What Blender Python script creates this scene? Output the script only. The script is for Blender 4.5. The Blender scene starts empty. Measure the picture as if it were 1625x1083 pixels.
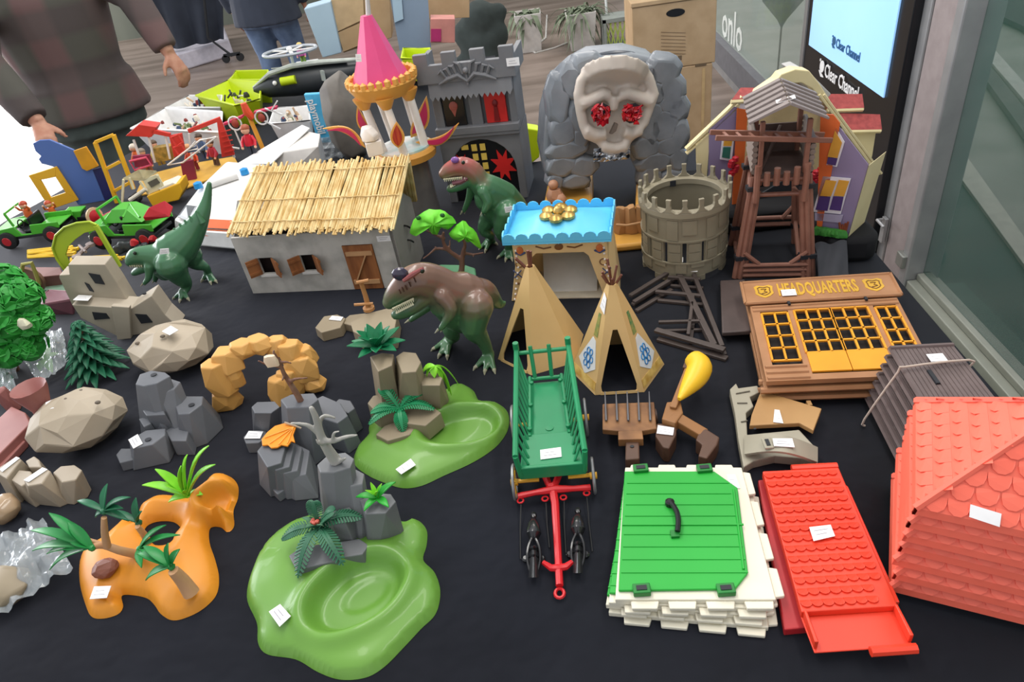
import bpy, bmesh, math, random
import numpy as np
from mathutils import Vector as V, Matrix as MX, noise

# ---------------------------------------------------------------- camera
TZ = 0.75                       # table top height; all builders use heights above the table top
PITCH, ROLL, YAW, FPX, EYE = math.radians(35.3), math.atan2(258, 1530), math.radians(6.3), 1100.0, 0.75
FW = V((-math.sin(YAW)*math.cos(PITCH), math.cos(YAW)*math.cos(PITCH), -math.sin(PITCH)))
R0 = V((math.cos(YAW), math.sin(YAW), 0)); U0 = R0.cross(FW)
EX = math.cos(ROLL)*R0 - math.sin(ROLL)*U0
EY = math.sin(ROLL)*R0 + math.cos(ROLL)*U0
HF = V((-math.sin(YAW), math.cos(YAW), 0))
CAM = V((0, 0, EYE))
cam = bpy.data.cameras.new('camera'); camo = bpy.data.objects.new('camera', cam)
bpy.context.scene.collection.objects.link(camo); bpy.context.scene.camera = camo
m = MX((EX, EY, -FW)).transposed().to_4x4(); m.translation = CAM + V((0, 0, TZ)); camo.matrix_world = m
cam.sensor_width = 36; cam.lens = FPX/1625*36; cam.clip_start = .02; cam.clip_end = 200

# ---------------------------------------------------------------- world, lamps, exposure
sc = bpy.context.scene
sc.view_settings.view_transform = 'Standard'; sc.view_settings.look = 'None'
sc.view_settings.gamma = 1; sc.view_settings.use_curve_mapping = False
sc.view_settings.exposure = 0.55
wd = bpy.data.worlds.new('world'); sc.world = wd; wd.use_nodes = True
wd.node_tree.nodes['Background'].inputs[0].default_value = (.93, .95, 1, 1)
wd.node_tree.nodes['Background'].inputs[1].default_value = .62
def area(name, loc, target, sx, sy, power, col):
    l = bpy.data.lights.new(name, 'AREA'); l.shape = 'RECTANGLE'; l.size = sx; l.size_y = sy; l.energy = power; l.color = col
    o = bpy.data.objects.new(name, l); sc.collection.objects.link(o); o.location = V(loc)+V((0, 0, TZ))
    o.rotation_euler = (V(target)-V(loc)).to_track_quat('-Z', 'Y').to_euler(); return o
area('ceiling_lamp', (-.6, 1.9, 2.3), (-.6, 1.9, 0), .5, 3.0, 34, (1, .96, .90))
area('ceiling_lamp', (.9, 1.2, 2.3), (.9, 1.2, 0), .3, 2.4, 17, (1, .95, .88))
area('ceiling_lamp', (0, 6.0, 2.4), (0, 6.0, 0), 3, .6, 40, (1, .93, .85))
area('daylight_from_left', (-5.2, 3.0, 1.5), (-1.2, 1.8, 0), 3.0, 2.4, 130, (.93, .95, 1))
area('daylight_window_far_left', (-8.6, 9.4, .7), (-4, 4.9, -.75), 4.5, 2.6, 330, (1, .97, .96))

# ---------------------------------------------------------------- helpers
def ray(px, py): return FW + EX*((px-812.5)/FPX) - EY*((py-541.5)/FPX)
def P(px, py, z=0):
    d = ray(px, py); return CAM + d*((z-EYE)/d.z)
def Q(px, py, b, d=0, n=None):              # on an upright plane through b
    n = HF if n is None else n; r = ray(px, py)
    return CAM + r*(((b-CAM).dot(n)+d)/r.dot(n))
def X(px, py, x):                           # on the plane x = const
    r = ray(px, py); return CAM + r*(x/r.x)
def lin(c): return c/12.92 if c <= .04045 else ((c+.055)/1.055)**2.4
def rgb(h): return tuple(lin(int(h[i:i+2], 16)/255) for i in (0, 2, 4)) + (1,)
MATS = {}
def mat(name, c, rough=.45, c2=None, scale=20, bump=0, bscale=60, metal=0, trans=0, emit=0, alpha=1, lo=.35, hi=.65, coat=0, kind='noise', ior=1.45, stretch=None):
    if name in MATS: return MATS[name]
    mt = bpy.data.materials.new(name); mt.use_nodes = True; nt = mt.node_tree; b = nt.nodes['Principled BSDF']; MATS[name] = mt
    b.inputs['Base Color'].default_value = rgb(c); b.inputs['Roughness'].default_value = rough; b.inputs['Metallic'].default_value = metal
    b.inputs['Transmission Weight'].default_value = trans; b.inputs['IOR'].default_value = ior; b.inputs['Alpha'].default_value = alpha; b.inputs['Coat Weight'].default_value = coat
    if emit: b.inputs['Emission Color'].default_value = rgb(c); b.inputs['Emission Strength'].default_value = emit
    tc = nt.nodes.new('ShaderNodeTexCoord'); src = tc.outputs['Object']
    if stretch:
        mp = nt.nodes.new('ShaderNodeMapping'); mp.inputs['Scale'].default_value = stretch; nt.links.new(src, mp.inputs[0]); src = mp.outputs[0]
    def tex(s):
        if kind == 'voronoi': t = nt.nodes.new('ShaderNodeTexVoronoi'); t.inputs['Scale'].default_value = s; o = t.outputs['Distance']
        else: t = nt.nodes.new('ShaderNodeTexNoise'); t.inputs['Scale'].default_value = s; t.inputs['Detail'].default_value = 4; o = t.outputs[0]
        nt.links.new(src, t.inputs['Vector']); return o
    if c2 is None:
        r, g, bl = (int(c[i:i+2], 16) for i in (0, 2, 4)); c2 = '%02x%02x%02x' % tuple(int(v*.93) for v in (r, g, bl))
    o = tex(scale); cr = nt.nodes.new('ShaderNodeValToRGB'); nt.links.new(o, cr.inputs[0])
    cr.color_ramp.elements[0].position = lo; cr.color_ramp.elements[1].position = hi
    cr.color_ramp.elements[0].color = rgb(c2); cr.color_ramp.elements[1].color = rgb(c)
    nt.links.new(cr.outputs[0], b.inputs['Base Color'])
    if emit: nt.links.new(cr.outputs[0], b.inputs['Emission Color'])
    if bump:
        bp = nt.nodes.new('ShaderNodeBump'); bp.inputs['Strength'].default_value = min(1, bump); bp.inputs['Distance'].default_value = .002
        nt.links.new(tex(bscale), bp.inputs['Height']); nt.links.new(bp.outputs[0], b.inputs['Normal'])
    return mt
def clear(name, c, alpha, rough=.05):
    """thin see-through plastic or glass"""
    mt = bpy.data.materials.new(name); mt.use_nodes = True; nt = mt.node_tree; b = nt.nodes['Principled BSDF']
    b.inputs['Base Color'].default_value = rgb(c); b.inputs['Roughness'].default_value = rough; b.inputs['Alpha'].default_value = alpha
    b.inputs['Coat Weight'].default_value = .6; MATS[name] = mt
    t = nt.nodes.new('ShaderNodeTexNoise'); t.inputs['Scale'].default_value = 25
    bp = nt.nodes.new('ShaderNodeBump'); bp.inputs['Strength'].default_value = .25; nt.links.new(t.outputs[0], bp.inputs['Height']); nt.links.new(bp.outputs[0], b.inputs['Normal'])
    return mt
ROOT = {}
def thing(name, label, cat, loc, group=None, rz=None):
    o = bpy.data.objects.new(name, None); sc.collection.objects.link(o); o.empty_display_size = .02
    loc = V(loc); o.location = loc + V((0, 0, TZ)); o['label'] = label; o['category'] = cat; o['kind'] = 'thing'
    if group: o['group'] = group
    if rz is not None: o.rotation_euler = (0, 0, rz); ROOT[o.name] = None
    else: ROOT[o.name] = loc
    return o
def tagm(o, label, cat, group=None):
    o['label'] = label; o['category'] = cat; o['kind'] = 'thing'
    if group: o['group'] = group
    return o
def struct(o): o['kind'] = 'structure'; return o
def smooth_line(pts, n=5, closed=False):
    pts = [V(p) for p in pts]; out = []; N = len(pts)
    for i in range(N if closed else N-1):
        if closed: a, b, c, d = (pts[(i+k) % N] for k in (-1, 0, 1, 2))
        else: a, b, c, d = pts[max(i-1, 0)], pts[i], pts[i+1], pts[min(i+2, N-1)]
        for k in range(n):
            t = k/n; out.append(.5*((2*b)+(c-a)*t+(2*a-5*b+4*c-d)*t*t+(3*b-a-3*c+d)*t**3))
    if not closed: out.append(pts[-1])
    return out
class G:
    def __init__(s): s.v = []; s.f = []; s.mi = []; s.m = 0
    def add(s, vs, fs):
        k = len(s.v); s.v += [V(v) for v in vs]
        for f in fs: s.f.append([k+i for i in f]); s.mi.append(s.m)
        return s
    def box(s, c, sz, rz=0, R=None):
        c = V(c); x, y, z = (a/2 for a in sz); R = R or MX.Rotation(rz, 3, 'Z')
        return s.add([c + R @ V((i*x, j*y, k*z)) for i in (-1, 1) for j in (-1, 1) for k in (-1, 1)],
                     [(0, 1, 3, 2), (4, 6, 7, 5), (0, 4, 5, 1), (2, 3, 7, 6), (0, 2, 6, 4), (1, 5, 7, 3)])
    def bb(s, x0, x1, y0, y1, z0, z1): return s.box(((x0+x1)/2, (y0+y1)/2, (z0+z1)/2), (abs(x1-x0), abs(y1-y0), abs(z1-z0)))
    def beam(s, a, b, w, h=None, up=(0, 0, 1)):
        a, b = V(a), V(b); h = w if h is None else h; d = b-a; L = d.length
        if L < 1e-6: return s
        d /= L; u = V(up); x = d.cross(u)
        if x.length < 1e-3: x = d.cross(V((0, 1, 0)))
        x.normalize(); u = x.cross(d)
        return s.box((a+b)/2, (w, L, h), R=MX((x, d, u)).transposed())
    def tube(s, pts, r, n=8, sx=1, closed=False, cap=True, up=None):
        pts = [V(p) for p in pts]; N = len(pts); rs = r if isinstance(r, (list, tuple)) else [r]*N; rings = []; x = None
        for i, p in enumerate(pts):
            a = pts[(i-1) % N] if closed else pts[max(i-1, 0)]; b = pts[(i+1) % N] if closed else pts[min(i+1, N-1)]
            d = (b-a).normalized()
            if up is not None: x = d.cross(V(up)).normalized()
            elif x is None: x = d.cross(V((0, 0, 1))) if abs(d.z) < .9 else d.cross(V((0, 1, 0)))
            x = (x - d*x.dot(d)).normalized(); y = x.cross(d)
            rings.append([p + (x*math.cos(t)*sx + y*math.sin(t))*rs[i] for t in (2*math.pi*k/n for k in range(n))])
        s.loft(rings, cap and not closed, closed); return s
    def loft(s, rings, cap=True, closed=False):
        n = len(rings[0]); vs = [v for r in rings for v in r]; fs = []; N = len(rings)
        for i in range(N if closed else N-1):
            j = (i+1) % N
            for k in range(n): fs.append((i*n+k, i*n+(k+1) % n, j*n+(k+1) % n, j*n+k))
        if cap: fs.append(tuple(range(n))[::-1]); fs.append(tuple((N-1)*n+k for k in range(n)))
        return s.add(vs, fs)
    def cyl(s, a, b, r0, r1=None, n=16): return s.tube([a, b], [r0, r0 if r1 is None else r1], n)
    def lathe(s, c, prof, n=24, ax=None, cap=True, ph=0):
        c = V(c); ax = V(ax).normalized() if ax else V((0, 0, 1)); R = ax.to_track_quat('Z', 'Y').to_matrix() if ax.z < .999 else MX.Identity(3)
        return s.loft([[c + R @ V((r*math.cos(t), r*math.sin(t), z)) for t in (ph+2*math.pi*k/n for k in range(n))] for r, z in prof], cap)
    def sph(s, c, r, n=12, R=None):
        r = (r, r, r) if not isinstance(r, (tuple, list)) else r; c = V(c); R = R or MX.Identity(3); m_ = n//2; rings = []
        for i in range(m_+1):
            a = math.pi*(i/m_) ; sr = max(math.sin(a), .02)
            rings.append([c + R @ V((r[0]*sr*math.cos(t), r[1]*sr*math.sin(t), -r[2]*math.cos(a))) for t in (2*math.pi*k/n for k in range(n))])
        return s.loft(rings)
    def prism(s, poly, vec):
        poly = [V(p) for p in poly]; vec = V(vec); n = len(poly)
        nr = sum((poly[i].cross(poly[(i+1) % n]) for i in range(n)), V((0, 0, 0)))
        if nr.dot(vec) < 0: poly = poly[::-1]
        return s.add(poly + [p+vec for p in poly], [tuple(range(n))[::-1], tuple(range(n, 2*n))] + [(i, (i+1) % n, n+(i+1) % n, n+i) for i in range(n)])
    def hull(s, pts):
        bm = bmesh.new()
        for p in pts: bm.verts.new(V(p))
        r = bmesh.ops.convex_hull(bm, input=bm.verts)
        bmesh.ops.delete(bm, geom=[g for g in r['geom_interior'] if isinstance(g, bmesh.types.BMVert)], context='VERTS')
        bmesh.ops.dissolve_limit(bm, angle_limit=.12, verts=bm.verts, edges=bm.edges)
        bm.verts.index_update(); s.add([v.co.copy() for v in bm.verts], [[v.index for v in f.verts] for f in bm.faces]); bm.free(); return s
    def rock(s, c, rx, ry, h, seed=0, n=8, top=.6, lean=(0, 0), mid=1.0, jit=.18, rot=0):
        R_ = random.Random(seed); c = V(c); pts = []
        for z, k in ((0, mid*.95), (.45, mid), (1, top)):
            for i in range(n):
                a = rot + 2*math.pi*(i+R_.uniform(-.25, .25))/n; q = k*(1+R_.uniform(-jit, jit))
                pts.append(c + V((rx*q*math.cos(a)+lean[0]*z, ry*q*math.sin(a)+lean[1]*z, h*(z+R_.uniform(-.06, .06)*(z > 0)))))
        return s.hull(pts)
    def grid(s, fn, nu, nv, th=0, closed=False):
        vs = [V(fn(i/nu, j/nv)) for i in range(nu+1) for j in range(nv+1)]; w = nv+1
        fs = [(i*w+j, (i+1)*w+j, (i+1)*w+j+1, i*w+j+1) for i in range(nu) for j in range(nv)]
        if th:
            N = len(vs); nr = [V((0, 0, 0)) for _ in vs]
            for f in fs:
                q = (vs[f[2]]-vs[f[0]]).cross(vs[f[3]]-vs[f[1]])
                for k in f: nr[k] += q
            vs = vs + [v - q.normalized()*th if q.length else v for v, q in zip(vs, nr)]
            fs += [tuple(N+k for k in f)[::-1] for f in fs]
            bd = [i*w for i in range(nu+1)] + [nu*w+j for j in range(1, nv+1)] + [i*w+nv for i in range(nu-1, -1, -1)] + [j for j in range(nv-1, 0, -1)]
            fs += [(bd[k], bd[(k+1) % len(bd)], N+bd[(k+1) % len(bd)], N+bd[k])[::-1] for k in range(len(bd))]
        return s.add(vs, fs)
    def text(s, st, size, F_, ext=.0005, align='CENTER', sx=1, bold=.012):
        """F_(x, y, z) maps text space to the scene"""
        cu = bpy.data.curves.new('t', 'FONT'); cu.body = st; cu.size = size; cu.extrude = ext; cu.align_x = align; cu.align_y = 'CENTER'; cu.resolution_u = 2; cu.offset = size*bold
        o = bpy.data.objects.new('t', cu); sc.collection.objects.link(o); dg = bpy.context.evaluated_depsgraph_get(); me = o.evaluated_get(dg).to_mesh()
        s.add([F_(v.co.x*sx, v.co.y, v.co.z) for v in me.vertices], [tuple(p.vertices) for p in me.polygons])
        o.evaluated_get(dg).to_mesh_clear(); bpy.data.objects.remove(o); bpy.data.curves.remove(cu); return s
    def build(s, name, mt, parent=None, bev=0, sm=35, remesh=0, smooth_it=0, sub=0, loc=None, label=None):
        """link as ONE mesh object; vertices are scene coordinates (or local ones under a turned thing)"""
        if parent is not None:
            rp = parent
            while rp.parent: rp = rp.parent
            off = ROOT[rp.name] or V((0, 0, 0))
        else: off = V(loc) if loc is not None else V((sum(v.x for v in s.v)/len(s.v), sum(v.y for v in s.v)/len(s.v), min(v.z for v in s.v)))
        me = bpy.data.meshes.new(name); me.from_pydata([v-off for v in s.v], [], s.f)
        mts = mt if isinstance(mt, (list, tuple)) else [mt]
        for q in mts: me.materials.append(q)
        if len(mts) > 1: me.polygons.foreach_set('material_index', s.mi)
        bm = bmesh.new(); bm.from_mesh(me)
        if remesh == 0 and len(s.f) < 60000: bmesh.ops.remove_doubles(bm, verts=bm.verts, dist=1e-6)
        bmesh.ops.recalc_face_normals(bm, faces=bm.faces); bm.to_mesh(me); bm.free()
        o = bpy.data.objects.new(name, me); sc.collection.objects.link(o)
        if remesh:
            md = o.modifiers.new('r', 'REMESH'); md.mode = 'VOXEL'; md.voxel_size = remesh
            if smooth_it: ms = o.modifiers.new('s', 'SMOOTH'); ms.factor = .5; ms.iterations = smooth_it
            dg = bpy.context.evaluated_depsgraph_get(); m2 = bpy.data.meshes.new_from_object(o.evaluated_get(dg)); o.modifiers.clear(); o.data = m2; bpy.data.meshes.remove(me); me = m2; me.name = name
            me.shade_smooth()
        elif sm:
            me.shade_smooth(); me.set_sharp_from_angle(angle=math.radians(sm))
        if bev: md = o.modifiers.new('bevel', 'BEVEL'); md.width = bev; md.segments = 2; md.limit_method = 'ANGLE'; md.angle_limit = .6
        if sub: md = o.modifiers.new('sub', 'SUBSURF'); md.levels = md.render_levels = sub
        if parent is not None: o.parent = parent
        else: o.location = off + V((0, 0, TZ))
        if label: o['label'] = label
        return o
def copy_tree(o, parent=None):
    c = o.copy(); sc.collection.objects.link(c)
    if parent is not None: c.parent = parent; c.matrix_parent_inverse = o.matrix_parent_inverse
    for ch in list(o.children): copy_tree(ch, c)
    return c
PAPER = mat('sticker_paper', 'f4f2f2', .6); INK = mat('pencil', '9a98a0', .8)
def sticker(parent, pts, name='price_sticker', th=.0008, lift=.0004):
    """white price label laid over four scene points (corner order a-b-c-d)"""
    a, b, c, d = (V(p) for p in pts); n = (b-a).cross(d-a).normalized()
    if n.dot(CAM-a) < 0: n = -n
    g = G(); g.prism([p+n*lift for p in (a, b, c, d)], n*th)
    g.m = 1
    for t, (u0, u1) in ((.32, (.15, .8)), (.62, (.2, .7))):
        p = a.lerp(d, t).lerp(b.lerp(c, t), u0) + n*(lift+th); q = a.lerp(d, t).lerp(b.lerp(c, t), u1) + n*(lift+th)
        g.beam(p, q, (b-a).length*.03, .0002, up=n)
    return g.build(name, [PAPER, INK], parent, sm=0)
def stickz(parent, pxs, z, **k): return sticker(parent, [P(x, y, z) for x, y in pxs], **k)
def terrain(outer, hf, res=.004, hole=None, under=None):
    """height field over a smooth closed outline (list of (x, y)); hf(x, y, d) gives heights, d = distance to the rim"""
    pl = np.array([(p[0], p[1]) for p in outer]); x0, y0 = pl.min(0)-res; x1, y1 = pl.max(0)+res
    nx, ny = int((x1-x0)/res)+2, int((y1-y0)/res)+2
    Xg, Yg = np.meshgrid(x0+np.arange(nx)*res, y0+np.arange(ny)*res, indexing='ij')
    def sd(pl):
        a = pl; b = np.roll(pl, -1, 0); D = np.full(Xg.shape, 9.); CX = np.zeros_like(Xg); CY = np.zeros_like(Xg); ins = np.zeros(Xg.shape, bool)
        for (ax, ay), (bx, by) in zip(a, b):
            dx, dy = bx-ax, by-ay; L = dx*dx+dy*dy+1e-12; t = np.clip(((Xg-ax)*dx+(Yg-ay)*dy)/L, 0, 1); cx, cy = ax+t*dx, ay+t*dy
            d = np.hypot(Xg-cx, Yg-cy); k = d < D; D[k] = d[k]; CX[k] = cx[k]; CY[k] = cy[k]
            c = (ay > Yg) != (by > Yg)
            if by != ay: ins ^= c & (Xg < (bx-ax)*(Yg-ay)/(by-ay)+ax)
        return D, CX, CY, ins
    D, CX, CY, ins = sd(pl)
    if hole is not None:
        D2, CX2, CY2, in2 = sd(np.array([(p[0], p[1]) for p in hole])); ins &= ~in2; k = D2 < D; D = np.where(k, D2, D); CX = np.where(k, CX2, CX); CY = np.where(k, CY2, CY)
    cell = ins[:-1, :-1] & ins[1:, :-1] & ins[:-1, 1:] & ins[1:, 1:]
    cnt = np.zeros(Xg.shape, int); cnt[:-1, :-1] += cell; cnt[1:, :-1] += cell; cnt[:-1, 1:] += cell; cnt[1:, 1:] += cell
    edge = (cnt > 0) & (cnt < 4); Xs = np.where(edge, CX, Xg); Ys = np.where(edge, CY, Yg); Ds = np.where(edge, 0, D)
    Z = hf(Xs, Ys, Ds); idx = -np.ones(Xg.shape, int); us = cnt > 0; idx[us] = np.arange(us.sum())
    vs = [V((a, b, c)) for a, b, c in zip(Xs[us], Ys[us], Z[us])]
    I, J = np.nonzero(cell); fs = [(int(idx[i, j]), int(idx[i+1, j]), int(idx[i+1, j+1]), int(idx[i, j+1])) for i, j in zip(I, J)]
    return vs, fs
def gz(P_, Xs, Ys, r, h=1, ry=None, a=0):   # gaussian bump, numpy
    dx, dy = Xs-P_[0], Ys-P_[1]; ca, sa = math.cos(a), math.sin(a); u, w = dx*ca+dy*sa, -dx*sa+dy*ca; return h*np.exp(-(u/r)**2-(w/(ry or r))**2)
def blade(g, p0, d, L, w, droop=.3, up=(0, 0, 1), fold=.25, n=7, th=.0012, tip=.15):
    """one plastic leaf blade, folded along its midrib"""
    p0, d, up = V(p0), V(d).normalized(), V(up).normalized(); sd_ = d.cross(up).normalized()
    if sd_.length < .1: sd_ = V((1, 0, 0))
    up = sd_.cross(d)
    def fn(u, v):
        ww = w*math.sin(math.pi*min(1, max(.0, .12+u*.88)))**.8*(1 if u < .97 else tip) ; s_ = (v-.5)*2
        return p0 + d*(L*u) - V((0, 0, 1))*(droop*L*u*u) + sd_*(ww*s_*.5) + up*(abs(s_)*ww*fold)
    return g.grid(fn, n, 2, th)
def fern(g, p0, d, L, w, droop=.4, n=11, up=(0, 0, 1)):
    """one fern frond: midrib and little side leaflets"""
    p0, d = V(p0), V(d).normalized(); up = V(up); sd_ = d.cross(up).normalized(); pts = [p0 + d*L*t + up*(L*.25*math.sin(t*2.4)) - V((0, 0, 1))*(droop*L*t*t) for t in (i/n for i in range(n+1))]
    g.tube(pts, [max(.0014*(1-i/n*.6), .0004) for i in range(n+1)], 5)
    g.grid(lambda u, v: (lambda p, k: p + sd_*((v-.5)*w*.9*k))(pts[min(n, int(round(u*n)))], math.sin(math.pi*min(1, .15+.85*u))**.7), n, 2, .0008)
    for i in range(1, n):
        k = math.sin(math.pi*min(1, .15+.85*i/n))**.7; t = (pts[i+1]-pts[i-1]).normalized()
        for s_ in (-1, 1): g.beam(pts[i], pts[i] + (sd_*s_*.9+t*.45-V((0, 0, .25)))*w*.62*k, .0042*L/.06*.8, .001, up=up)
    return g
def frame(a, b):
    """local frame helper: origin a, turned so x runs to b"""
    d = b-a; return math.atan2(d.y, d.x), math.hypot(d.x, d.y)
# ================================================================ THE ROOM
FLZ = -TZ
def slab(name, pts, th, mt, lab=None):
    g = G(); g.prism([V(p)-V((0, 0, th)) for p in pts], (0, 0, th)); o = g.build(name, mt, sm=0); return struct(o)
wood = mat('worn_wood_floor', '8d7e74', .38, '6c5e54', 1.6, .25, 30, stretch=(.6, 3.5, 1))
slab('floor', [(-9, -2, FLZ), (1.22, -2, FLZ), (1.22, 12, FLZ), (-9, 12, FLZ)], .1, wood)
alu = mat('brushed_aluminium', 'a9aaab', .38, '9a9b9d', 8, metal=.55); mauve = mat('mauve_grey_post_panel', '9b908f', .5)
dkfr = mat('dark_rubber_gasket', '2b2e30', .6)
# ground beyond the glass wall
def ground(name, pxs, mt, dz=0): return slab(name, [P(x, y, FLZ+dz) for x, y in pxs], .03, mt)
outg = mat('outside_grey_green_paving', 'a7aaa0', .6, '979b90', 3)
slab('floor_outside', [(1.36, -2, FLZ-.04), (12, -2, FLZ-.04), (12, 12, FLZ-.04), (1.36, 12, FLZ-.04)], .05, outg)
ground('trim_1', [(1470, 190), (1492, 222), (1625, 400), (1760, 700), (1625, 900), (1400, 380)], mat('dark_green_reflection', '34504a', .5, '2c4640', 4), -.005)  # dark green reflection of the pane, coloured onto the ground behind it
ground('trim_2', [(1478, 200), (1500, 200), (1660, 425), (1640, 440), (1485, 228)], mat('cream_kerb', 'd9d8c8', .5), .01)
ground('trim_3', [(1540, 92), (1552, 80), (1700, 262), (1690, 300)], mat('dark_grey_kerb', '6c7069', .6), .005)
ground('trim_4', [(1545, 66), (1555, 52), (1700, 215), (1700, 245)], mat('pale_kerb', 'd2d4ca', .5), .012)
ground('trim_5', [(1560, 12), (1570, -30), (1900, 60), (1900, 110), (1625, 42)], mat('black_road_strip', '3a3b3d', .6), .01)
# glass wall with rails
wx = 1.25
py_ = lambda px, py: X(px, py, wx).y
yA, yB = py_(1472, 400), py_(1396, 400)
g = G(); g.bb(wx-.05, wx+.06, yA+(yB-yA)*.62, yB, FLZ, 2.2); g.bb(wx-.06, wx+.06, yA, yA+(yB-yA)*.14, FLZ, 2.2)
g.m = 1; g.bb(wx-.045, wx+.055, yA+(yB-yA)*.15, yA+(yB-yA)*.61, FLZ, 2.2)
struct(g.build('trim_6', [alu, mauve], bev=.006, sm=0))
g = G(); g.bb(wx-.15, wx-.052, -1.5, yA-.002, FLZ, FLZ+.018); g.bb(wx-.05, wx+.06, -1.5, yA-.002, FLZ, FLZ+.05); g.bb(wx-.02, wx+.03, -1.5, yA-.002, FLZ+.0505, FLZ+.075); struct(g.build('trim_7', mat('greenish_aluminium', '9c9f94', .4, '8f9288', 8, metal=.3), bev=.004, sm=0))
g = G(); g.bb(wx-.05, wx+.06, yB+.002, 9, FLZ, FLZ+.05); g.m = 1; g.bb(wx-.052, wx+.0, yB+.002, 9, FLZ+.052, FLZ+.2); struct(g.build('trim_8', [alu, mat('grey_skirting', '6a6a6e', .5)], sm=0))
gl = clear('tinted_glass', '2c564a', .4); gl2 = clear('pale_glass', '8fa095', .3)
g = G(); g.bb(wx, wx+.008, -1.5, yA-.004, FLZ+.077, 2.2); w = struct(g.build('window_1', gl, sm=0))
g = G(); g.bb(wx+.002, wx+.01, yB+.004, 9, FLZ+.202, 2.2); w2 = struct(g.build('window_2', gl2, sm=0))
# etched letters on the second pane
p0 = X(1162, 46, wx); g = G(); sz = .3
g.text('onlo', sz, lambda x, y, z: V((wx-.003-z, p0.y-x, p0.z+y)), .001); tx = g.build('window_lettering', mat('white_vinyl', 'd8dcd6', .6), sm=0, loc=p0)
tx['label'] = 'white vinyl letters reading onlo on the glass wall'; tx['category'] = 'lettering'
# door handle plate on the post
hp = X(1402, 365, wx-.06); g = G(); g.box(hp, (.012, .03, .1)); g.tube([hp+V((-.01, 0, .045)), hp+V((-.03, 0, .045)), hp+V((-.03, -.06, .045))], .006)
tagm(g.build('lock_handle', alu, bev=.002, loc=hp), 'small metal lock handle on the grey door post', 'handle')
cp = X(1433, 412, wx-.06); g = G(); g.box(cp, (.03, .05, .05)); tagm(g.build('door_stop', mat('grey_metal', '8b8d88', .4, metal=.5), bev=.004, loc=cp), 'small grey metal door stop at the foot of the glass pane', 'door stop')
# back wall of glass behind the planters
g = G(); g.bb(-9, 1.2, 10.4, 10.5, FLZ, 2.2); struct(g.build('wall_back', mat('grey_green_wall', '6f7468', .5, '565c52', 1.2, stretch=(1, 1, .2)), sm=0))

# ---------------------------------------------------------------- advertising screen
sx = 1.17
def SX(px, py): return X(px, py, sx)
a, b = SX(1285, 75), SX(1405, 150); ys0, ys1, zs = b.y, a.y, (a.z+b.z)/2
t = thing('display_screen', 'tall black advertising screen with pale blue glowing display beside the door post', 'screen', (sx+.05, (ys0+ys1)/2, FLZ))
blk = mat('black_bezel', '15161a', .3)
H_ = 1.25
g = G(); g.bb(sx, sx+.09, ys0-.09, ys1+.06, FLZ, zs+H_+.1); g.build('housing', blk, t, bev=.004, sm=0)
g = G(); g.bb(sx-.005, sx+.1, ys1+.061, ys1+.1, FLZ, zs+H_+.1); g.build('side_trim', alu, t, sm=0)
scr = mat('screen_glow', 'a0ccf8', .3, '92c2f4', 1.2, emit=.42)
g = G(); g.bb(sx-.006, sx-.001, ys0, ys1, zs, zs+H_); g.build('screen', scr, t, sm=0, label='glowing pale blue display')
def logo(c, s, mt, nm):
    g = G(); pr = lambda x, y, z: V((sx-.008-z, c.y-x, c.z+y))
    g.text('Clear Channel', s, pr, .001, 'LEFT', sx=.82)
    g.prism([pr(-s*.45+s*.32*math.cos(k*.4488), s*.08+s*.32*math.sin(k*.4488), -.001) for k in range(14)], (-.003, 0, 0))
    g.prism([pr(-s*.85, -s*.2, -.001), pr(-s*.5, -s*.48, -.001), pr(-s*.1, -s*.42, -.001), pr(-s*.45, -s*.28, -.001)], (-.003, 0, 0))
    g.prism([pr(-s*.85, s*.3, -.001), pr(-s*.72, s*.3, -.001), pr(-s*.72, s*.42, -.001), pr(-s*.85, s*.42, -.001)], (-.003, 0, 0))
    return g.build(nm, mt, t, sm=0)
k = (SX(1312, 108)-SX(1365, 143)).length/6.0/.55*.86
logo(SX(1312, 111), k*.82, mat('white_print', 'f2f2f2', .5), 'brand_lettering')
logo(SX(1330, 68), k*.55, mat('dark_blue_print', '2d5f8a', .5), 'screen_lettering')

# ---------------------------------------------------------------- table with black cloth
TX0, TX1, TY0, TYB, TYL, TXL = -1.76, .608, .12, 1.93, 3.25, -.22
t = thing('folding_table', 'long folding table hidden under the black cloth', 'table', (-.5, 1.5, FLZ))
g = G(); g.bb(TX0+.02, TX1-.02, TY0+.02, TYB-.02, -.04, -.012); g.bb(-1.48, TXL-.02, TYB-.02, TYL-.02, -.04, -.012); g.build('tabletop', mat('grey_laminate', '8a8a88', .5), t, sm=0)
for x, y in ((TX0+.1, .25), (TX1-.1, .25), (-1.4, 3.1), (TXL-.1, 3.1), (TX1-.1, 1.8), (-.6, .25)):
    g = G(); g.cyl((x, y, FLZ), (x, y, -.041), .016); g.build('leg', alu, t)
cloth = mat('black_tablecloth', '1a1d27', .92, '14161f', 3, .6, 4.5)
for n_ in cloth.node_tree.nodes:
    if n_.type == 'BUMP': n_.inputs['Distance'].default_value = .035
g = G(); out = [(TX0, TY0), (TX1, TY0), (TX1, TYB), (TXL, TYB), (TXL, TYL), (-1.5, TYL), (-1.585, 2.6), (TX0, 1.99)]
g.add([(x, y, 0) for x, y in out], [tuple(range(8))])
def skirt(a, b):
    a, b = V(a+(0,)), V(b+(0,)); d = (b-a); L = d.length; d /= L; n_ = V((d.y, -d.x, 0)); N = max(4, int(L/.03))
    def fn(u, v):
        w_ = .012*math.sin(u*L*38)+.008*math.sin(u*L*17+1)
        e = min(1, min(u, 1-u)*L/.05)
        return a + d*(L*u) + n_*((.004+ (w_+.02)*e)*v**.7) - V((0, 0, 1))*(v*.73)
    g.grid(fn, N, 6)
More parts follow.
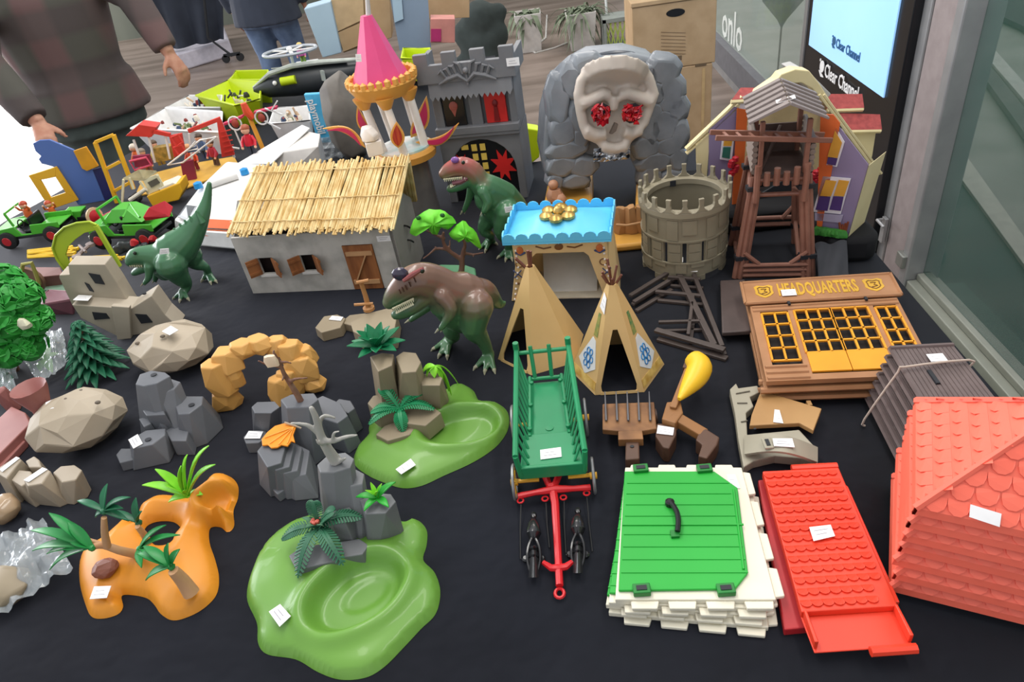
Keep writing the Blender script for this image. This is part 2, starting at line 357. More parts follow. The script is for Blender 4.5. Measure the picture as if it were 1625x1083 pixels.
for i in range(8): skirt(out[i], out[(i+1) % 8])
tagm(g.build('tablecloth', cloth, sm=50, loc=(-.5, 1.5, 0)), 'black cloth covering the whole sales table under the toys', 'tablecloth')

# ---------------------------------------------------------------- people
def plaid():
    mt = bpy.data.materials.new('plaid_flannel'); mt.use_nodes = True; nt = mt.node_tree; b = nt.nodes['Principled BSDF']; b.inputs['Roughness'].default_value = .9
    tc = nt.nodes.new('ShaderNodeTexCoord'); sp = nt.nodes.new('ShaderNodeSeparateXYZ'); nz = nt.nodes.new('ShaderNodeTexNoise'); nz.inputs['Scale'].default_value = 6
    nt.links.new(tc.outputs['Object'], sp.inputs[0]); nt.links.new(tc.outputs['Object'], nz.inputs['Vector'])
    def band(o, f, ph):
        a = nt.nodes.new('ShaderNodeMath'); a.operation = 'MULTIPLY_ADD'; a.inputs[1].default_value = f; a.inputs[2].default_value = ph; nt.links.new(o, a.inputs[0])
        q = nt.nodes.new('ShaderNodeMath'); q.operation = 'SINE'; nt.links.new(a.outputs[0], q.inputs[0])
        r = nt.nodes.new('ShaderNodeMapRange'); r.inputs[1].default_value = -.35; r.inputs[2].default_value = .35; nt.links.new(q.outputs[0], r.inputs[0]); return r.outputs[0]
    bx, bz = band(sp.outputs[0], 30, .4), band(sp.outputs[2], 30, 1)
    m1 = nt.nodes.new('ShaderNodeMix'); m1.data_type = 'RGBA'; m1.inputs[6].default_value = rgb('463e3c'); m1.inputs[7].default_value = rgb('534644'); nt.links.new(bx, m1.inputs[0])
    m2 = nt.nodes.new('ShaderNodeMix'); m2.data_type = 'RGBA'; m2.inputs[6].default_value = rgb('4c4a43'); m2.inputs[7].default_value = rgb('634c4a'); nt.links.new(bx, m2.inputs[0])
    m3 = nt.nodes.new('ShaderNodeMix'); m3.data_type = 'RGBA'; nt.links.new(bz, m3.inputs[0]); nt.links.new(m1.outputs[2], m3.inputs[6]); nt.links.new(m2.outputs[2], m3.inputs[7])
    nt.links.new(m3.outputs[2], b.inputs['Base Color']); return mt
skin = mat('skin', 'b98a72', .55, 'a8745e', 30)
def hand(g, w, d, s, side, curl=.6, up=V((0, 0, 1)), k=1.0):
    """palm and five fingers: w wrist, d pointing dir, s sideways dir (towards the thumb)"""
    w, d, s = V(w), V(d).normalized(), V(s).normalized(); nrm = d.cross(s).normalized()*side
    g.tube([w-d*.02, w+d*.02*k, w+d*.055*k, w+d*.085*k], [.024*k, .03*k, .036*k, .034*k], 10, up=s, sx=.45)
    for i, (o, L) in enumerate(((.028, .072), (.0095, .08), (-.0095, .076), (-.028, .06))):
        p = w + d*.082*k + s*o*k; pts = [p-d*.012]; dd = d.copy(); seg = L*k/3
        for j in range(3): dd = (dd + nrm*curl*(.5 if j == 0 else .75)).normalized(); pts.append(pts[-1]+dd*seg*(1.25 if j == 0 else 1))
        g.tube(pts, [.0095*k, .009*k, .0082*k, .0068*k], 8)
    p = w + d*.025*k + s*.028*k; dd = (d*.6+s*.75+nrm*.25).normalized(); g.tube([p-dd*.01, p+dd*.032*k, p+(dd+d*.35).normalized()*.068*k], [.013*k, .011*k, .008*k], 8)
def figure(name, lab, hip, f, sh, el, wr, hd, jk, tr, hair, feet, hemz, wid=1.0, fingers=.6):
    """hip centre, facing f, shoulder/elbow/wrist pairs, hands dirs; jacket and trousers as children"""
    hip, f = V(hip), V(f).normalized(); s = f.cross(V((0, 0, 1))).normalized()
    t = thing(name, lab, 'person', (hip.x, hip.y, FLZ)); neck = hip + V((0, 0, .56)) + f*.02; head = neck + V((0, 0, .16)) + f*.03
    g = G(); up = V((0, 0, 1))
    def trunk(g, e, z0, z1):
        pr = [(-.12, .165, .12), (0, .175, .125), (.15, .155, .11), (.3, .18, .12), (.42, .2, .115), (.5, .17, .09), (.55, .07, .06)]
        rings = []
        for z, w_, d_ in pr:
            if z < z0 or z > z1: continue
            c = hip + V((0, 0, z)); rings.append([c + s*((w_*wid+e)*math.cos(q)) + f*((d_*wid+e)*math.sin(q)) for q in (2*math.pi*k/20 for k in range(20))])
        g.loft(rings)
    trunk(g, 0, -1, 1); g.tube([neck-V((0, 0, .04)), neck+V((0, 0, .1))], [.062, .056], 12)
    g.sph(head+V((0, 0, .02)), (.078, .098, .118), 18, MX((s, f, up)).transposed())
    g.tube([head+f*.07+V((0, 0, -.055)), head+f*.085+V((0, 0, -.09))], [.04, .025], 10)
    g.tube([head+f*.09+V((0, 0, .03)), head+f*.12+V((0, 0, -.01)), head+f*.1+V((0, 0, -.02))], [.01, .017, .012], 8)
    for k in (-1, 1): g.sph(head+s*k*.08+V((0, 0, .005)), (.012, .022, .033), 10, MX((s, f, up)).transposed())
    for k, (a, b_, c) in enumerate(zip(sh, el, wr)):
        a, b_, c = V(a), V(b_), V(c); g.tube([a, (a+b_)/2, b_, (b_+c)/2, c], [.055, .048, .042, .038, .027], 12)
        hand(g, c, hd[k][0], hd[k][1], hd[k][2], fingers)
    for k in (-1, 1):
        h = hip + s*k*.09*wid; ft = V(feet[(k+1)//2]); kn = (h+ft)/2 + f*.03 + V((0, 0, .03))
        g.tube([h, (h+kn)/2, kn, (kn+ft)/2, ft+V((0, 0, .08))], [.098, .082, .06, .055, .04], 12)
    g.build('body', skin, t, remesh=.0085 if fingers > .3 else .012, smooth_it=2)
    j = G(); trunk(j, .03, -.01, .52)
    rings = []
    for z, w_, e in ((hemz-hip.z, .225, .16), ((hemz-hip.z)*.5+.03, .215, .157), (.1, .2, .145)):
        c = hip + V((0, 0, z)); rings.append([c + s*(w_*wid*math.cos(q)) + f*(e*wid*math.sin(q)) for q in (2*math.pi*k/20 for k in range(20))])
    j.loft(rings)
    for a, b_, c in zip(sh, el, wr):
        a, b_, c = V(a), V(b_), V(c); j.tube([a-V((0, 0, .0)), (a+b_)/2, b_, (b_+c)/2, c-(c-b_).normalized()*.02], [.082, .074, .066, .06, .052], 14)
    j.build('jacket', jk, t, remesh=.012, smooth_it=3)
    j = G()
    for k in (-1, 1):
        h = hip + s*k*.09*wid; ft = V(feet[(k+1)//2]); kn = (h+ft)/2 + f*.03 + V((0, 0, .03))
        j.tube([h, (h+kn)/2, kn, (kn+ft)/2, ft+V((0, 0, .05))], [.118, .105, .085, .078, .08], 14)
        q = G(); q.tube([ft-f*.06+V((0, 0, .04)), ft+f*.05+V((0, 0, .045)), ft+f*.17+V((0, 0, .03))], [.04, .045, .035], 12); q.build('shoe', mat('dark_shoe', '2c2a2a', .5), t)
    trunk(j, .018, -1, .05); j.build('trousers', tr, t, remesh=.014, smooth_it=2)
    q = G(); q.sph(head-f*.018+V((0, 0, .045)), (.088, .1, .112), 16, MX((s, f, up)).transposed()); q.build('hair', hair, t)
    for k in (-1, 1):
        q = G(); q.sph(head+f*.086+s*k*.031+V((0, 0, .022)), .012, 10); q.build('eye', mat('eye_white', 'e8e4e0', .3), t)
    q = G(); q.tube([head+f*.103+s*x_+V((0, 0, -.052+abs(x_)*.1)) for x_ in (-.024, 0, .024)], .005, 6); q.build('mouth', mat('lips', 'a05a50', .5), t)
    return t
# shopper leaning at the left end of the table
hb = V((-2.03, 3.1, .08)); f1 = V((.55, -.83, 0)).normalized(); s1 = f1.cross(V((0, 0, 1)))
w1 = P(62, 196, .16); w2_ = Q(268, 84, hb, -.12); e1 = w1 + V((-.16, .1, .22)); e2 = w2_+V((-.09, .06, .22))
shl = hb + V((0, 0, .5)) - s1*-.21; 
sL = hb + V((0, 0, .48)) + V((-.2, -.1, 0)); sR = hb + V((0, 0, .48)) + V((.19, .12, 0))
pl = plaid()
figure('person', 'person in dark plaid overshirt and dark trousers at the left end of the table', hb, f1, (sL, sR), (e1, e2), (w1, w2_),
       ((V((.35, -.55, -.45)), V((.6, .6, -.1)), -1), (V((.35, -.1, -1)), V((-.5, -.9, 0)), 1)), pl, mat('dark_green_trousers', '46504d', .85),
       mat('dark_hair', '3a2e27', .8), ((-2.13, 3.08, FLZ), (-1.96, 3.2, FLZ)), .02, 1.12)
# standing person far behind in blue
b_ = P(440, 172, FLZ); hb = Q(425, 30, b_); hb = V((hb.x, hb.y, hb.z+.08)); jb = mat('dark_navy_jacket', '2c323f', .85, '242a36', 5); dn = mat('blue_denim', '5b6d88', .85, '3f4f68', 8)
figure('person', 'person in a dark navy jacket and blue jeans seen from the waist down far behind', hb, (.2, 1, 0), (hb+V((-.22, 0, .5)), hb+V((.22, 0, .5))),
       (hb+V((-.3, .02, .22)), hb+V((.3, .02, .22))), (hb+V((-.28, .1, -.02)), hb+V((.28, .1, -.02))), ((V((0, .2, -1)), V((0, 1, 0)), 1), (V((0, .2, -1)), V((0, 1, 0)), -1)),
       jb, dn, mat('brown_hair', '4a382c', .8), ((hb.x-.1, hb.y, FLZ), (hb.x+.12, hb.y+.1, FLZ)), hb.z-.1, 1.25, .2)
# hanging dark cloth on a wheeled rack
b0 = P(372, 98, FLZ); t = thing('clothes_rack', 'dark navy cloth hanging on a wheeled rack behind the person in plaid', 'rack', b0)
n0 = V((0, 1, 0)); A = [Q(200, -60, b0, .1), Q(352, -60, b0, .1), Q(356, 62, b0, .1), Q(262, 80, b0, .1)]
g = G(); 
def fn(u, v):
    p = A[0].lerp(A[1], u).lerp(A[3].lerp(A[2], u), v); return p + HF*(.05*math.sin(u*16)*(.3+v))
g.grid(fn, 40, 8, .02); g.build('hanging_cloth', mat('dark_navy_cloth', '353b47', .85, '2b303b', 4), t, sm=50)
lt = b0+V((0, 0, .06)); g = G(); g.tube([lt, Q(330, 60, b0), Q(318, -60, b0)], .014); g.build('leg', mat('black_steel', '202226', .5), t)
for d_ in (-.08, .08):
    g = G(); c = b0+V((d_, 0, .04)); g.cyl(c-V((0, .015, 0)), c+V((0, .015, 0)), .04, n=14); g.build('wheel', mat('black_rubber', '1c1c1e', .6), t)
g = G(); g.beam(b0+V((-.09, 0, .075)), b0+V((.09, 0, .075)), .03, .03); g.build('foot_bar', MATS['black_steel'], t)
# pale plastic bin behind
b1 = P(330, 100, FLZ); g = G(); c0, c1, c2_, c3 = (P(x, y, FLZ) for x, y in ((275, 118), (372, 88), (362, 62), (268, 88)))
g.hull([c + V((0, 0, z)) for c in (c0, c1, c2_, c3) for z in (0, .18)]); tagm(g.build('storage_box', mat('pale_lilac_plastic', 'cfcad4', .5), bev=.02, loc=b1), 'pale lilac plastic box lying on the floor behind the clothes rack', 'box')

# ---------------------------------------------------------------- plant pots, crate, boxes on the floor behind
potm = mat('off_white_planter', 'cfcac4', .5); soil = mat('dark_soil', '38302a', .9, bump=1)
def planter(px0, px1, pyb, pyt, lab, kind, seed):
    b = P((px0+px1)/2, pyb, FLZ); w_ = (px1-px0)/ (FPX/((b-CAM).dot(FW)))*.5; h = Q((px0+px1)/2, pyt, b).z-FLZ
    t = thing('planter', lab, 'planter', b, 'white planters on the floor')
    g = G(); g.lathe(b, [(w_*.95, 0), (w_*1.02, .01), (w_*1.28, h), (w_*1.2, h), (w_*1.15, h-.03)], 4, ph=math.pi/4); g.build('pot', potm, t, bev=.02)
    g = G(); g.lathe(b, [(w_*1.1, h-.05), (w_*1.15, h-.03), (.01, h-.02)], 4, ph=math.pi/4); g.build('soil', soil, t)
    R_ = random.Random(seed)
    for i in range(70 if kind == 'grass' else 26):
        a = R_.uniform(0, 6.28); g = G() if i == 0 else g; L = R_.uniform(.3, .5)
        blade(g, b+V((R_.uniform(-.09, .09), R_.uniform(-.09, .09), h-.03)), V((math.cos(a), math.sin(a), R_.uniform(.5, 1.2))), L*(.8 if kind == 'grass' else .6), .022 if kind == 'grass' else .05, R_.uniform(.8, 1.5), n=6)
    g.build('foliage', mat('grey_green_leaves', '77826a', .6, '4f5a44', 15), t)
planter(821, 866, 80, 18, 'white planter with dark leafy plant on the floor beside the white cable', 'leaf', 3)
planter(899, 950, 76, 16, 'white planter with long grassy grey-green leaves beside the lime crate', 'grass', 5)
cb = P(985, 80, FLZ); w_ = .27; t = thing('folding_crate', 'lime green and grey folding crate on wheels with a white pull handle', 'crate', cb)
lime_g = mat('lime_lattice', 'a9bd57', .5); gry = mat('grey_plastic', '8d938c', .5)
g = G(); R45 = 0
for z0, z1 in ((.0, .03), (.22, .25)): g.bb(cb.x-w_/2, cb.x+w_/2, cb.y, cb.y+.25, FLZ+z0, FLZ+z1)
for i in range(2): g.bb(cb.x-w_/2+i*(w_-.03), cb.x-w_/2+.03+i*(w_-.03), cb.y, cb.y+.25, FLZ, FLZ+.25)
g.build('crate_frame', gry, t, bev=.003)
g = G()
for i in range(7):
    x = cb.x-w_/2+.02+i*w_/7; g.beam((x, cb.y+.02, FLZ+.03), (x+.05 if i < 5 else x, cb.y+.02, FLZ+.22), .01); g.beam((x+.04, cb.y+.022, FLZ+.03), (x, cb.y+.022, FLZ+.22), .01)
g.build('lattice_panel', lime_g, t)
for k in (0, 1):
    g = G(); x = cb.x-.08+k*.16; g.cyl((x, cb.y+.23, FLZ+.2), (x, cb.y+.23, FLZ+.8), .01); g.build('handle_rod', mat('white_metal', 'e4e6e4', .4), t)
g = G(); g.tube([P(868, 25, FLZ)+V((0, 0, .0))+V((0, 0, .005))]+[P(x, y, FLZ+.006) for x, y in ((866, 60), (840, 82), (822, 70), (850, 84), (880, 76), (900, 68))], .008, 6)
tagm(g.build('power_cable', mat('white_cable', 'cbc8c2', .5)), 'thin white cable lying on the floor beside the planter', 'cable')
# cardboard boxes
card = mat('cardboard', 'b99b76', .8, 'ad8f6a', 12, .2, 40); cardd = mat('cardboard_print', '6f5b43', .8)
bx = .77; fy = 3.62; zb = FLZ
def onY(px, py, y): r = ray(px, py); return CAM + r*(y/r.y)
xl, xr = onY(1004, 60, fy).x, onY(1136, 60, fy).x; zj = onY(1070, 108, fy).z
def carton(x0, x1, y0, z0, z1, lab, top):
    c = V(((x0+x1)/2, y0+.15, z0)); t = thing('cardboard_box', lab, 'box', c, 'cardboard boxes stacked behind the skull cave')
    g = G(); g.bb(x0, x1, y0, y0+.32, z0+.001, z1-.001); g.build('carton', card, t, bev=.004, sm=0)
    if top:
        h = onY(1072, 20, y0); g = G(); g.prism([h+V((.045*math.cos(q)*1.0, -.002, .018*math.sin(q))) for q in (k*math.pi/8 for k in range(16))], (0, .004, 0)); g.build('hand_hole', blk, t, sm=0)
        g = G(); 
        for i in range(7): g.beam(onY(1049, 51+i*5.6, y0-.001), onY(1088, 52+i*5.6, y0-.001), .001, .002, up=(0, 1, 0))
        for px, q in ((1054, 6), (1067, 6), (1079, 6)): c_ = onY(px, 92, y0-.001); g.box(c_, (.018, .002, .022)) 
        g.box(onY(1112, 103, y0-.001), (.055, .002, .013)); g.build('printed_marks', cardd, t, sm=0)
        g = G(); g.bb(x0-.004, x1+.004, y0-.006, y0+.326, z1+.0, z1+.02); g.build('lid_rim', card, t, bev=.003)
        g = G(); g.prism([onY(1058, 0, y0-.003), onY(1096, 0, y0-.003), onY(1090, 36, y0-.003), onY(1054, 36, y0-.003)], (0, .002, 0)); 
    else:
        g = G(); g.bb(x1-.05, x1-.035, y0-.002, y0-.0005, z0+.0, z1-.02); g.build('tape_strip', mat('brown_tape', 'c8a878', .35), t, sm=0)
zt = onY(1070, 3, fy).z
carton(xl+.01, xr-.012, fy, FLZ, zj, 'lower cardboard box of the stack behind the grey skull cave', False)
carton(xl, xr, fy, zj, zt, 'upper cardboard box with an oval hand hole, stacked behind the grey skull cave', True)
# black umbrella / bag hanging beyond the glass
u0 = X(1240, 44, 1.5); t = thing('folded_umbrella', 'black folded umbrella hanging point down behind the glass wall', 'umbrella', u0)
g = G(); ax = V((0, 0, 1)); g.lathe(u0, [(.004, 0), (.03, .05), (.13, .17), (.17, .35), (.16, .6), (.05, .9)], 10); g.build('canopy', mat('black_nylon', '25272c', .5), t, sm=20)
g = G(); g.tube([u0+V((0, 0, .01)), V((u0.x, u0.y, FLZ))], .006); g.build('shaft', MATS['black_steel'], t)
# ================================================================ LARGE TOYS AT THE BACK
def loc_sticker(t, F_, x, z, w, h, y=-.001):
    return sticker(t, [F_(x, y, z), F_(x+w, y, z), F_(x+w, y, z+h), F_(x, y, z+h)])
def upright(base, ang):
    """(x right, y back, z up) of a toy standing at base, turned by ang -> scene"""
    c, s = math.cos(ang), math.sin(ang); return lambda x, y, z: V((base.x + c*x - s*y, base.y + s*x + c*y, base.z + z))
def mapbox(g, F_, x0, x1, y0, y1, z0, z1):
    p = [F_(x, y, z) for x in (x0, x1) for y in (y0, y1) for z in (z0, z1)]
    return g.add(p, [(0, 1, 3, 2), (4, 6, 7, 5), (0, 4, 5, 1), (2, 3, 7, 6), (0, 2, 6, 4), (1, 5, 7, 3)])
def mpoly(g, F_, pts, y0, y1):
    """polygon in the facade plane (x, z), thickened from y0 to y1"""
    a = [F_(x, y0, z) for x, z in pts]; return g.prism(a, F_(0, y1, 0)-F_(0, y0, 0))
def arch_pts(x, z, w, h, n=10): return [(x-w/2, z), (x+w/2, z)] + [(x+w/2*math.cos(a), z+h-w/2+w/2*math.sin(a)) for a in (k*math.pi/n for k in range(n+1))]

# ---- grey castle tower facade
A, B = P(716, 322), P(838, 314); an, wd_ = frame(A, B); ctr = (A+B)/2; F = upright(ctr, an); hw = wd_/2
nb = V((-math.sin(an), math.cos(an), 0))
Hc = Q(750, 72, ctr+nb*.02).z
t = thing('toy_castle', 'tall grey toy castle front with battlements, red windows and a dark arched gate', 'toy castle', ctr)
st = mat('dark_grey_castle_plastic', '76777a', .5, '66676b', 9, .3, 40); gz1 = mat('glossy_black', '17161a', .3); red = mat('bright_red_plastic', 'd22a28', .35); yel = mat('yellow_pane', 'e5c45a', .5)
g = G(); z1 = Hc*.57
# lower wall with a gate opening
w2 = .085
gp = [(-hw, 0), (-w2, 0), (-w2, .08)] + [(-w2*math.cos(a), .08+w2*math.sin(a)) for a in (k*math.pi/12 for k in range(1, 12))] + [(w2, .08), (w2, 0), (hw, 0), (hw, z1*.82), (-hw, z1*.82)]
mpoly(g, F, gp, 0, .012)
mapbox(g, F, -hw, -hw+.012, .0121, .13, 0, z1*.82); mapbox(g, F, hw-.012, hw, .0121, .13, 0, z1*.82)
# upper wall with two arched openings (pieces around them)
uw = hw*1.0; zt_ = Hc*.82; mapbox(g, F, -uw, uw, .022, .03, z1*.82+.0001, zt_); mapbox(g, F, -uw, -uw+.01, .03, .12, z1*.82+.0001, zt_); mapbox(g, F, uw-.01, uw, .03, .12, z1*.82+.0001, zt_)
for i in range(5): mapbox(g, F, (-uw, -uw*.12, uw-.018)[i] if i < 3 else -uw, (-uw+.022, uw*.16, uw)[i] if i < 3 else uw, .008, .022, *((z1*.82+.0001, zt_) if i < 3 else ((z1*.82+.0001, z1*.9) if i == 3 else (zt_-.018, zt_))))
g.build('wall', st, t, bev=.0015, sm=0)
g = G(); mapbox(g, F, -uw*1.02, uw*1.02, -.008, .02, z1*.84, z1*.92); mapbox(g, F, -uw*1.04, uw*1.02, -.006, .0, z1*.80, z1*.84); g.build('ledge', st, t, bev=.001)
# awning roof with scalloped edge
g = G(); pts = [(-uw*.95, zt_+.0), (uw*1.0, zt_+.0), (uw*1.0, zt_-.028)]; n = 15
for i in range(n): x = uw*1.0-(i)*(uw*1.95/n); pts += [(x-uw*.065, zt_-.04), (x-uw*.13, zt_-.03)]
g.prism([F(x, -.012-(zt_-z)*.2, z) for x, z in pts[:2+1+2*n]], F(0, .014, 0)-F(0, 0, 0)); g.build('scalloped_eave', st, t, sm=0)
g = G(); mpoly(g, F, [(-uw*1.18, zt_), (uw*1.12, zt_), (uw*1.12, Hc)] + [q for i in range(3) for q in ((uw*1.12-(i*2+1)*uw*2.3/7, Hc), (uw*1.12-(i*2+1)*uw*2.3/7, Hc-.026), (uw*1.12-(i*2+2)*uw*2.3/7, Hc-.026), (uw*1.12-(i*2+2)*uw*2.3/7, Hc))] + [(-uw*1.18, Hc)], -.016, 0)
mapbox(g, F, -uw*1.18, -uw*1.18+.012, .0001, .12, zt_, Hc-.02); mapbox(g, F, uw*1.12-.012, uw*1.12, .0001, .12, zt_, Hc-.02)
g.build('battlement', st, t, bev=.0012, sm=0)
g = G()    # winged relief
zc = (zt_+Hc)/2-.006
for s_ in (-1, 1):
    g.tube([F(0, -.018, zc-.028), F(s_*.02, -.019, zc-.012), F(s_*.045, -.019, zc-.018), F(s_*.07, -.018, zc-.03)], [.004, .006, .006, .002], 8)
    for i in range(4): g.tube([F(s_*(.008+i*.014), -.018, zc-.01-i*.002), F(s_*(.014+i*.015), -.02, zc+.014-i*.004), F(s_*(.026+i*.014), -.018, zc+.018-i*.008)], [.004, .005, .002], 6)
g.sph(F(0, -.018, zc-.004), .008); g.tube([F(0, -.018, zc+.0), F(0, -.018, zc-.036)], .003); g.build('winged_relief', st, t)
for k, (x, mt_) in enumerate(((-uw*.5, gz1), (uw*.5, red))):
    g = G(); mpoly(g, F, arch_pts(x, z1*.92+.001, .052, zt_-z1*.92-.022), .010, .0218); w_ = g.build('window', mt_, t, sm=0)
    g = G(); zz = z1*.92+.03; 
    if k: g.m = 0; g.sph(F(x, .008, zz+.018), (.007, .004, .009)); g.prism([F(x-.007, .0095, zz-.025), F(x+.007, .0095, zz-.025), F(x+.004, .0095, zz+.01), F(x-.004, .0095, zz+.01)], F(0, -.003, 0)-F(0, 0, 0)); mt2 = mat('dark_figure_red', '7d1519', .4)
    else: g.sph(F(x, .008, zz+.02), (.011, .004, .012)); g.prism([F(x-.008, .0095, zz+.014), F(x+.008, .0095, zz+.014), F(x, .0095, zz-.006)], F(0, -.003, 0)-F(0, 0, 0)); mt2 = mat('dusty_rose_print', 'a3564a', .5)
    g.build('window_picture', mt2, w_, sm=0)
g = G(); mpoly(g, F, arch_pts(0, .001, w2*2-.002, .08+w2-.002), .006, .0115); gt = g.build('gate', gz1, t, sm=0)
g = G()    # yellow lattice panes
for i in range(5):
    for j in range(2):
        if i == 0 and 0: continue
        mapbox(g, F, -.024+j*.022, -.010+j*.022, .003, .0059, .035+i*.025, .052+i*.025)
mapbox(g, F, -.05, -.032, .003, .0059, .14, .152); g.build('gate_pane', yel, gt, sm=0)
for x, sc_ in ((.052, 1.0), (-.055, .9)):
    g = G(); mpoly(g, F, [(x+(.034 if i % 2 else .016)*sc_*math.cos(a), .092+(.045 if i % 2 else .022)*sc_*math.sin(a)) for i, a in enumerate(k*math.pi/8 for k in range(16))], .002, .0058); g.build('red_flame', red, gt, sm=0)
loc_sticker(t, F, uw*.95, Hc-.045, .03, .018, -.017)

# ---- skull cave
A, B = P(866, 300), P(1088, 300); cz = P(975, 300, .05) - HF*.035; cz.z = 0
t = thing('skull_cave_playset', 'grey rock playset with a beige skull face, red gem eyes and a carry handle', 'toy cave', cz)
n_ = HF; base = cz
sk_g = mat('shiny_grey_rock_plastic', '858a90', .26, '6d7278', 14); dk = mat('dark_recess', '25272d', .6)
out = [(872, 300), (862, 250), (866, 190), (880, 140), (915, 108), (945, 92), (1005, 86), (1045, 96), (1076, 122), (1085, 165), (1092, 215), (1092, 262), (1085, 300), (1040, 300), (1010, 268), (1000, 250), (935, 250), (938, 300)]
g = G(); pts = [Q(x, y, base) for x, y in smooth_out] if 0 else [Q(x, y, base, .035) for x, y in out]
g.prism(pts, HF*.12); g.build('rock_shell', sk_g, t, bev=.008, sm=40)
# individual bulging stones over the front
R_ = random.Random(4)
def stone(px, py, rx, ry, d=.0, seed=0, rr=None):
    c = Q(px, py, base, .035+d); k = 1/(FPX/((c-CAM).dot(FW))); g_ = G(); rq = random.Random(seed); pts = []
    for zz, kk in ((.02, 1.0), (-.008, .95), (-.018, .72)):
        for i in range(7):
            a = 2*math.pi*i/7+rq.uniform(-.25, .25)+seed; q = kk*(1+rq.uniform(-.1, .12)); pts.append(c + R0*(rx*k*q*math.cos(a)) + V((0, 0, 1))*(ry*k*q*1.2*math.sin(a)) + HF*zz)
    return pts
STN = [(885, 160, 20, 34), (905, 130, 26, 24), (932, 104, 28, 16), (893, 205, 24, 22), (900, 236, 34, 14), (890, 262, 26, 16), (925, 262, 24, 16), (916, 182, 18, 26), (912, 285, 24, 12), (880, 285, 14, 12),
       (1050, 112, 30, 20), (1062, 140, 24, 22), (1072, 170, 20, 20), (1062, 160, 24, 16), (1038, 178, 16, 18), (1052, 196, 28, 24), (1076, 210, 18, 22), (1030, 205, 18, 22), (1060, 228, 26, 16), (1025, 232, 26, 18), (1038, 255, 32, 16), (1075, 250, 18, 18), (1030, 278, 20, 18), (1065, 280, 26, 14), (920, 215, 14, 18), (1040, 145, 18, 18), (925, 150, 12, 22), (1032, 120, 14, 20)]
g = G()
for i, (x, y, rx, ry) in enumerate(STN): g.hull(stone(x, y, rx*1.15, ry*1.15, .0, i))
g.build('stone_relief', sk_g, t, bev=.004, sm=30)
skm = mat('beige_skull_plastic', 'cbbfb3', .4, 'c0b4a8', 10)
so = [(918, 150), (922, 128), (938, 108), (962, 97), (990, 96), (1018, 106), (1030, 125), (1038, 150), (1030, 170), (1022, 195), (1005, 212), (995, 222), (992, 238), (962, 240), (952, 222), (932, 214), (926, 198), (921, 175)]
g = G(); g.tube([Q(x, y, base, -.008) for x, y in smooth_line([(a, b, 0) for a, b in so], 1, True) and so], .012, 8, closed=True)
g.prism([Q(x, y, base, .0) for x, y in so], HF*.03)
g.tube([Q(975, 112, base, .0), Q(975, 130, base, -.015)], [.075, .06], 16)
for pts_, r in (([(922, 165), (940, 158), (958, 148), (966, 152)], .014), ([(1034, 162), (1015, 155), (996, 147), (984, 152)], .014), ([(930, 205), (945, 214), (962, 212)], .014), ([(1018, 205), (1004, 212), (990, 208)], .014), ([(975, 152), (972, 175)], .013), ([(955, 232), (975, 236), (994, 232)], .013)):
    g.tube([Q(x, y, base, -.012) for x, y in pts_], r, 8)
g.build('skull_face', skm, t, remesh=.004, smooth_it=5)
for x in (953, 1003):
    c = Q(x, 179, base, -.03); g = G(); g.lathe(c, [(.019, -.004), (.022, .004)], 10, ax=-HF); g.build('eye_socket', dk, t)
    g = G(); rq = random.Random(x)
    for i in range(34):
        a = rq.uniform(0, 6.28); r = .021*math.sqrt(rq.random()); q = c-HF*.006+R0*(r*math.cos(a))+V((0, 0, r*math.sin(a))); g.hull([q+V((rq.uniform(-.008, .008), rq.uniform(-.008, .008), rq.uniform(-.008, .008))) for _ in range(8)])
    g.build('gem_eye', mat('faceted_red_gem', 'd01a2a', .12, '7a1018', 90, coat=.6), t, sm=0)
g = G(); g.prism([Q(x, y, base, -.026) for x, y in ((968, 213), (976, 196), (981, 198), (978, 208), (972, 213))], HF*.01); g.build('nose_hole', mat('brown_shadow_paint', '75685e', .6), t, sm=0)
g = G(); hp_ = [Q(x, y, base, .06) for x, y in ((938, 100), (945, 92), (975, 86), (1003, 88), (1014, 96))]; g.tube(smooth_line(hp_, 4), .008, 10); g.build('carry_handle', mat('dark_steel_grey_plastic', '474c54', .25), t)
g = G(); rq = random.Random(8)
def foil(u, v):
    x = 942+58*u; y = 236+22*v-6*u; return Q(x, y, base, -.012+.012*noise.noise(V((u*9, v*9, 0)))-.01*v) + V((0, 0, .004*noise.noise(V((u*13, v*7, 3)))))
g.grid(foil, 16, 8, .001); g.build('crumpled_foil_tongue', mat('silver_foil', 'd6d8dc', .25, '3a3d44', 60, metal=.8), t, sm=0)
# tan base with rock steps, the sand coloured platform
tan = mat('mustard_sand_plastic', 'd6a04a', .45, 'c8923e', 12)
g = G()
for pl, z in (([(872, 272), (940, 270), (940, 322), (862, 326)], .05), ([(1010, 272), (1085, 268), (1075, 300), (1045, 330), (1008, 330)], .05), ([(855, 330), (1035, 326), (1030, 385), (960, 392), (850, 392)], .018)):
    q = [P(x, y, z) for x, y in pl]; g.prism(q, (0, 0, -z+.0005))
o_ = g.build('sand_base', tan, t, bev=.006, sm=40)
g = G()
for x, y in ((985, 368), (1002, 368), (1018, 366)): c = P(x, y, .0185); g.rock(c, .016, .016, .06, x, 7, .75)
g.tube([P(x, y, .05) for x, y in ((978, 357), (995, 358), (1026, 352))], .003); g.build('sandbag_pillars', mat('tan_brown_sacks', 'b08458', .6, '9c744c', 20), t)
g = G(); g.prism([P(890+i*1.2+dx, 331+dy, .0515) for i in (0,) for dx, dy in ((-20, -6), (20, -8), (22, 2), (-18, 4))], (0, 0, .0008)); 

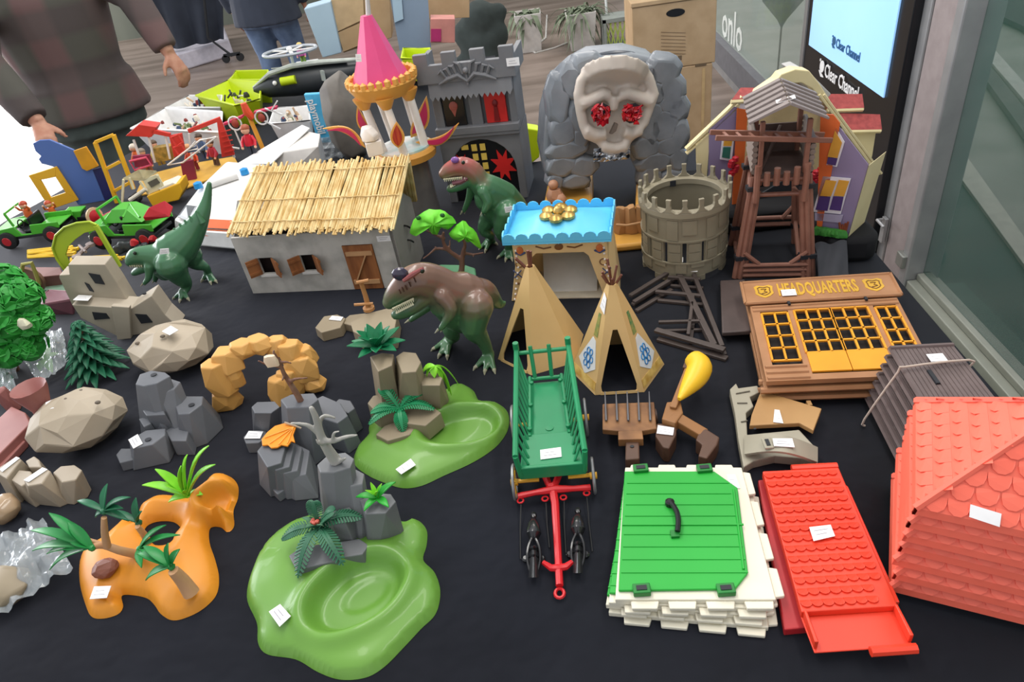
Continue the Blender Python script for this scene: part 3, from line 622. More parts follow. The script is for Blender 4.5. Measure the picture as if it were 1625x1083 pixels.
# ---- peach toy figure lying at the cave foot
c = P(882, 318, .055); g = G(); g.rock(c, .02, .016, .03, 5, 7, .7); g.sph(c+V((-.002, 0, .04)), .012); g.rock(c+V((.012, -.008, 0)), .012, .012, .018, 6)
tagm(g.build('rock_figure', mat('peach_brown_plastic', 'c08e70', .5)), 'small peach brown rock creature between the blue roof and the skull cave', 'toy figure')

# ---- pink topped carousel pavilion
base = P(640, 345); base.z = 0; A = Q(640, 250, base); top = Q(583, 12, base)
t = thing('toy_pavilion', 'pink cone-roofed toy pavilion with white columns, golden rims and pink petals', 'toy pavilion', base)
pink = mat('hot_pink_plastic', 'd4487c', .35, 'c84074', 8); gold = mat('golden_orange_plastic', 'dca24e', .4, 'cf9444', 10); whp = mat('white_plastic', 'ece6e0', .4); magenta = mat('magenta_petal', 'c62d5e', .35)
zf = Q(640, 242, base).z; zr = Q(606, 130, base).z; zt = Q(587, 22, base).z; tx_ = base.x; ax_ = V((0, 0, 1))
rad = (Q(663, 130, base)-Q(550, 130, base)).length/2
def cz_(px, py): q = Q(px, py, base); return V((q.x, q.y, q.z))
cf, cr_, ct = cz_(643, 236), cz_(606, 128), cz_(585, 24); ax = (ct-cf).normalized()
g = G(); g.lathe(cr_, [(rad*.86, 0), (rad*.6, (ct-cr_).length*.33), (rad*.16, (ct-cr_).length), (.0, (ct-cr_).length)], 10, ax=ax); g.build('cone_roof', pink, t, sm=20)
g = G(); g.lathe(cr_, [(rad*.8, -.03), (rad*.98, -.008), (rad*1.02, 0), (rad*1.0, .004), (rad*.86, .002)], 32, ax=ax)
sx_ = ax.cross(V((0, 1, 0))).normalized(); sy_ = ax.cross(sx_)
for i in range(26): a = i*2*math.pi/26; g.sph(cr_+(sx_*math.cos(a)+sy_*math.sin(a))*rad*.95+ax*.008, (.009, .009, .012), 6)
g.build('roof_rim', gold, t)
rf = rad*.92
for i, a in enumerate((.5, 1.7, 2.9, 4.1, 5.3)):
    d_ = sx_*math.cos(a)+sy_*math.sin(a); g = G(); g.cyl(cf+d_*rf*.72+ax*.004, cr_+d_*rf*.78-ax*.03, .011, .009, 12); g.build('column', whp, t)
    g = G(); g.lathe(cr_+d_*rf*.76-ax*.05, [(.011, 0), (.022, .02), (.024, .026)], 12, ax=ax); g.build('column_capital', gold, t)
g = G(); g.lathe(cf, [(rf*.6, -.03), (rf*.98, -.02), (rf*1.02, -.004), (rf*.96, .004), (.02, .004)], 32, ax=ax); g.build('golden_floor_rim', gold, t)
g = G(); g.lathe(cf, [(rf*.86, .0041), (rf*.86, .009), (.01, .009)], 28, ax=ax); g.build('floor_disc', mat('white_floor_swirl', 'e8e4e0', .4, '7fb6b8', 18), t)
def petal(a0, a1, wd2, up_, mts=(gold, magenta)):
    """petal running from a0 to a1 (scene points) with bulging magenta inset"""
    d = a1-a0; L = d.length; d.normalize(); sd = d.cross(HF).normalized(); nn = sd.cross(d); out_ = []; inn = []
    bow = sd*up_
    for k, lst in ((1, out_), (.66, inn)):
        n = 10
        for side in (1, -1):
            rng = range(n+1) if side == 1 else range(n-1, 0, -1)
            for i in rng: u = i/n; lst.append(a0 + d*L*(.5+(u-.5)*(1 if k == 1 else .82)) + sd*(side*wd2*k*math.sin(math.pi*u)**.8*(1.2-u*.7)) + bow*math.sin(math.pi*u))
    g = G(); g.prism([p+HF*.003 for p in out_], HF*-.007); pt = g.build('petal', mts[0], t, sm=0); g = G(); g.prism([p-HF*.0045 for p in inn], HF*-.002); g.build('petal_inset', mts[1], pt, sm=0)
petal(Q(652, 218, base, .03), Q(677, 152, base, .03), .02, -.01)
petal(Q(590, 214, base, .04), Q(567, 168, base, .05), .014, .008)
petal(Q(660, 226, base, -.02), Q(728, 195, base, -.01), .011, -.02)
petal(Q(580, 234, base, -.02), Q(512, 204, base, -.01), .009, -.02)
petal(Q(632, 234, base, -rf-.0), Q(629, 193, base, -rf+.0), .019, 0, (gold, mat('dark_red_petal', '9c1f22', .4, 'b84a2a', 60, stretch=(3, 3, .3))))
g = G(); g.cyl(ct, Q(582, -14, base), .006, .004); g.build('spire', mat('pale_clear_spire', 'c9c5c2', .2), t)
g = G(); g.cyl(V((cf.x, cf.y, 0)), cf-ax*.02, .055, .05, 14); g.build('pedestal', mat('smoky_clear_plastic', '6a6766', .2, '4d4a4a', 9), t)
c = Q(592, 226, base, -rf*.9); g = G(); g.box(c-V((0, 0, .012)), (.038, .03, .034), rz=.3); g.build('white_step_box', whp, t, bev=.002); g = G(); g.rock(c+V((-.004, 0, .006)), .022, .02, .032, 3, 7, .6); g.build('white_swan', whp, t, bev=.003)
sticker(t, [Q(x, y, base, -rad*.63) for x, y in ((565, 98), (574, 98), (573, 86), (564, 86))])

# ---- clear plastic tub in front of the pavilion
b = P(668, 335, 0); t = thing('clear_plastic_tub', 'tall clear plastic tub holding small tan parts behind the thatched hut', 'tub', b)
cl = clear('clear_plastic', 'c8c4c2', .22)
g = G(); g.lathe(b, [(.03, 0), (.032, .002), (.042, .15), (.043, .152), (.041, .152), (.030, .004)], 20); g.build('tub', cl, t)
g = G(); rq = random.Random(2)
for i in range(9): g.rock(b+V((rq.uniform(-.016, .016), rq.uniform(-.016, .016), .005+i*.005)), .011, .011, .014, i)
t2 = tagm(g.build('toy_parts', mat('tan_small_parts', 'c9a06a', .5, '6a5040', 40), loc=b+V((0, 0, .006))), 'tan and brown small parts lying inside the clear tub', 'toy parts'); t2['kind'] = 'stuff'

# ---- stone hut with thatched roof
A, B = P(402, 466), P(645, 456); an, wd_ = frame(A, B); F = upright(A, an); D = .15; hh = .142
t = thing('toy_hut', 'grey stone-walled toy hut with a straw thatched roof and wooden shutters', 'toy hut', (A+B)/2)
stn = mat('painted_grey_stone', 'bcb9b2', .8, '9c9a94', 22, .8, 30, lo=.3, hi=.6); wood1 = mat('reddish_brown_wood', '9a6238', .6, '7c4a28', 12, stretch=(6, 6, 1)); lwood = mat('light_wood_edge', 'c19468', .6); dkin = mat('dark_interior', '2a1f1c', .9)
W_ = wd_; g = G(); op = [(.028, .058, .055, .098), (.105, .058, .135, .098)]  # x0,z0,x1,z1 scaled below
k = W_/.373; op = [(x0*k+.005, z0, x1*k+.005, z1) for x0, z0, x1, z1 in ((.04, .05, .075, .09), (.142, .052, .175, .092))]; door = (.252*k, .002, .322*k, .11)
xs = [0, op[0][0], op[0][2], op[1][0], op[1][2], door[0], door[2], W_]
for i in range(7):
    if i in (1, 3): o4 = op[i//2]; mapbox(g, F, xs[i], xs[i+1], 0, .006, 0, o4[1]); mapbox(g, F, xs[i], xs[i+1], 0, .006, o4[3], hh)
    elif i == 5: mapbox(g, F, xs[i], xs[i+1], 0, .006, door[3], hh)
    else: mapbox(g, F, xs[i], xs[i+1], 0, .006, 0, hh)
mapbox(g, F, 0, .006, .006, D-.006, 0, hh); mapbox(g, F, 0, W_, D-.006, D, 0, hh)
g.build('wall', stn, t, sm=0)
g = G(); rz_ = .062; mpoly(g, lambda x, y, z: F(W_-.006+y, x, z), [(0.0, 0), (D, 0), (D, hh), (D/2, hh+rz_-.008), (0, hh-.003)], 0, .008); g.build('gable_wall', mat('smooth_grey_card', '8f8b86', .7), t, sm=0); g = G(); mpoly(g, lambda x, y, z: F(y, x, z), [(0.0061, hh), (D-.0061, hh), (D/2, hh+rz_-.008)], 0, .006)
g.build('gable_wall', mat('smooth_grey_card', '8f8b86', .7), t, sm=0)
g = G(); mapbox(g, F, .01, W_-.01, .03, .032, .002, hh-.002); g.build('interior_shade_sheet', dkin, t, sm=0)  # dark sheet standing for the shade inside the hut
for (x0, z0, x1, z1) in op:
    for s_, xx in ((-1, x0), (1, x1)):
        g = G(); dx = .02*s_; p = [F(xx, -.001, z0), F(xx+dx*1.0, -.02, z0), F(xx+dx*1.0, -.02, z1), F(xx, -.001, z1)]; nn = (p[1]-p[0]).cross(p[3]-p[0]).normalized()*.003; g.prism(p, nn)
        for zz in (z0+.008, z1-.008): g.beam(p[0].lerp(p[3], (zz-z0)/(z1-z0))-nn*.3, p[1].lerp(p[2], (zz-z0)/(z1-z0))-nn*.3, .003, .005)
        g.build('shutter', wood1, t, sm=0)
    g = G(); mapbox(g, F, x0-.004, x1+.004, -.006, .004, z0-.005, z0-.0005); g.build('window_sill', mat('pale_stone_sill', 'cfcdc8', .7), t, sm=0)
g = G(); mapbox(g, F, door[0]+.001, door[2]-.001, -.003, .005, door[1], door[3]-.001); dr = g.build('door', wood1, t, sm=0)
g = G(); dx0, dx1 = door[0]+.002, door[2]-.002
for zz in (.016, .086): mapbox(g, F, dx0+.004, dx1-.002, -.006, -.0031, zz, zz+.01)
g.beam(F(dx0+.012, -.005, .026), F(dx1-.018, -.005, .086), .003, .009, up=(0, 1, 0)); g.build('door_brace', lwood, dr, sm=0)
# thatch: side by side reeds
ea, eb = P(362, 372, hh-.002), P(622, 364, hh-.002)
ra, rb = F(-.0, D/2+.0, hh+rz_), F(W_, D/2, hh+rz_)
ea, eb = Q(363, 370, A, -.022), Q(625, 363, B, -.022); ra, rb = Q(404, 268, A, .075), Q(648, 256, B, .075)
straw = mat('golden_straw', 'e6cd96', .6, 'cfaa68', 45, .5, 80, stretch=(1, 1, 1)); strawd = mat('pale_straw', 'eed9a4', .6, 'cda968', 40)
g = G(); rq = random.Random(11); N = 84
for lay in range(2):
    for i in range(N):
        u = (i+rq.random())/N; a = ea.lerp(eb, u); b_ = ra.lerp(rb, min(1, u+rq.uniform(-.01, .03))); ext_ = (a-b_).normalized()
        a = a + ext_*rq.uniform(-.006, .012) + V((0, 0, lay*.003+rq.uniform(0, .002))); b_ = b_ - ext_*rq.uniform(-.004, .012) + V((0, 0, lay*.003+rq.uniform(0, .003)))
        g.m = rq.randint(0, 1); m_ = a.lerp(b_, .5)+V((rq.uniform(-.002, .002), 0, .001)); r_ = rq.uniform(.0019, .0032); g.tube([a, m_, b_], [r_*1.1, r_, r_*.8], 6)
th = g.build('thatched_roof', [straw, strawd], t, sm=60)
g = G(); bk = F(0, D+.03, hh-.02), F(W_, D+.03, hh-.02)
for i in range(48): u = i/47; g.tube([ra.lerp(rb, u), bk[0].lerp(bk[1], u)], .005, 5)
g.build('rear_thatch', straw, t)
for v_ in (.12, .45, .88):
    g = G(); pts = [ea.lerp(eb, u).lerp(ra.lerp(rb, u), v_)+V((0, -.002, .0085+.0008*math.sin(u*60))) for u in (i/40 for i in range(41))]; g.tube(pts, .0012, 5); g.build('binding_thread', strawd, t)
sticker(t, [F(W_-.036, -.0008, hh-.014), F(W_-.006, -.0008, hh-.014), F(W_-.006, -.0008, hh-.0-.027), F(W_-.036, -.0008, hh-.027)][:4])
for zz in (.05, .085): g = G(); g.tube([F(W_+.002, D*.45, zz+.03), F(W_+.01, D*.45, zz+.028), F(W_+.012, D*.5, zz+.02), F(W_+.004, D*.55, zz+.02)], .002, 6); g.build('wall_hook', mat('dark_metal', '2b2826', .4, metal=.6), t)
# ================================================================ RIGHT HALF
# ---- black cloth covered riser and purple house
ZR = .055
g = G(); rp = [(.30, 1.36), (.505, 1.36), (.505, 1.2), (.585, 1.19), (.603, 1.21), (.604, 1.6), (.3, 1.62)]
g.prism([(x, y, .0005) for x, y in rp], (0, 0, ZR-.001)); rs = tagm(g.build('fabric_covered_riser', mat('black_velvet', '101014', .85, bump=.3, bscale=12), bev=.012, sm=40), 'low black cloth covered box lifting up the purple house', 'riser')
g = G(); c0 = P(1292, 395, .03)
g.grid(lambda u, v: P(1290+48*u+6*v, 384+58*v-4*u, .02+.03*(1-v))+V((0, -.012, .004*math.sin(u*9+v*4))), 12, 8, .003)
tagm(g.build('grey_cloth', mat('charcoal_cloth', '3a3b40', .9, bump=.3), loc=c0), 'folded charcoal grey cloth in front of the black riser', 'cloth')
hbp = P(1300, 370, ZR); n1 = None
A, B = P(1293, 368, ZR), P(1346, 375, ZR); dr_ = (B-A).normalized(); nR = V((-dr_.y, dr_.x, 0))
t = thing('toy_house', 'cream gabled toy house with purple and orange walls and red dormer roofs', 'toy house', hbp)
crm = mat('cream_plastic', 'e4d6a8', .5, 'd8c898', 8); lil = mat('lilac_wall', '8c7f9e', .5, '857697', 5); lil2 = mat('pale_lilac_wall', 'a8a0b8', .5); org = mat('orange_wall', 'd9672f', .5); prp = mat('purple_shade', '4c3472', .5); amb = mat('amber_pane', 'dca03c', .4); tile = mat('dusty_red_tiles', 'a94a48', .6, '8f3c3c', 90); whf = mat('white_frame', 'e6e2ea', .5)
def RW(px, py, d=0): return Q(px, py, A, d, nR)
def face(pxs, m_, nm, par, d, th=.003, fn=RW, nn=nR): g = G(); g.prism([fn(x, y, d) for x, y in pxs], nn*th); return g.build(nm, m_, par, sm=0)
face([(1296, 368), (1346, 375), (1378, 262), (1324, 192), (1306, 228)], lil, 'side_wing_wall', t, 0)
face([(1296, 366), (1303, 367), (1333, 196), (1322, 182), (1302, 182)], org, 'orange_pillar', t, -.004)
wf = face([(1311, 262), (1328, 265), (1340, 226), (1326, 202)], whf, 'window_frame', t, -.004)
face([(1313, 249), (1329, 251), (1336, 227), (1325, 208)], amb, 'pane', wf, -.006, .0015); face([(1312, 260), (1326, 263), (1329, 252), (1314, 250)], prp, 'lower_pane', wf, -.006, .0015)
wf = face([(1290, 336), (1334, 340), (1350, 284), (1306, 280)], whf, 'window_frame', t, -.004)
for x0, x1, dx in ((1294, 1313, 16), (1316, 1334, 15)):
    face([(x0+dx*.45, 311), (x1+dx*.35, 312), (x1+dx*.9, 288), (x0+dx*1.0, 286)], amb, 'pane', wf, -.006, .0015); face([(x0, 333), (x1, 335), (x1+dx*.3, 313), (x0+dx*.4, 312)], prp, 'lower_pane', wf, -.006, .0015)
face([(1293, 350), (1334, 354), (1338, 342), (1293, 338)], lil2, 'painted_ledge', t, -.004)
g = G(); g.m = 0
for i in range(9): g.rock(RW(1296+i*5.2, 368+i*.7, -.01)+V((0, 0, -.004)), .009, .007, .014, i, 7)
g.build('painted_bushes', mat('leaf_green', '3f8a34', .5, '2c6a28', 60), t)
g = G()
for dx in (-6, -1, 4, 8): g.tube([RW(1337+dx*.3, 372, -.006), RW(1338+dx, 352-abs(dx)*.6+5, -.006)], [.004, .002], 6)
g.build('brown_plant', mat('brown_red_plant', '7a3a22', .6), t)
g = G(); a_, b_, c_, d_ = RW(1346, 375), RW(1379, 262), RW(1379, 262, .0)+V((.05, .05, 0)), RW(1346, 375)+V((.05, .05, 0)); g.prism([a_+V((.001, 0, 0)), b_, c_, d_], nR*-.003); g.build('cream_end_wall', crm, t, sm=0)
# gabled front frame and back
hb_ = P(1240, 372, ZR)+HF*.165
def FW_(px, py, d=0): q_ = Q(px, py, hb_, d); q_.z = max(q_.z, ZR+.0006); return q_
def roofslab(p, q, dep, th): g = G(); a_, b_ = FW_(*p), FW_(*q); u_ = (b_-a_).cross(HF).normalized(); u_ = u_ if u_.z > 0 else -u_; g.prism([a_, b_, b_+HF*dep, a_+HF*dep], u_*th); return g
g = roofslab((1091, 246), (1187, 158), .012, .003); g.build('left_roof', crm, t, sm=0)
g = roofslab((1091, 240), (1180, 156), .012, .006); g.build('roof_edge_strip', crm, t, bev=.001)
g = roofslab((1302, 152), (1396, 278), .02, .003); g.build('right_roof', crm, t, sm=0)
for o1 in (0, 7): g = G(); g.beam(FW_(1300+o1, 150, -.012), FW_(1392+o1, 276, -.012), .004, .005); g.build('roof_edge_strip', crm, t, bev=.001)
g = G(); ot = [(1182, 178), (1200, 150), (1232, 128), (1240, 118), (1262, 110), (1284, 112), (1300, 132), (1318, 160), (1304, 164), (1290, 142), (1272, 132), (1250, 133), (1210, 152), (1196, 180)]
g.prism([FW_(x, y, -.004) for x, y in ot], HF*.03); g.build('gable_arch', crm, t, bev=.002, sm=0)
g = G(); g.prism([FW_(x, y, .09) for x, y in ((1166, 330), (1310, 330), (1322, 168), (1275, 118), (1240, 122), (1182, 176))], HF*.004); g.build('back_wall', mat('warm_cream_wall', 'd3bd90', .6), t, sm=0)
g = G(); g.prism([FW_(1268, 118, .0), FW_(1284, 114, .0), FW_(1320, 150, .0), FW_(1308, 162, .0)], HF*.09+V((0, 0, .0))); g.build('grey_roof_vent', mat('pale_grey_plastic', 'b9b7b4', .5), t, bev=.003)
g = G(); g.prism([FW_(x, y, .003) for x, y in ((1190, 372), (1284, 372), (1246, 285))], HF*.004); g.build('house_interior_shade', dk, t, sm=0)  # flat dark triangle in place of the shade inside the house
# left wing
face([(1125, 300), (1168, 310), (1176, 172), (1166, 170), (1125, 205)], lil, 'side_wing_wall', t, .0, fn=FW_, nn=HF)
face([(1162, 330), (1176, 330), (1187, 175), (1170, 172)], org, 'orange_pillar', t, -.006, fn=FW_, nn=HF)
face([(1107, 288), (1121, 288), (1127, 212), (1104, 228)], crm, 'cream_end_wall', t, .001, fn=FW_, nn=HF)
wf = face([(1143, 253), (1161, 256), (1166, 212), (1147, 216)], whf, 'window_frame', t, -.004, fn=FW_, nn=HF)
face([(1148, 232), (1161, 232), (1163, 216), (1150, 219)], amb, 'pane', wf, -.006, .0015, FW_, HF); face([(1146, 250), (1158, 252), (1160, 234), (1148, 234)], mat('teal_pane', '2c6a5c', .4), 'lower_pane', wf, -.006, .0015, FW_, HF)
for nm, q, d in (('dormer_roof', [(1160, 162), (1188, 160), (1196, 143), (1174, 143)], .0), ('dormer_roof', [(1312, 176), (1369, 174), (1366, 152), (1306, 152)], .06), ('dormer_roof', [(1342, 209), (1397, 208), (1394, 184), (1330, 182)], .03)):
    g = G(); p = [FW_(*q[0], d), FW_(*q[1], d), FW_(*q[2], d+.03), FW_(*q[3], d+.03)]; n_ = (p[1]-p[0]).cross(p[3]-p[0]).normalized(); g.prism(p, n_*.006); r_ = g.build(nm, tile, t, sm=0)
    g = G(); g.tube([FW_(*q[0], d-.002), FW_(*q[1], d-.002)], .0045, 6); g.tube([FW_(*q[1], d-.002), p[2]], .003, 6); g.build('cream_rim', crm, r_)
g = G(); g.prism([FW_(1342, 211, .034), FW_(1390, 211, .034), FW_(1384, 250, .034), FW_(1366, 248, .034)], HF*.03); g.build('chimney_wall', crm, t, bev=.001, sm=0)
g = G(); g.prism([FW_(1176, 164, -.002), FW_(1190, 160, -.002), FW_(1192, 185, -.002), FW_(1172, 176, -.002)], HF*.02); g.build('dormer_wall', whf, t, sm=0)
# red blossoms hung on the pillars
for i, (x, y) in enumerate(((1162, 262), (1297, 278))):
    c = FW_(x, y, -.02); g = G()
    for k in range(6): g.sph(c+V((.006*math.cos(k*1.9)+k*.0012*(1-2*i), 0, -.006*k+.012)), .008, 7)
    g.build('red_flower_garland', mat('crimson_plastic', 'b01c2c', .4), t)

# ---- wooden watchtower
FL_, FR_ = P(1173, 441), P(1282, 439); an, w_ = frame(FL_, FR_); c0 = (FL_+FR_)/2; F = upright(c0, an); hw = w_/2; dp = .135
t = thing('watchtower', 'tall brown log watchtower with a grey corrugated gable roof', 'toy tower', c0)
brn = mat('reddish_brown_log_plastic', '8e6252', .5, '805546', 25); brd = mat('dark_brown_plastic', '5f4a42', .5, '52403a', 25); gbr = mat('grey_brown_plastic', '83766e', .5, '786b63', 25)
zp = Q(1284, 282, FR_+HF*.012).z; tw = hw*.66; y0t, y1t = .022, dp-.015
bt = [(-hw, 0), (hw, 0), (hw, dp), (-hw, dp)]; tp = [(-tw, y0t), (tw, y0t), (tw, y1t), (-tw, y1t)]
for (xa, ya), (xb, yb) in zip(bt, tp):
    g = G(); a_, b_ = F(xa, ya, 0), F(xb, yb, zp)
    for k, (dx, dy) in enumerate(((-.009, 0), (0, -.003), (.009, 0))): g.tube([a_+V((dx, dy, .001)), b_+V((dx*.8, dy, 0))], [.0055, .005], 8)
    lg = g.build('leg', brn, t)
    for v_ in (.22, .9): q = a_.lerp(b_, v_); g = G(); g.box(q, (.03, .017, .008)); g.build('strap', dk, lg, sm=0)
def brace(x0, y0, z0, x1, y1, z1, r=.0045): g = G(); g.tube([F(x0, y0, z0), F(x1, y1, z1)], r, 8); return g.build('cross_brace', brn, t)
for z in (.006, .017, .028): brace(-hw*.95, -.001, z, hw*.95, -.001, z)
brace(-hw*.95, dp, .045, hw*.8, dp, .045); brace(-hw*.9, dp, .06, hw*.8, dp, .06)
for s_ in (-1, 1):
    brace(s_*hw*.9, 0, .055, s_*hw*.45, 0, .03); brace(s_*hw*.75, dp-.005, .09, s_*hw*.4, dp-.005, .06); brace(s_*hw, 0, .01, s_*hw, dp, .01); brace(s_*hw*.9, .01, .05, s_*hw*.9, dp*.5, .075); brace(s_*hw*.85, dp*.5, .01, s_*hw*.8, dp, .06)
    brace(s_*tw, y0t, zp-.03, s_*tw, y1t, zp-.07); brace(s_*tw*1.05, y1t, zp-.03, s_*tw*1.25, y0t, zp-.07)
brace(-tw*1.05, y0t-.002, zp-.035, tw*1.05, y0t-.002, zp-.035); brace(-tw*1.1, y0t-.006, zp-.004, tw*1.1, y0t-.006, zp-.004)
g = G(); mapbox(g, F, -tw*1.1, tw*1.1, y0t-.008, y1t+.008, zp, zp+.006)
g.build('platform', brd, t, sm=0)
for i in range(6):
    x = -tw+i*tw*.4; h = .026 if i in (0, 5) else (.012 if i % 2 else .02); g = G(); p = F(x, y0t-.012, zp-.012 if 0 < i < 5 else zp-.045); g.tube([p, F(x, y0t-.012, zp+h)], [.006, .0058], 8); g.build('palisade_post', brn, t)
zr_ = Q(1225, 208, FL_).z; zt_ = zp + .1
for s_ in (-1, 1):    # slatted sides of the cabin, upper posts
    g = G()
    for i in range(6): z = zp+.012+i*.0105; g.tube([F(s_*tw*1.15, y0t-.006, z), F(s_*tw*1.15, y1t+.006, z+.004)], .0055, 6)
    g.build('slatted_side_wall', gbr, t)
    for y in (y0t-.006, y1t):
        g = G(); g.beam(F(s_*tw*.92, y, zp+.007), F(s_*tw*.92, y, zt_+.004), .008, .008, up=(0, 1, 0)); g.build('roof_post', brn, t, bev=.001, sm=0)
g = G(); g.beam(F(-tw*.8, y0t+.01, zp+.008), F(tw*.1, y1t-.01, zp+.06), .006); g.build('diagonal_ladder_beam', brd, t, bev=.001)
g = G(); mapbox(g, F, -tw*.9, tw*.9, y1t+.003, y1t+.007, zp+.007, zp+.06); g.build('cabin_back_wall', brd, t, sm=0)
la, lb = Q(1136, 208, F(0, y0t-.02, 0)), Q(1322, 212, F(0, y0t-.02, 0)); 
for k in (0, 1):
    g = G(); o1 = HF*(k*.03)+V((0, 0, -.012+.0*k)); g.beam(la+o1, lb+o1, .005, .009); g.build('long_rail', brn, t, bev=.001, sm=0)
g = G()
for i in range(1, 9): p = la.lerp(lb, i/9)+V((0, 0, -.012)); g.beam(p, p+HF*.03, .005, .005)
g.build('rail_rungs', brn, t, sm=0)
# roof
ze = zt_+.004; rd = .03; g = G(); ov = tw*1.5
for s_ in (-1, 1):
    n = 6
    for i in range(n):
        ya = y0t-.03+(y1t+.04-y0t+.015)*i/n; yb = y0t-.03+(y1t+.04-y0t+.015)*(i+1)/n
        p = [F(0, ya, ze+rd+.004), F(s_*ov, ya, ze+.004), F(s_*ov, yb-.001, ze-.0), F(0, yb-.001, ze+rd)]; nn = (p[1]-p[0]).cross(p[3]-p[0]).normalized()*.004; nn = nn if nn.z > 0 else -nn; g.prism(p, nn)
g.build('corrugated_roof', mat('warm_grey_roof', '857a76', .5, '7a6f6b', 25), t, bev=.0008, sm=0)
sticker(t, [F(-.018, y0t-.005, ze+rd*.62+.008), F(.012, y0t-.005, ze+rd*.85+.008), F(.012, y0t+.012, ze+rd*.85+.008), F(-.018, y0t+.012, ze+rd*.62+.008)], lift=.002)

# ---- round stone keep
cf_ = P(1105, 446); r = .0835; c = cf_ + HF*r; c.z = 0; k_ = R0
t = thing('round_castle_tower', 'round olive grey toy castle tower with slit openings and battlements', 'toy tower', c)
olv = mat('olive_grey_plastic', '8f8772', .55, '857d69', 14); 
Ht = Q(1100, 346, cf_).z
def arc(g, r0, r1, a0, a1, z0, z1, n=4):
    A_ = [a0+(a1-a0)*i/n for i in range(n+1)]; rings = []
    for a in A_: rings.append([c+V((q*math.cos(a), q*math.sin(a), z)) for q, z in ((r0, z0), (r1, z0), (r1, z1), (r0, z1))])
    g.loft(rings)
g = G(); ns = 14; st_ = 2*math.pi/ns
arc(g, r-.007, r, 0, 2*math.pi, .012, Ht*.28, 56); arc(g, r-.007, r, 0, 2*math.pi, Ht*.62, Ht, 56)
for i in range(ns):
    a = i*st_+.1; arc(g, r-.007, r, a, a+st_*.78, Ht*.28, Ht*.62)
g.build('tower_wall', olv, t, sm=30)
g = G(); rq = random.Random(5)
for zr2 in (.3, .64, .98): arc(g, r, r+.003, 0, 6.2832, Ht*zr2-.0015, Ht*zr2+.0015, 56)
for zz0, zz1, ph in ((.02, Ht*.29, .2), (Ht*.66, Ht*.96, .0)):
    for i in range(ns): a = i*st_+ph+(.1 if i % 2 else 0); arc(g, r, r+.0022, a, a+st_*(.55 if i % 2 else .7), zz0+(.0 if i % 2 else .012), zz1, 4)
for i in range(ns): a = i*st_+.14; arc(g, r, r+.002, a, a+st_*.6, Ht*.33, Ht*.46); arc(g, r, r+.002, a, a+st_*.6, Ht*.48, Ht*.6)
g.build('block_relief', olv, t, sm=30)
g = G(); arc(g, r-.012, r+.006, 0, 6.2832, Ht, Ht+.012, 56); g.build('parapet_rim', olv, t, bev=.001, sm=30)
nm = 18
for i in range(nm):
    a = i*2*math.pi/nm; g = G(); d_ = V((math.cos(a), math.sin(a), 0)); s_ = V((-d_.y, d_.x, 0)); p = c+d_*(r+.0)+V((0, 0, Ht+.012)); W2 = .014
    g.prism([p+s_*x+V((0, 0, z)) for x, z in ((-W2*.9, 0), (W2*.9, 0), (W2*.4, .006), (W2*.28, .013), (W2*.35, .026), (-W2*.35, .026), (-W2*.28, .013), (-W2*.4, .006))], d_*.006)
    g.build('merlon', olv, t, bev=.0008, sm=0)
for i in range(7):
    a = i*2*math.pi/7+.2; g = G(); arc(g, r-.006, r+.001, a, a+.35, .0005, .0118, 4); g.build('foot_tab', olv, t, sm=30)
g = G(); p = c+V((.0, r-.012, Ht+.004)); g.box(p+V((-.01, 0, 0)), (.012, .004, .012)); g.build('inner_latch', dk, t, sm=0)
# little red figure behind the keep
b = P(1072, 288); g = G(); b = V((b.x, b.y, 0)); b = P(1073, 300); zt0 = Q(1072, 242, b).z; g.lathe(b, [(.01, 0), (.011, zt0*.6), (.008, zt0*.8)], 8); g.sph(b+V((0, 0, zt0*.92)), .009); g.tube([b+V((-.016, 0, zt0*.55)), b+V((0, 0, zt0*.72)), b+V((.016, 0, zt0*.5))], .004)
tagm(g.build('toy_figure', red, loc=b), 'small red toy figure standing between the skull cave and round tower', 'toy figure')

# ---- circus booth with light blue roof
A, B = P(812, 479), P(984, 476); an, w_ = frame(A, B); F = upright((A+B)/2, an); hw = w_/2; bA = (A+B)/2
zt_ = Q(895, 380, bA).z
t = thing('circus_booth', 'cream circus booth with painted symbols, white bulbs and a light blue tray roof', 'toy booth', bA)
bo = mat('warm_cream_plastic', 'dcc08e', .45, 'd3b582', 8); sky = mat('light_blue_plastic', '62c2ea', .35, '58b8e2', 6); inn = mat('pale_inner_cream', 'd8cbb4', .5)
tw = hw*.83
g = G(); ip = [(-hw*.72, .001), (-hw*.64, zt_*.3), (-hw*.5, zt_*.74), (-hw*.42, zt_*.8), (hw*.42, zt_*.8), (hw*.5, zt_*.74), (hw*.64, zt_*.3), (hw*.74, .001)]
mpoly(g, F, [(-hw, .001)] + ip + [(hw, .001), (tw*1.0, zt_*.6), (tw, zt_), (-tw, zt_), (-tw*1.0, zt_*.6)], 0, .006); g.build('painted_front', bo, t, bev=.001, sm=0)
Dp = .115
for s_ in (-1, 1):
    g = G(); p = [F(s_*hw, .0065, .001), F(s_*tw, .0065, zt_*.6), F(s_*tw, .0065, zt_), F(s_*tw, Dp, zt_), F(s_*hw*.95, Dp, .001)]; g.prism(p, F(-s_*.004, 0, 0)-F(0, 0, 0)); g.build('side_wall', bo, t, sm=0)
g = G(); mapbox(g, F, -tw, tw, Dp-.004, Dp, .003, zt_); g.build('back_wall', bo, t, sm=0)
g = G(); mapbox(g, F, -hw*.9, hw*.9, .007, Dp-.005, .0005, .003); g.build('booth_floor', inn, t, sm=0)
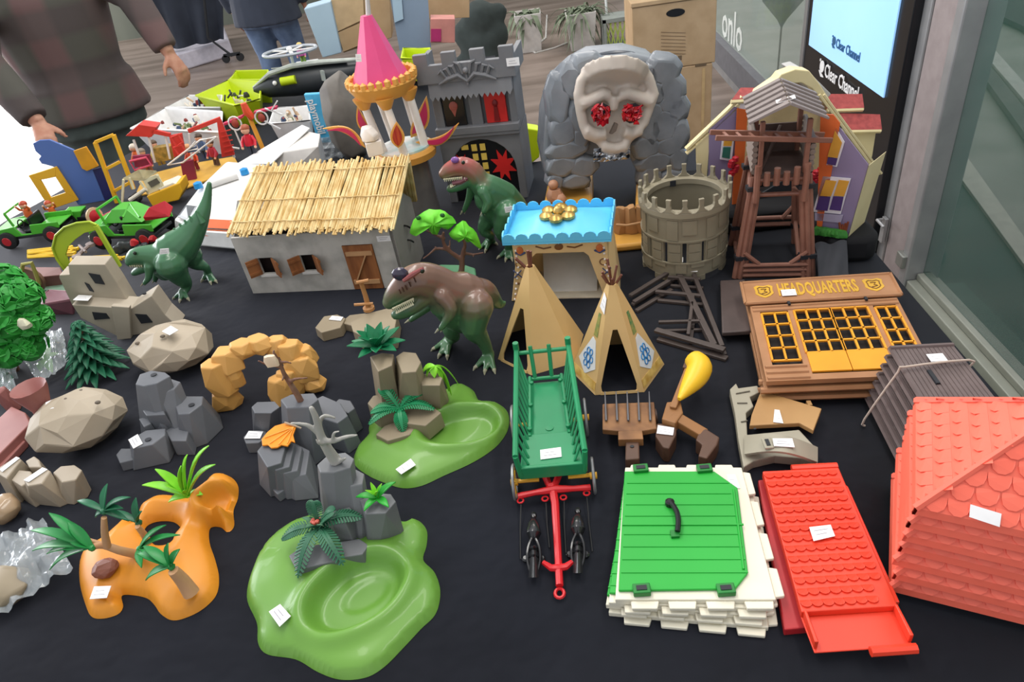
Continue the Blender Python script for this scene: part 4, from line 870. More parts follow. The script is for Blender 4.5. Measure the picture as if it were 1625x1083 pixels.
g = G(); g.prism([F(-.055, Dp-.008, .05), F(.06, Dp-.008, .05), F(.062, .03, .004), F(-.045, .03, .004)], V((0, 0, -.003))); g.build('white_ramp', mat('off_white_plastic', 'd9d4cc', .5), t, sm=0)
for s_ in (-1, 1):
    for i in range(11):
        v_ = (i+.5)/11; xx = s_*(hw*.94-(hw-tw)*min(1, v_/.6)*.98); g = G(); g.sph(F(xx, -.001, zt_*v_), .0024, 8); g.build('bulb', whp, t)
for i in range(9): g = G(); g.sph(F(-tw*.9+i*tw*1.8/8, -.001, zt_*.96), .0022, 8); g.build('bulb', whp, t)
# painted symbols
sb = mat('navy_print', '3a4a78', .5); so_ = mat('burnt_orange_print', 'c9703c', .5); sbr = mat('brown_print', '7a5230', .5)
def deco(m_, fnn, nm='painted_symbol'): g = G(); fnn(g); g.build(nm, m_, t, sm=0)
for s_ in (-1, 1):
    x0 = s_*hw*.7
    deco(so_, lambda g: (g.sph(F(x0, -.001, zt_*.86), (.007, .002, .009), 10)))
    deco(sb, lambda g: g.tube([F(x0-.01, -.001, zt_*.83), F(x0, -.001, zt_*.79), F(x0+.01, -.001, zt_*.83)], .002, 6))
    x1 = s_*hw*.75; deco(sbr, lambda g: g.tube([F(x1+.007*math.cos(a), -.001, zt_*.64+.007*math.sin(a)) for a in (k*math.pi/5 for k in range(10))], .0012, 5, closed=True))
    x2 = s_*hw*.8; deco(sb, lambda g: (g.beam(F(x2-.008, -.001, zt_*.42), F(x2+.008, -.001, zt_*.54), .0012, .004, up=(0, 1, 0)), g.beam(F(x2-.008, -.001, zt_*.54), F(x2+.008, -.001, zt_*.42), .0012, .004, up=(0, 1, 0))))
    deco(sbr, lambda g: [g.sph(F(x2+dx, -.001, zt_*z_), .003, 6) for dx, z_ in ((-.002, .32), (.004, .26), (0, .2))])
    x3 = s_*hw*.85; deco(so_, lambda g: g.tube([F(x3-.006, -.001, zt_*.06), F(x3, -.001, zt_*.14), F(x3+.008, -.001, zt_*.06)], .0015, 5))
deco(sbr, lambda g: (g.sph(F(0, -.001, zt_*.9), (.009, .0015, .007), 10), g.tube([F(-.045, -.001, zt_*.92), F(-.03, -.001, zt_*.88), F(-.015, -.001, zt_*.9)], .0015, 5), g.tube([F(.045, -.001, zt_*.92), F(.03, -.001, zt_*.88), F(.015, -.001, zt_*.9)], .0015, 5)))
# roof tray
fa, fb, ba, bb_ = Q(811, 367, F(0, -.012, 0)), Q(972, 366, F(0, -.012, 0)), Q(824, 322, F(0, Dp+.01, 0)), Q(970, 318, F(0, Dp+.01, 0))
z0 = zt_+.0015; xx0, xx1 = -hw*.96, hw*.92; yy0, yy1 = -.016, Dp+.012
g = G(); mapbox(g, F, xx0, xx1, yy0, yy1, z0, z0+.004)
g.grid(lambda u, v: F(xx0+.004+(xx1-xx0-.008)*u, yy0+.004+(yy1-yy0-.008)*v, z0+.0035+.022*(min(u, 1-u, .28)/.28)**.7*(min(v, 1-v, .42)/.42)**.7), 24, 16, .002)
g.build('roof_tray', sky, t, sm=45)
def scal(a_, b_, n):
    g = G(); d = (b_-a_); ins = V((0, 0, 1)).cross(d).normalized()*.003
    pts = [a_, b_]; 
    for i in range(n-1, -1, -1):
        for k in range(6, -1, -1): q = a_+d*((i+.5+.46*math.cos(math.pi-math.pi*k/6))/n); pts.append(q+V((0, 0, .008+.01*math.sin(math.pi*k/6))))
    g.prism(pts, ins); g.build('scalloped_rim', sky, t, sm=0)
zz = z0+.0045; cs = [F(xx0, yy0, zz), F(xx1, yy0, zz), F(xx1, yy1, zz), F(xx0, yy1, zz)]
for i, n in enumerate((8, 5, 8, 5)): scal(cs[i], cs[(i+1) % 4], n)
gm = mat('metallic_gold', 'c9a860', .3, 'a88844', 30, metal=.6); fc = F(-.004, Dp*.48, z0+.028)
for i in range(6): a = i*math.pi/3+.3; g = G(); g.sph(fc+V((.025*math.cos(a), .025*math.sin(a), 0)), (.014, .014, .008), 10); g.build('gold_petal', gm, t)
g = G(); g.sph(fc+V((0, 0, .004)), .011, 10); g.build('gold_boss', gm, t)

# ---- teepees
hide = mat('sand_tipi_plastic', 'd2b077', .5, 'c8a56c', 8); pole = mat('dark_brown_poles', '6e4030', .5)
def tipi(c, r, h, ph, apexr, front, label, th_=.0025, deco_=None):
    """c centre, ph angle of the front facet's middle"""
    t = thing('toy_teepee', label, 'toy teepee', c, 'toy teepees'); n = 6; st = 2*math.pi/n
    def C(i, v): a = ph-st/2+i*st; q = r+(apexr-r)*v; return c+V((q*math.cos(a), q*math.sin(a), .0005+h*v))
    def FP(i, u, v, o=0):
        p = C(i, v).lerp(C(i+1, v), u); a = ph+i*st; return p + V((math.cos(a), math.sin(a), r/h)).normalized()*o
    g = G()
    for i in range(n):
        if i == 0: pl = [(0, 0), (.22, 0), (.14, .03), (.11, .08), (.16, .25), (.3, .5), (.4, .6), (.6, .6), (.7, .5), (.84, .25), (.89, .08), (.86, .03), (.78, 0), (1, 0), (1, 1), (0, 1)]
        else: pl = [(0, 0), (1, 0), (1, 1), (0, 1)]
        g.prism([FP(i, u, v) for u, v in pl], FP(i, .5, .5, -th_)-FP(i, .5, .5))
    g.build('hide_cover', hide, t, sm=0)
    g = G(); g.prism([FP(0, .12, .0, .0003), FP(0, .88, .0, .0003), FP(0, .88, .025, .0003), FP(0, .12, .025, .0003)], FP(0, .5, .5, .002)-FP(0, .5, .5)); g.build('door_sill', hide, t, sm=0)
    return t, C, FP
c = P(868, 592)+HF*.078; c.z = 0
h1 = Q(856, 420, c).z
t, C, FP = tipi(c, .083, h1, math.radians(-133), .008, 0, 'plain sand-coloured teepee behind the green cart')
top = c+V((0, 0, h1-.012))
for dx, dy, L in ((0, 0, .03), (.004, .004, .026), (-.022, .0, .018)): g = G(); g.tube([top, top+V((dx, dy, .012+L))], .0028, 6); g.build('pole_tip', pole, t)
c = P(995, 627)+HF*.074; c.z = 0; h1 = Q(988, 447, c).z
t, C, FP = tipi(c, .08, h1, math.radians(-93), .008, 0, 'decorated teepee with white and blue emblems and gold hem')
top = c+V((0, 0, h1-.012)); rq = random.Random(3)
for i in range(7): a = i*.9; g = G(); g.tube([top, top+V((.016*math.cos(a)*(1 if i < 6 else 0), .012*math.sin(a), .026+.012*(i % 3)))], .002, 6); g.build('pole_tip', pole, t)
wp = mat('white_print_panel', 'e2e4e4', .5); bp = mat('blue_print', '3f8cc4', .5, '2c6ca8', 90); gp_ = mat('gold_hem_print', 'b98f3e', .45, 'e0c070', 60); gn = mat('green_print', '4f7d4c', .5, 'a89a50', 80)
for i in (-1, 1):
    j = i % 6; m_ = (lambda u: u) if i == 1 else (lambda u: 1-u)
    def poly(pl, o, th): g = G(); g.prism([FP(j, m_(u), v, o) for u, v in pl], FP(j, .5, .5, o+th)-FP(j, .5, .5, o)); return g
    pn = poly([(.12, .22), (.5, .1), (.9, .2), (.56, .48), (.35, .46)], .0003, .0006).build('white_emblem_panel', wp, t, sm=0)
    g = G(); cc = (.5, .27)
    for k in range(7): a = k*2*math.pi/6; (g.tube([FP(j, m_(cc[0]+.15*math.cos(a)+.07*math.cos(q)), cc[1]+.075*math.sin(a)+.03*math.sin(q), .0012) for q in (e*math.pi/4 for e in range(8))], .0011, 5, closed=True) if k < 6 else g.tube([FP(j, m_(cc[0]+.09*math.cos(q)), cc[1]+.04*math.sin(q), .0012) for q in (e*math.pi/5 for e in range(10))], .0016, 5, closed=True))
    g.build('blue_rosette', bp, pn)
    poly([(.02, .03), (.98, .03), (.98, .11), (.02, .11)], .0003, .0006).build('gold_hem', gp_, t, sm=0)
    poly([(.3, .5), (.55, .5), (.62, .72), (.4, .72)], .0003, .0006).build('green_ornament', gn, t, sm=0)
sticker(t, [FP(5, .35, .78, .001), FP(5, .95, .74, .001), FP(5, .95, .88, .001), FP(5, .35, .92, .001)])

# ---- dark A-shaped frames
def aframe(off, z, lab):
    pt = lambda x, y, zz=0: P(x+off[0], y+off[1], z+zz)
    c = pt(1085, 480); t = thing('frame_piece', lab, 'toy frame', V((c.x, c.y, z)), 'dark triangular frames'); dkb = mat('dark_grey_brown_plastic', '4d433f', .5, '443b37', 20)
    for nm, a, b_, w in (('side_beam', (1072, 424), (1133, 548), .011), ('side_beam', (1098, 428), (1146, 550), .008), ('side_beam', (1075, 424), (1000, 470), .009), ('side_beam', (1062, 446), (1006, 480), .009), ('foot_beam', (1040, 524), (1150, 556), .012), ('cross_beam', (1040, 463), (1112, 470), .008), ('side_beam', (1060, 440), (1112, 444), .007), ('foot_beam', (1100, 470), (1092, 532), .006), ('cross_beam', (1045, 512), (1112, 510), .006)):
        g = G(); g.beam(pt(*a), pt(*b_), w, .006); g.build(nm, dkb, t, bev=.001, sm=0)
    return t
aframe((4, 14), .0035, 'lower of two dark brown triangular toy frames beside the round tower')
ta = aframe((0, 0), .016, 'upper of two dark brown triangular toy frames beside the round tower')
stickz(ta, [(1063, 419), (1084, 417), (1084, 409), (1063, 411)], .024); stickz(ta, [(1092, 432), (1107, 432), (1106, 425), (1091, 426)], .022)
g = G(); g.prism([P(x, y, .008) for x, y in ((942, 497), (965, 492), (975, 500), (955, 505))], V((0, 0, -.006))); tagm(g.build('plastic_shard', mat('slate_plastic', '5a5a58', .5)), 'small slate grey plastic piece lying between the two teepees', 'toy part')
# dark brown flat plates left of the headquarters
for i, (z, lab) in enumerate(((.001, 'lower dark brown flat plate left of the headquarters front'), (.014, 'upper dark brown flat plate left of the headquarters front'))):
    g = G(); g.prism([P(x, y, z+.01) for x, y in ((1143, 445), (1182, 443), (1192, 525), (1146, 528))], V((0, 0, -.009))); tagm(g.build('flat_plate', mat('dark_brown_plate', '4f4340', .5, '453a37', 20), bev=.002), lab, 'toy plate', 'dark brown plates')

# ---- headquarters fronts, stacked
ZH = .05; tl, tr, br_, bl = P(1176, 452, ZH), P(1412, 437, ZH), P(1452, 585, ZH), P(1208, 606, ZH)
br_ = bl + (tr-tl)*1.0
def HM(u, v, z=0): return tl.lerp(tr, u).lerp(bl.lerp(br_, u), v) + V((0, 0, z))
orb = mat('caramel_brown_plastic', 'ac7d58', .5, '9e704c', 18); ylw = mat('amber_yellow_plastic', 'eaa02a', .4, 'e09424', 9)
def hqboard(z, lab, full):
    t = thing('toy_building_front', lab, 'toy building front', V(((tl.x+br_.x)/2, (tl.y+br_.y)/2, ZH+z)), 'stacked building fronts'); H2 = lambda u, v, q=0: HM(u, v, z+q)
    def pr(pl, z0, z1, m_, nm, par=t, bev=0): g = G(); g.prism([H2(u, v, z0) for u, v in pl], V((0, 0, z1-z0))); return g.build(nm, m_, par, bev=bev, sm=0)
    R4 = lambda a, b, c, d: [(a, b), (c, b), (c, d), (a, d)]
    if not full: pr(R4(.02, .04, .98, 1.0), -.009, 0, orb, 'board', bev=.001); g = G(); [g.tube([H2(.0, v, -.004), H2(.0+1.0, v, -.004)], .005, 6) for v in (.93, 1.0)]; g.build('log_edge', orb, t); return t
    g = G()
    for pl in (R4(.03, .26, .97, .33), R4(.03, .33, .085, 1.0), R4(.265, .33, .30, 1.0), R4(.76, .33, .80, 1.0), R4(.94, .33, .97, 1.0), R4(.085, .86, .265, 1.0), R4(.80, .86, .94, 1.0), R4(.3, .95, .76, 1.0)): g.prism([H2(u, v, -.008) for u, v in pl], V((0, 0, .008)))
    for v in (.88, .93, .98): g.tube([H2(.04, v, .0), H2(.28, v, .0)], .0035, 6); g.tube([H2(.78, v, .0), H2(.96, v, .0)], .0035, 6)
    for v in (.28, .32): g.tube([H2(.04, v, .0), H2(.96, v, .0)], .003, 6)
    g.build('log_wall', orb, t, sm=30)
    pr(R4(.08, .33, .95, .94), -.0088, -.0082, mat('dark_void', '1d1715', .9), 'void_shade_sheet')  # thin dark sheet painting in the shade behind the grilles
    hd = pr(R4(0, 0, 1, .25), -.002, .004, orb, 'sign_board', bev=.0015)
    g = G(); g.tube([H2(0, .005, .004), H2(1, .005, .004)], .003, 6); g.tube([H2(0, .25, .004), H2(1, .25, .004)], .003, 6); g.tube([H2(0, 0, .004), H2(0, .25, .004)], .003, 6); g.tube([H2(1, 0, .004), H2(1, .25, .004)], .003, 6); g.build('sign_frame', orb, hd)
    L = (tr-tl).length; ux = (tr-tl)/L; uy = (tl-bl).normalized(); ly = mat('yellow_print', 'd8a83a', .5); o0 = H2(.54, .125, .0045)
    g = G(); g.text('HEADQUARTERS', .056, lambda x, y, zz: o0-ux*.012+ux*x+uy*y*.95+V((0, 0, zz)), .0006, sx=.31, bold=.03); g.build('sign_lettering', ly, hd, sm=0)
    for uu in (.14, .86):
        o1 = H2(uu, .125, .0041); sh = [(0, .02), (.012, .024), (.019, .018), (.017, .004), (.018, -.008), (.01, -.018), (0, -.024), (-.01, -.018), (-.018, -.008), (-.017, .004), (-.019, .018), (-.012, .024)]
        g = G(); g.prism([o1+ux*x*.85+uy*y*.85 for x, y in sh], V((0, 0, .0007))); bd = g.build('badge', ly, hd, sm=0)
        g = G(); g.tube([o1+ux*x*.55+uy*y*.55+V((0, 0, .0012)) for x, y in sh], .0008, 5, closed=True); g.tube([o1+ux*x+uy*y+V((0, 0, .0012)) for x, y in ((-.005, .006), (.004, .006), (0, 0), (.005, -.004), (-.005, -.008))], .0009, 5); g.build('badge_emblem', sbr, bd)
    def gridwin(u0, v0, u1, v1, nc, nr, nm, panel=0):
        g = G(); vv = v1-panel
        for i in range(nc+1): u = u0+(u1-u0)*i/nc; g.beam(H2(u, v0, .001), H2(u, vv, .001), .0032, .003)
        for j in range(nr+1): v = v0+(vv-v0)*j/nr; g.beam(H2(u0, v, .001), H2(u1, v, .001), .0032, .003)
        if panel: g.prism([H2(u, v, -.0006) for u, v in R4(u0, vv, u1, v1)], V((0, 0, .003)))
        return g.build(nm, ylw, t, sm=0)
    gridwin(.09, .36, .255, .83, 2, 4, 'window_grille'); gridwin(.30, .345, .525, .94, 3, 4, 'door_leaf', .17); gridwin(.53, .345, .76, .94, 3, 4, 'door_leaf', .17); gridwin(.805, .36, .935, .83, 2, 4, 'window_grille')
    sticker(t, [H2(.25, .2, .0055), H2(.345, .2, .0055), H2(.345, .13, .0055), H2(.25, .13, .0055)])
    for u in (.28, .77): g = G(); g.box(H2(u, .275, .004), (.004, .008, .004)); g.build('clip', dk, t, sm=0)
    return t
hqboard(0, 'topmost brown building front with yellow doors and a HEADQUARTERS sign', True)
hqboard(-.014, 'middle brown log board of the stack under the headquarters sign', False)
hqboard(-.03, 'bottom brown log board of the stack under the headquarters sign', False)

# ---- bundle of dark log walls with a rubber band
z_top = .105; a, b_, c_, d_ = P(1412, 546, z_top), P(1512, 541, z_top), P(1592, 640, z_top), P(1478, 655, z_top)
dkl = mat('grey_brown_log_plastic', '6a5c5a', .5, '5d504e', 25)
npan = 7
for k in range(npan):
    z = z_top-.008-k*.0145; sh_ = V((-.0035*k, -.001*k, 0)); zz = V((0, 0, z-z_top))
    pos = ('topmost', 'second from top', 'third from top', 'fourth from top', 'fifth from top', 'sixth from top', 'bottom')[k]
    t = thing('log_wall_panel', f'{pos} dark log wall panel in the bundle held by a rubber band', 'toy wall panel', V((0, 0, 0))+(a+c_)/2+zz+sh_, 'bundled log wall panels')
    N = 15; g = G(); 
    for i in range(N): u = (i+.5)/N; g.tube([a.lerp(b_, u)+zz+sh_, d_.lerp(c_, u)+zz+sh_], .0042, 6)
    g.build('log_wall', dkl, t)
    g = G(); g.tube([a.lerp(d_, .03)+zz+sh_+V((0, 0, .003)), b_.lerp(c_, .03)+zz+sh_+V((0, 0, .003))], .004, 6); g.build('cross_log', dkl, t); g = G(); g.tube([a.lerp(d_, .97)+zz+sh_, b_.lerp(c_, .97)+zz+sh_], .0045, 6); g.build('cross_log', dkl, t)
    if k == 0:
        sticker(t, [a.lerp(b_, .45).lerp(d_.lerp(c_, .45), .32)+V((0, 0, -.001)), a.lerp(b_, .7).lerp(d_.lerp(c_, .7), .32)+V((0, 0, -.001)), a.lerp(b_, .7).lerp(d_.lerp(c_, .7), .2)+V((0, 0, -.001)), a.lerp(b_, .45).lerp(d_.lerp(c_, .45), .2)+V((0, 0, -.001))], lift=.0005)
        g = G(); g.beam(a.lerp(b_, .35).lerp(d_.lerp(c_, .35), .42)+V((0, 0, -.003)), a.lerp(b_, .36).lerp(d_.lerp(c_, .36), .62)+V((0, 0, -.003)), .005, .003); g.build('slot', dk, t, sm=0)
m0, m1 = a.lerp(d_, .38), b_.lerp(c_, .34); o1 = (m0-m1).normalized()*.009
g = G(); g.tube(smooth_line([m1-o1*.4+V((0, 0, -.012)), m1-o1*.1+V((0, 0, .0005)), m0+V((0, 0, .0015)), m0+o1*.8+V((0, 0, -.006)), m0+o1*1.6+V((-.0035*npan, 0, -z_top*.85)), m0+o1*1.3+V((-.0035*npan, 0, -z_top+.003))], 3), .0016, 6)
tagm(g.build('rubber_band', mat('pale_rubber', 'c4b4a6', .6)), 'pale rubber band stretched round the bundle of dark log walls', 'rubber band')

# ---- stacked coral red hip roofs
a0 = P(1411, 944); ang = math.radians(-24); L1 = .235; L2 = .172
zs_ = Q(1437, 818, a0).z; coral = mat('coral_red_tiles', 'f2705a', .5, 'ea6650', 6); uxr = V((math.cos(ang), math.sin(ang), 0)); uyr = V((-uxr.y, uxr.x, 0))
nr_ = 7; dz = (zs_-.012)/(nr_-1)
hr = Q(1612, 652, a0+uxr*L1*.5+uyr*L2*.5).z - zs_ 
def hip(nm_, lab, z0, off):
    o0 = a0+V((0, 0, z0)); t = thing(nm_, lab, 'toy roof', o0+uxr*L1/2+uyr*L2/2, 'stacked red toy roofs', rz=ang)
    g = G(); hx, hy = L1/2, L2/2; th = .003; e = .009; ap = [V((-hx*.0, 0, hr)), V((hx*.0, 0, hr))]
    cs = [V((-hx, -hy, e)), V((hx, -hy, e)), V((hx, hy, e)), V((-hx, hy, e))]
    fc_ = [(cs[0], cs[1], ap[0]), (cs[1], cs[2], ap[0]), (cs[2], cs[3], ap[0]), (cs[3], cs[0], ap[0])]
    for p, q, r_ in fc_:
        n_ = (q-p).cross(r_-p).normalized(); g.prism([p, q, r_], -n_*th)
        g.prism([p, q, V((q.x*1.015, q.y*1.015, .0005)), V((p.x*1.015, p.y*1.015, .0005))], V((-p.x-q.x, -p.y-q.y, 0)).normalized()*th)
        g.tube([p, r_], [.0045, .003], 6)
    g.build('roof_shell', coral, t, sm=0)
    g = G(); rows = 8
    for p, q, r_ in fc_:
        n_ = (q-p).cross(r_-p).normalized(); ln = (q-p).length; mid = (p+q)/2; upv = (r_-mid); ud = (q-p).normalized()
        for j in range(rows):
            v = j/rows+.02; wv = ln*(1-v); cnt = int(wv/.0205); 
            if cnt < 1: continue
            for i in range(cnt):
                x = -wv/2+.004+(i+.5+(.25 if j % 2 else -.0))*(wv-.008)/cnt
                if abs(x) > wv/2-.008: continue
                c = mid+upv*(v+.06)+ud*x; R2 = .0098; vs = [c+ud*(R2*math.cos(q_))-upv.normalized()*(R2*1.1*math.sin(q_))+n_*.0018 for q_ in (k*math.pi/5 for k in range(6))]; top_ = [vs[0]+upv.normalized()*.006-n_*.0016, vs[-1]+upv.normalized()*.006-n_*.0016]
                lo_ = [s_v-n_*.002 for s_v in vs]; k0 = len(g.v)
                g.add(vs+[top_[1], top_[0]]+lo_, [tuple(range(8))]+[(i2, 8+i2, 9+i2, i2+1) for i2 in range(5)])
    g.build('roof_tiles', coral, t, sm=0)
    return t
h0 = hip('red_hip_roof', 'topmost coral red hipped tile roof of the stack at the right edge', zs_, 0)
sp = [P(1, 1)]*0
hx, hy = L1/2, L2/2; fr = lambda u, v: V((-hx+2*hx*u, -hy, .009)).lerp(V((0, 0, hr)), v) + V((0, 0, 0))
def S_(px, py):
    r = ray(px, py); p0 = a0+V((0, 0, zs_+.009)); n_ = (uxr*L1).cross((uxr*L1/2+uyr*L2/2+V((0, 0, hr-.009)))).normalized(); return CAM + r*((p0-CAM).dot(n_)/r.dot(n_)) + n_*.003
inv = MX.Rotation(-ang, 3, 'Z'); lo0 = a0+V((0, 0, zs_))+uxr*L1/2+uyr*L2/2
def stick_local(t, pts, lo):
    n = (pts[1]-pts[0]).cross(pts[3]-pts[0]).normalized(); n = n if n.z > 0 else -n; g = G(); g.prism([inv @ (p-lo) for p in pts], inv @ (n*.0008)); return g.build('price_sticker', PAPER, t, sm=0)
stick_local(h0, [S_(x, y) for x, y in ((1537, 820), (1585, 836), (1588, 815), (1539, 800))], lo0)
rq = random.Random(1)
for k in range(1, nr_):
    pos = (0, 'second', 'third', 'fourth', 'fifth', 'sixth', 'lowest')[k]; hk = copy_tree(h0)
    for ch in list(hk.children):
        if 'price' in ch.name: bpy.data.objects.remove(ch)
    hk.location = h0.location + V((rq.uniform(-.002, .002)-.002*k*.3, rq.uniform(-.002, .002), -dz*k)); hk.rotation_euler.z += rq.uniform(-.012, .012)
    hk['label'] = f'{pos} coral red hipped tile roof counted from the top of the stack' if k < nr_-1 else 'lowest coral red hipped tile roof at the foot of the stack'

# ---- flat red roof slabs
rd1 = mat('signal_red_plastic', 'e8432a', .42, 'de3c24', 6); rd2 = mat('deep_red_plastic', 'b3242a', .45)
def redslab(zc, q, studs, m_, lab, lip):
    c = sum((P(x, y, zc) for x, y in q), V((0, 0, 0)))/4; t = thing('red_roof_slab', lab, 'toy roof slab', V((c.x, c.y, zc-.012)), 'flat red roof slabs')
    A_, B_, C_, D_ = (P(x, y, zc) for x, y in q); BL = lambda u, v, z=0: A_.lerp(B_, u).lerp(D_.lerp(C_, u), v)+V((0, 0, z))
    g = G(); g.prism([BL(0, 0, -.012), BL(1, 0, -.012), BL(1, 1, -.012), BL(0, 1, -.012)], V((0, 0, .012))); g.build('slab', m_, t, bev=.0015, sm=0)
    if studs:
        g = G(); ux = (B_-A_).normalized(); uy = (D_-A_).normalized()
        for j in range(14):
            for i in range(8 if j < 12 else 7):
                c = BL((i+.62)/8.6, (j+.6)/14.3, 0); R2 = .0062; vs = [c+ux*R2*math.cos(a)+uy*R2*math.sin(a)*.9+V((0, 0, .0022)) for a in (k*math.pi/6 for k in range(7))]
                g.add(vs+[c-ux*R2-uy*.004+V((0, 0, .0001)), c+ux*R2-uy*.004+V((0, 0, .0001))]+[v-V((0, 0, .0022)) for v in vs], [tuple(range(9))]+[(k, 9+k, 10+k, k+1) for k in range(6)])
        g.build('half_round_tiles', m_, t, sm=0)
    if lip:
        g = G(); g.prism([BL(.0, 1.0, -.011), BL(1.0, 1.0, -.011), BL(1.02, 1.2, -.0115), BL(.04, 1.2, -.0115)], V((0, 0, .002)))
        for u in (.02, .96): g.prism([BL(u, 1.001, -.009), BL(u+.03, 1.001, -.009), BL(u+.06, 1.18, -.009), BL(u+.02, 1.18, -.009)], V((0, 0, .013)))
        g.build('end_tray', m_, t, bev=.001, sm=0)
        g = G(); g.tube([BL(.58, 1.222, -.0065), BL(1.03, 1.222, -.0065)], .0055, 8); g.build('hinge_lip', m_, t)
        g = G(); g.tube([BL(.4, -.025, -.004), BL(1.0, -.025, -.004)], .0055, 8); g.build('hinge_lip', m_, t)
        for s_, u in ((0, 1.0),):
            g = G(); g.prism([BL(u, .1, -.012), BL(u+.04, .14, -.012), BL(u+.06, .96, -.012), BL(u, .96, -.012)], V((0, 0, .006))); g.build('side_flange', m_, t, bev=.001, sm=0)
    return t, BL
redslab(.014, [(1203, 762), (1300, 752), (1395, 985), (1245, 1000)], False, rd2, 'lower dark red roof slab peeping out under the bright red one', False)
t, BL = redslab(.030, [(1210, 748), (1331, 742), (1425, 962), (1272, 972)], True, rd1, 'upper bright red roof slab with rows of half round tiles', True)
stickz(t, [(1284, 838), (1318, 834), (1325, 852), (1291, 860)], .033)

# ---- green and white board stack
whb = mat('ivory_plastic', 'e6e0cc', .5, 'dcd6c2', 6); grn = mat('vivid_green_plastic', '1da635', .42, '189c2f', 5)
def board(z, rot, sh, lab, top):
    q = [P(x, y, .034) for x, y in ((992, 742), (1177, 742), (1232, 952), (976, 952))]; cc = sum(q, V((0, 0, 0)))/4; R = MX.Rotation(rot, 3, 'Z')
    A_, B_, C_, D_ = [cc + R @ (p-cc) + V(sh) + V((0, 0, z-.034)) for p in q]; BL = lambda u, v, zz=0: A_.lerp(B_, u).lerp(D_.lerp(C_, u), v)+V((0, 0, zz))
    t = thing('toy_wall_board', lab, 'toy wall board', BL(.5, .5, -.009), 'stacked ivory and green boards')
    g = G(); g.prism([BL(0, 0, -.008), BL(1, 0, -.008), BL(1, 1, -.008), BL(0, 1, -.008)], V((0, 0, .008)))
    for i in range(4):
        u0 = .04+i*.245; g.prism([BL(u0, -.001, -.007), BL(u0+.16, -.001, -.007), BL(u0+.15, -.035, -.007), BL(u0+.01, -.035, -.007)], V((0, 0, .005)))
        u0 = .1+i*.235; g.prism([BL(u0, 1.001, -.007), BL(u0+.18, 1.001, -.007), BL(u0+.17, 1.05, -.007), BL(u0+.01, 1.05, -.007)], V((0, 0, .005)))
    for i in range(4): v0 = .03+i*.25; g.prism([BL(1.001, v0, -.007), BL(1.001, v0+.2, -.007), BL(1.06, v0+.19, -.007), BL(1.06, v0+.01, -.007)], V((0, 0, .005)))
    g.build('ivory_plate', whb, t, bev=.0012, sm=0)
    gp = [(.0, .055), (.76, .055), (.92, .2), (.86, .84), (.76, .945), (.02, .955)] if top else [(-.0, .06), (.8, .06), (.8, .95), (.0, .95)]
    g = G(); g.prism([BL(u, v, .0003) for u, v in gp], V((0, 0, .004))); gd = g.build('green_door', grn, t, bev=.001, sm=0)
    if top:
        g = G()
        for v in (.16, .25, .34, .43, .57, .66, .75, .84): g.beam(BL(.03, v, .0046), BL(.86, v, .0046), .0012, .0012)
        g.beam(BL(.015, .5, .0048), BL(.9, .5, .0048), .002, .002); g.tube([BL(.885, .22, .0048), BL(.835, .82, .0048)], .0016, 6); g.build('plank_ribs', grn, gd)
        for u, v in ((.14, .04), (.68, .04), (.17, .955), (.7, .955)):
            g = G(); g.box(BL(u, v, .005), (.02, .013, .008)); h_ = g.build('hinge', mat('dark_green_plastic', '157a2c', .4), t, bev=.001, sm=0); g = G(); g.box(BL(u, v, .0095), (.012, .006, .001)); g.build('hinge_slot', dk, h_, sm=0)
        g = G(); g.tube(smooth_line([BL(.38, .34, .01), BL(.42, .42, .012), BL(.43, .5, .013), BL(.42, .57, .01)], 3), .0035, 8); g.lathe(BL(.375, .34, .0045), [(.006, 0), (.006, .006), (.003, .008)], 10); g.build('latch_lever', gz1, t)
        g = G(); g.box(BL(.4, .575, .006), (.01, .01, .004)); g.build('latch_catch', MATS['dark_green_plastic'], t, sm=0)
        sticker(t, [BL(.86, .19, .0), BL(.945, .19, .0), BL(.93, .07, .0), BL(.86, .07, .0)])
    else:
        g = G()
        for v in [i*.08+.1 for i in range(11)]: g.beam(BL(.0, v, .0046), BL(.2, v, .0046), .0015, .0012)
        g.build('plank_ribs', grn, gd, sm=0)
    return t
board(.034, 0, (0, 0, 0), 'topmost ivory and green board with a black latch lever', True)
board(.0255, -.04, (-.004, -.002, 0), 'second ivory and green board from the top of the stack', False)
board(.017, -.08, (-.004, -.003, 0), 'third ivory and green board from the top of the stack', False)
board(.0085, -.1, (.0, -.010, 0), 'lowest ivory and green board on the black cloth', False)
# ================================================================ CENTRE AND LEFT FOREGROUND
def leafto(g, p0, tip, w, bulge=.15, up=(0, 0, 1), fold=.25, n=8, th=.0012):
    p0, tip = V(p0), V(tip); d = tip-p0; L = d.length; dn = d/L; sd = dn.cross(V(up)); sd = sd.normalized() if sd.length > .05 else V((1, 0, 0)); u_ = sd.cross(dn)
    def fn(u, v):
        ww = w*max(.06, math.sin(math.pi*(.1+.9*u)))**.8; s_ = (v-.5)*2
        return p0 + d*u + V((0, 0, 1))*(bulge*L*4*u*(1-u)) + sd*(ww*s_*.5) + u_*(abs(s_)*ww*fold)
    return g.grid(fn, n, 2, th)
def colm(g, pxs, z, flare=1.15, z0=.0005, sh=(0, 0), bot=None):
    top = [P(x, y, z) for x, y in pxs]; c = sum(top, V((0, 0, 0)))/len(top); c.z = z0
    b = [P(x, y, z0) for x, y in bot] if bot else [V((c.x+(p.x-c.x)*flare+sh[0], c.y+(p.y-c.y)*flare+sh[1], z0)) for p in top]
    return g.hull(top+b)
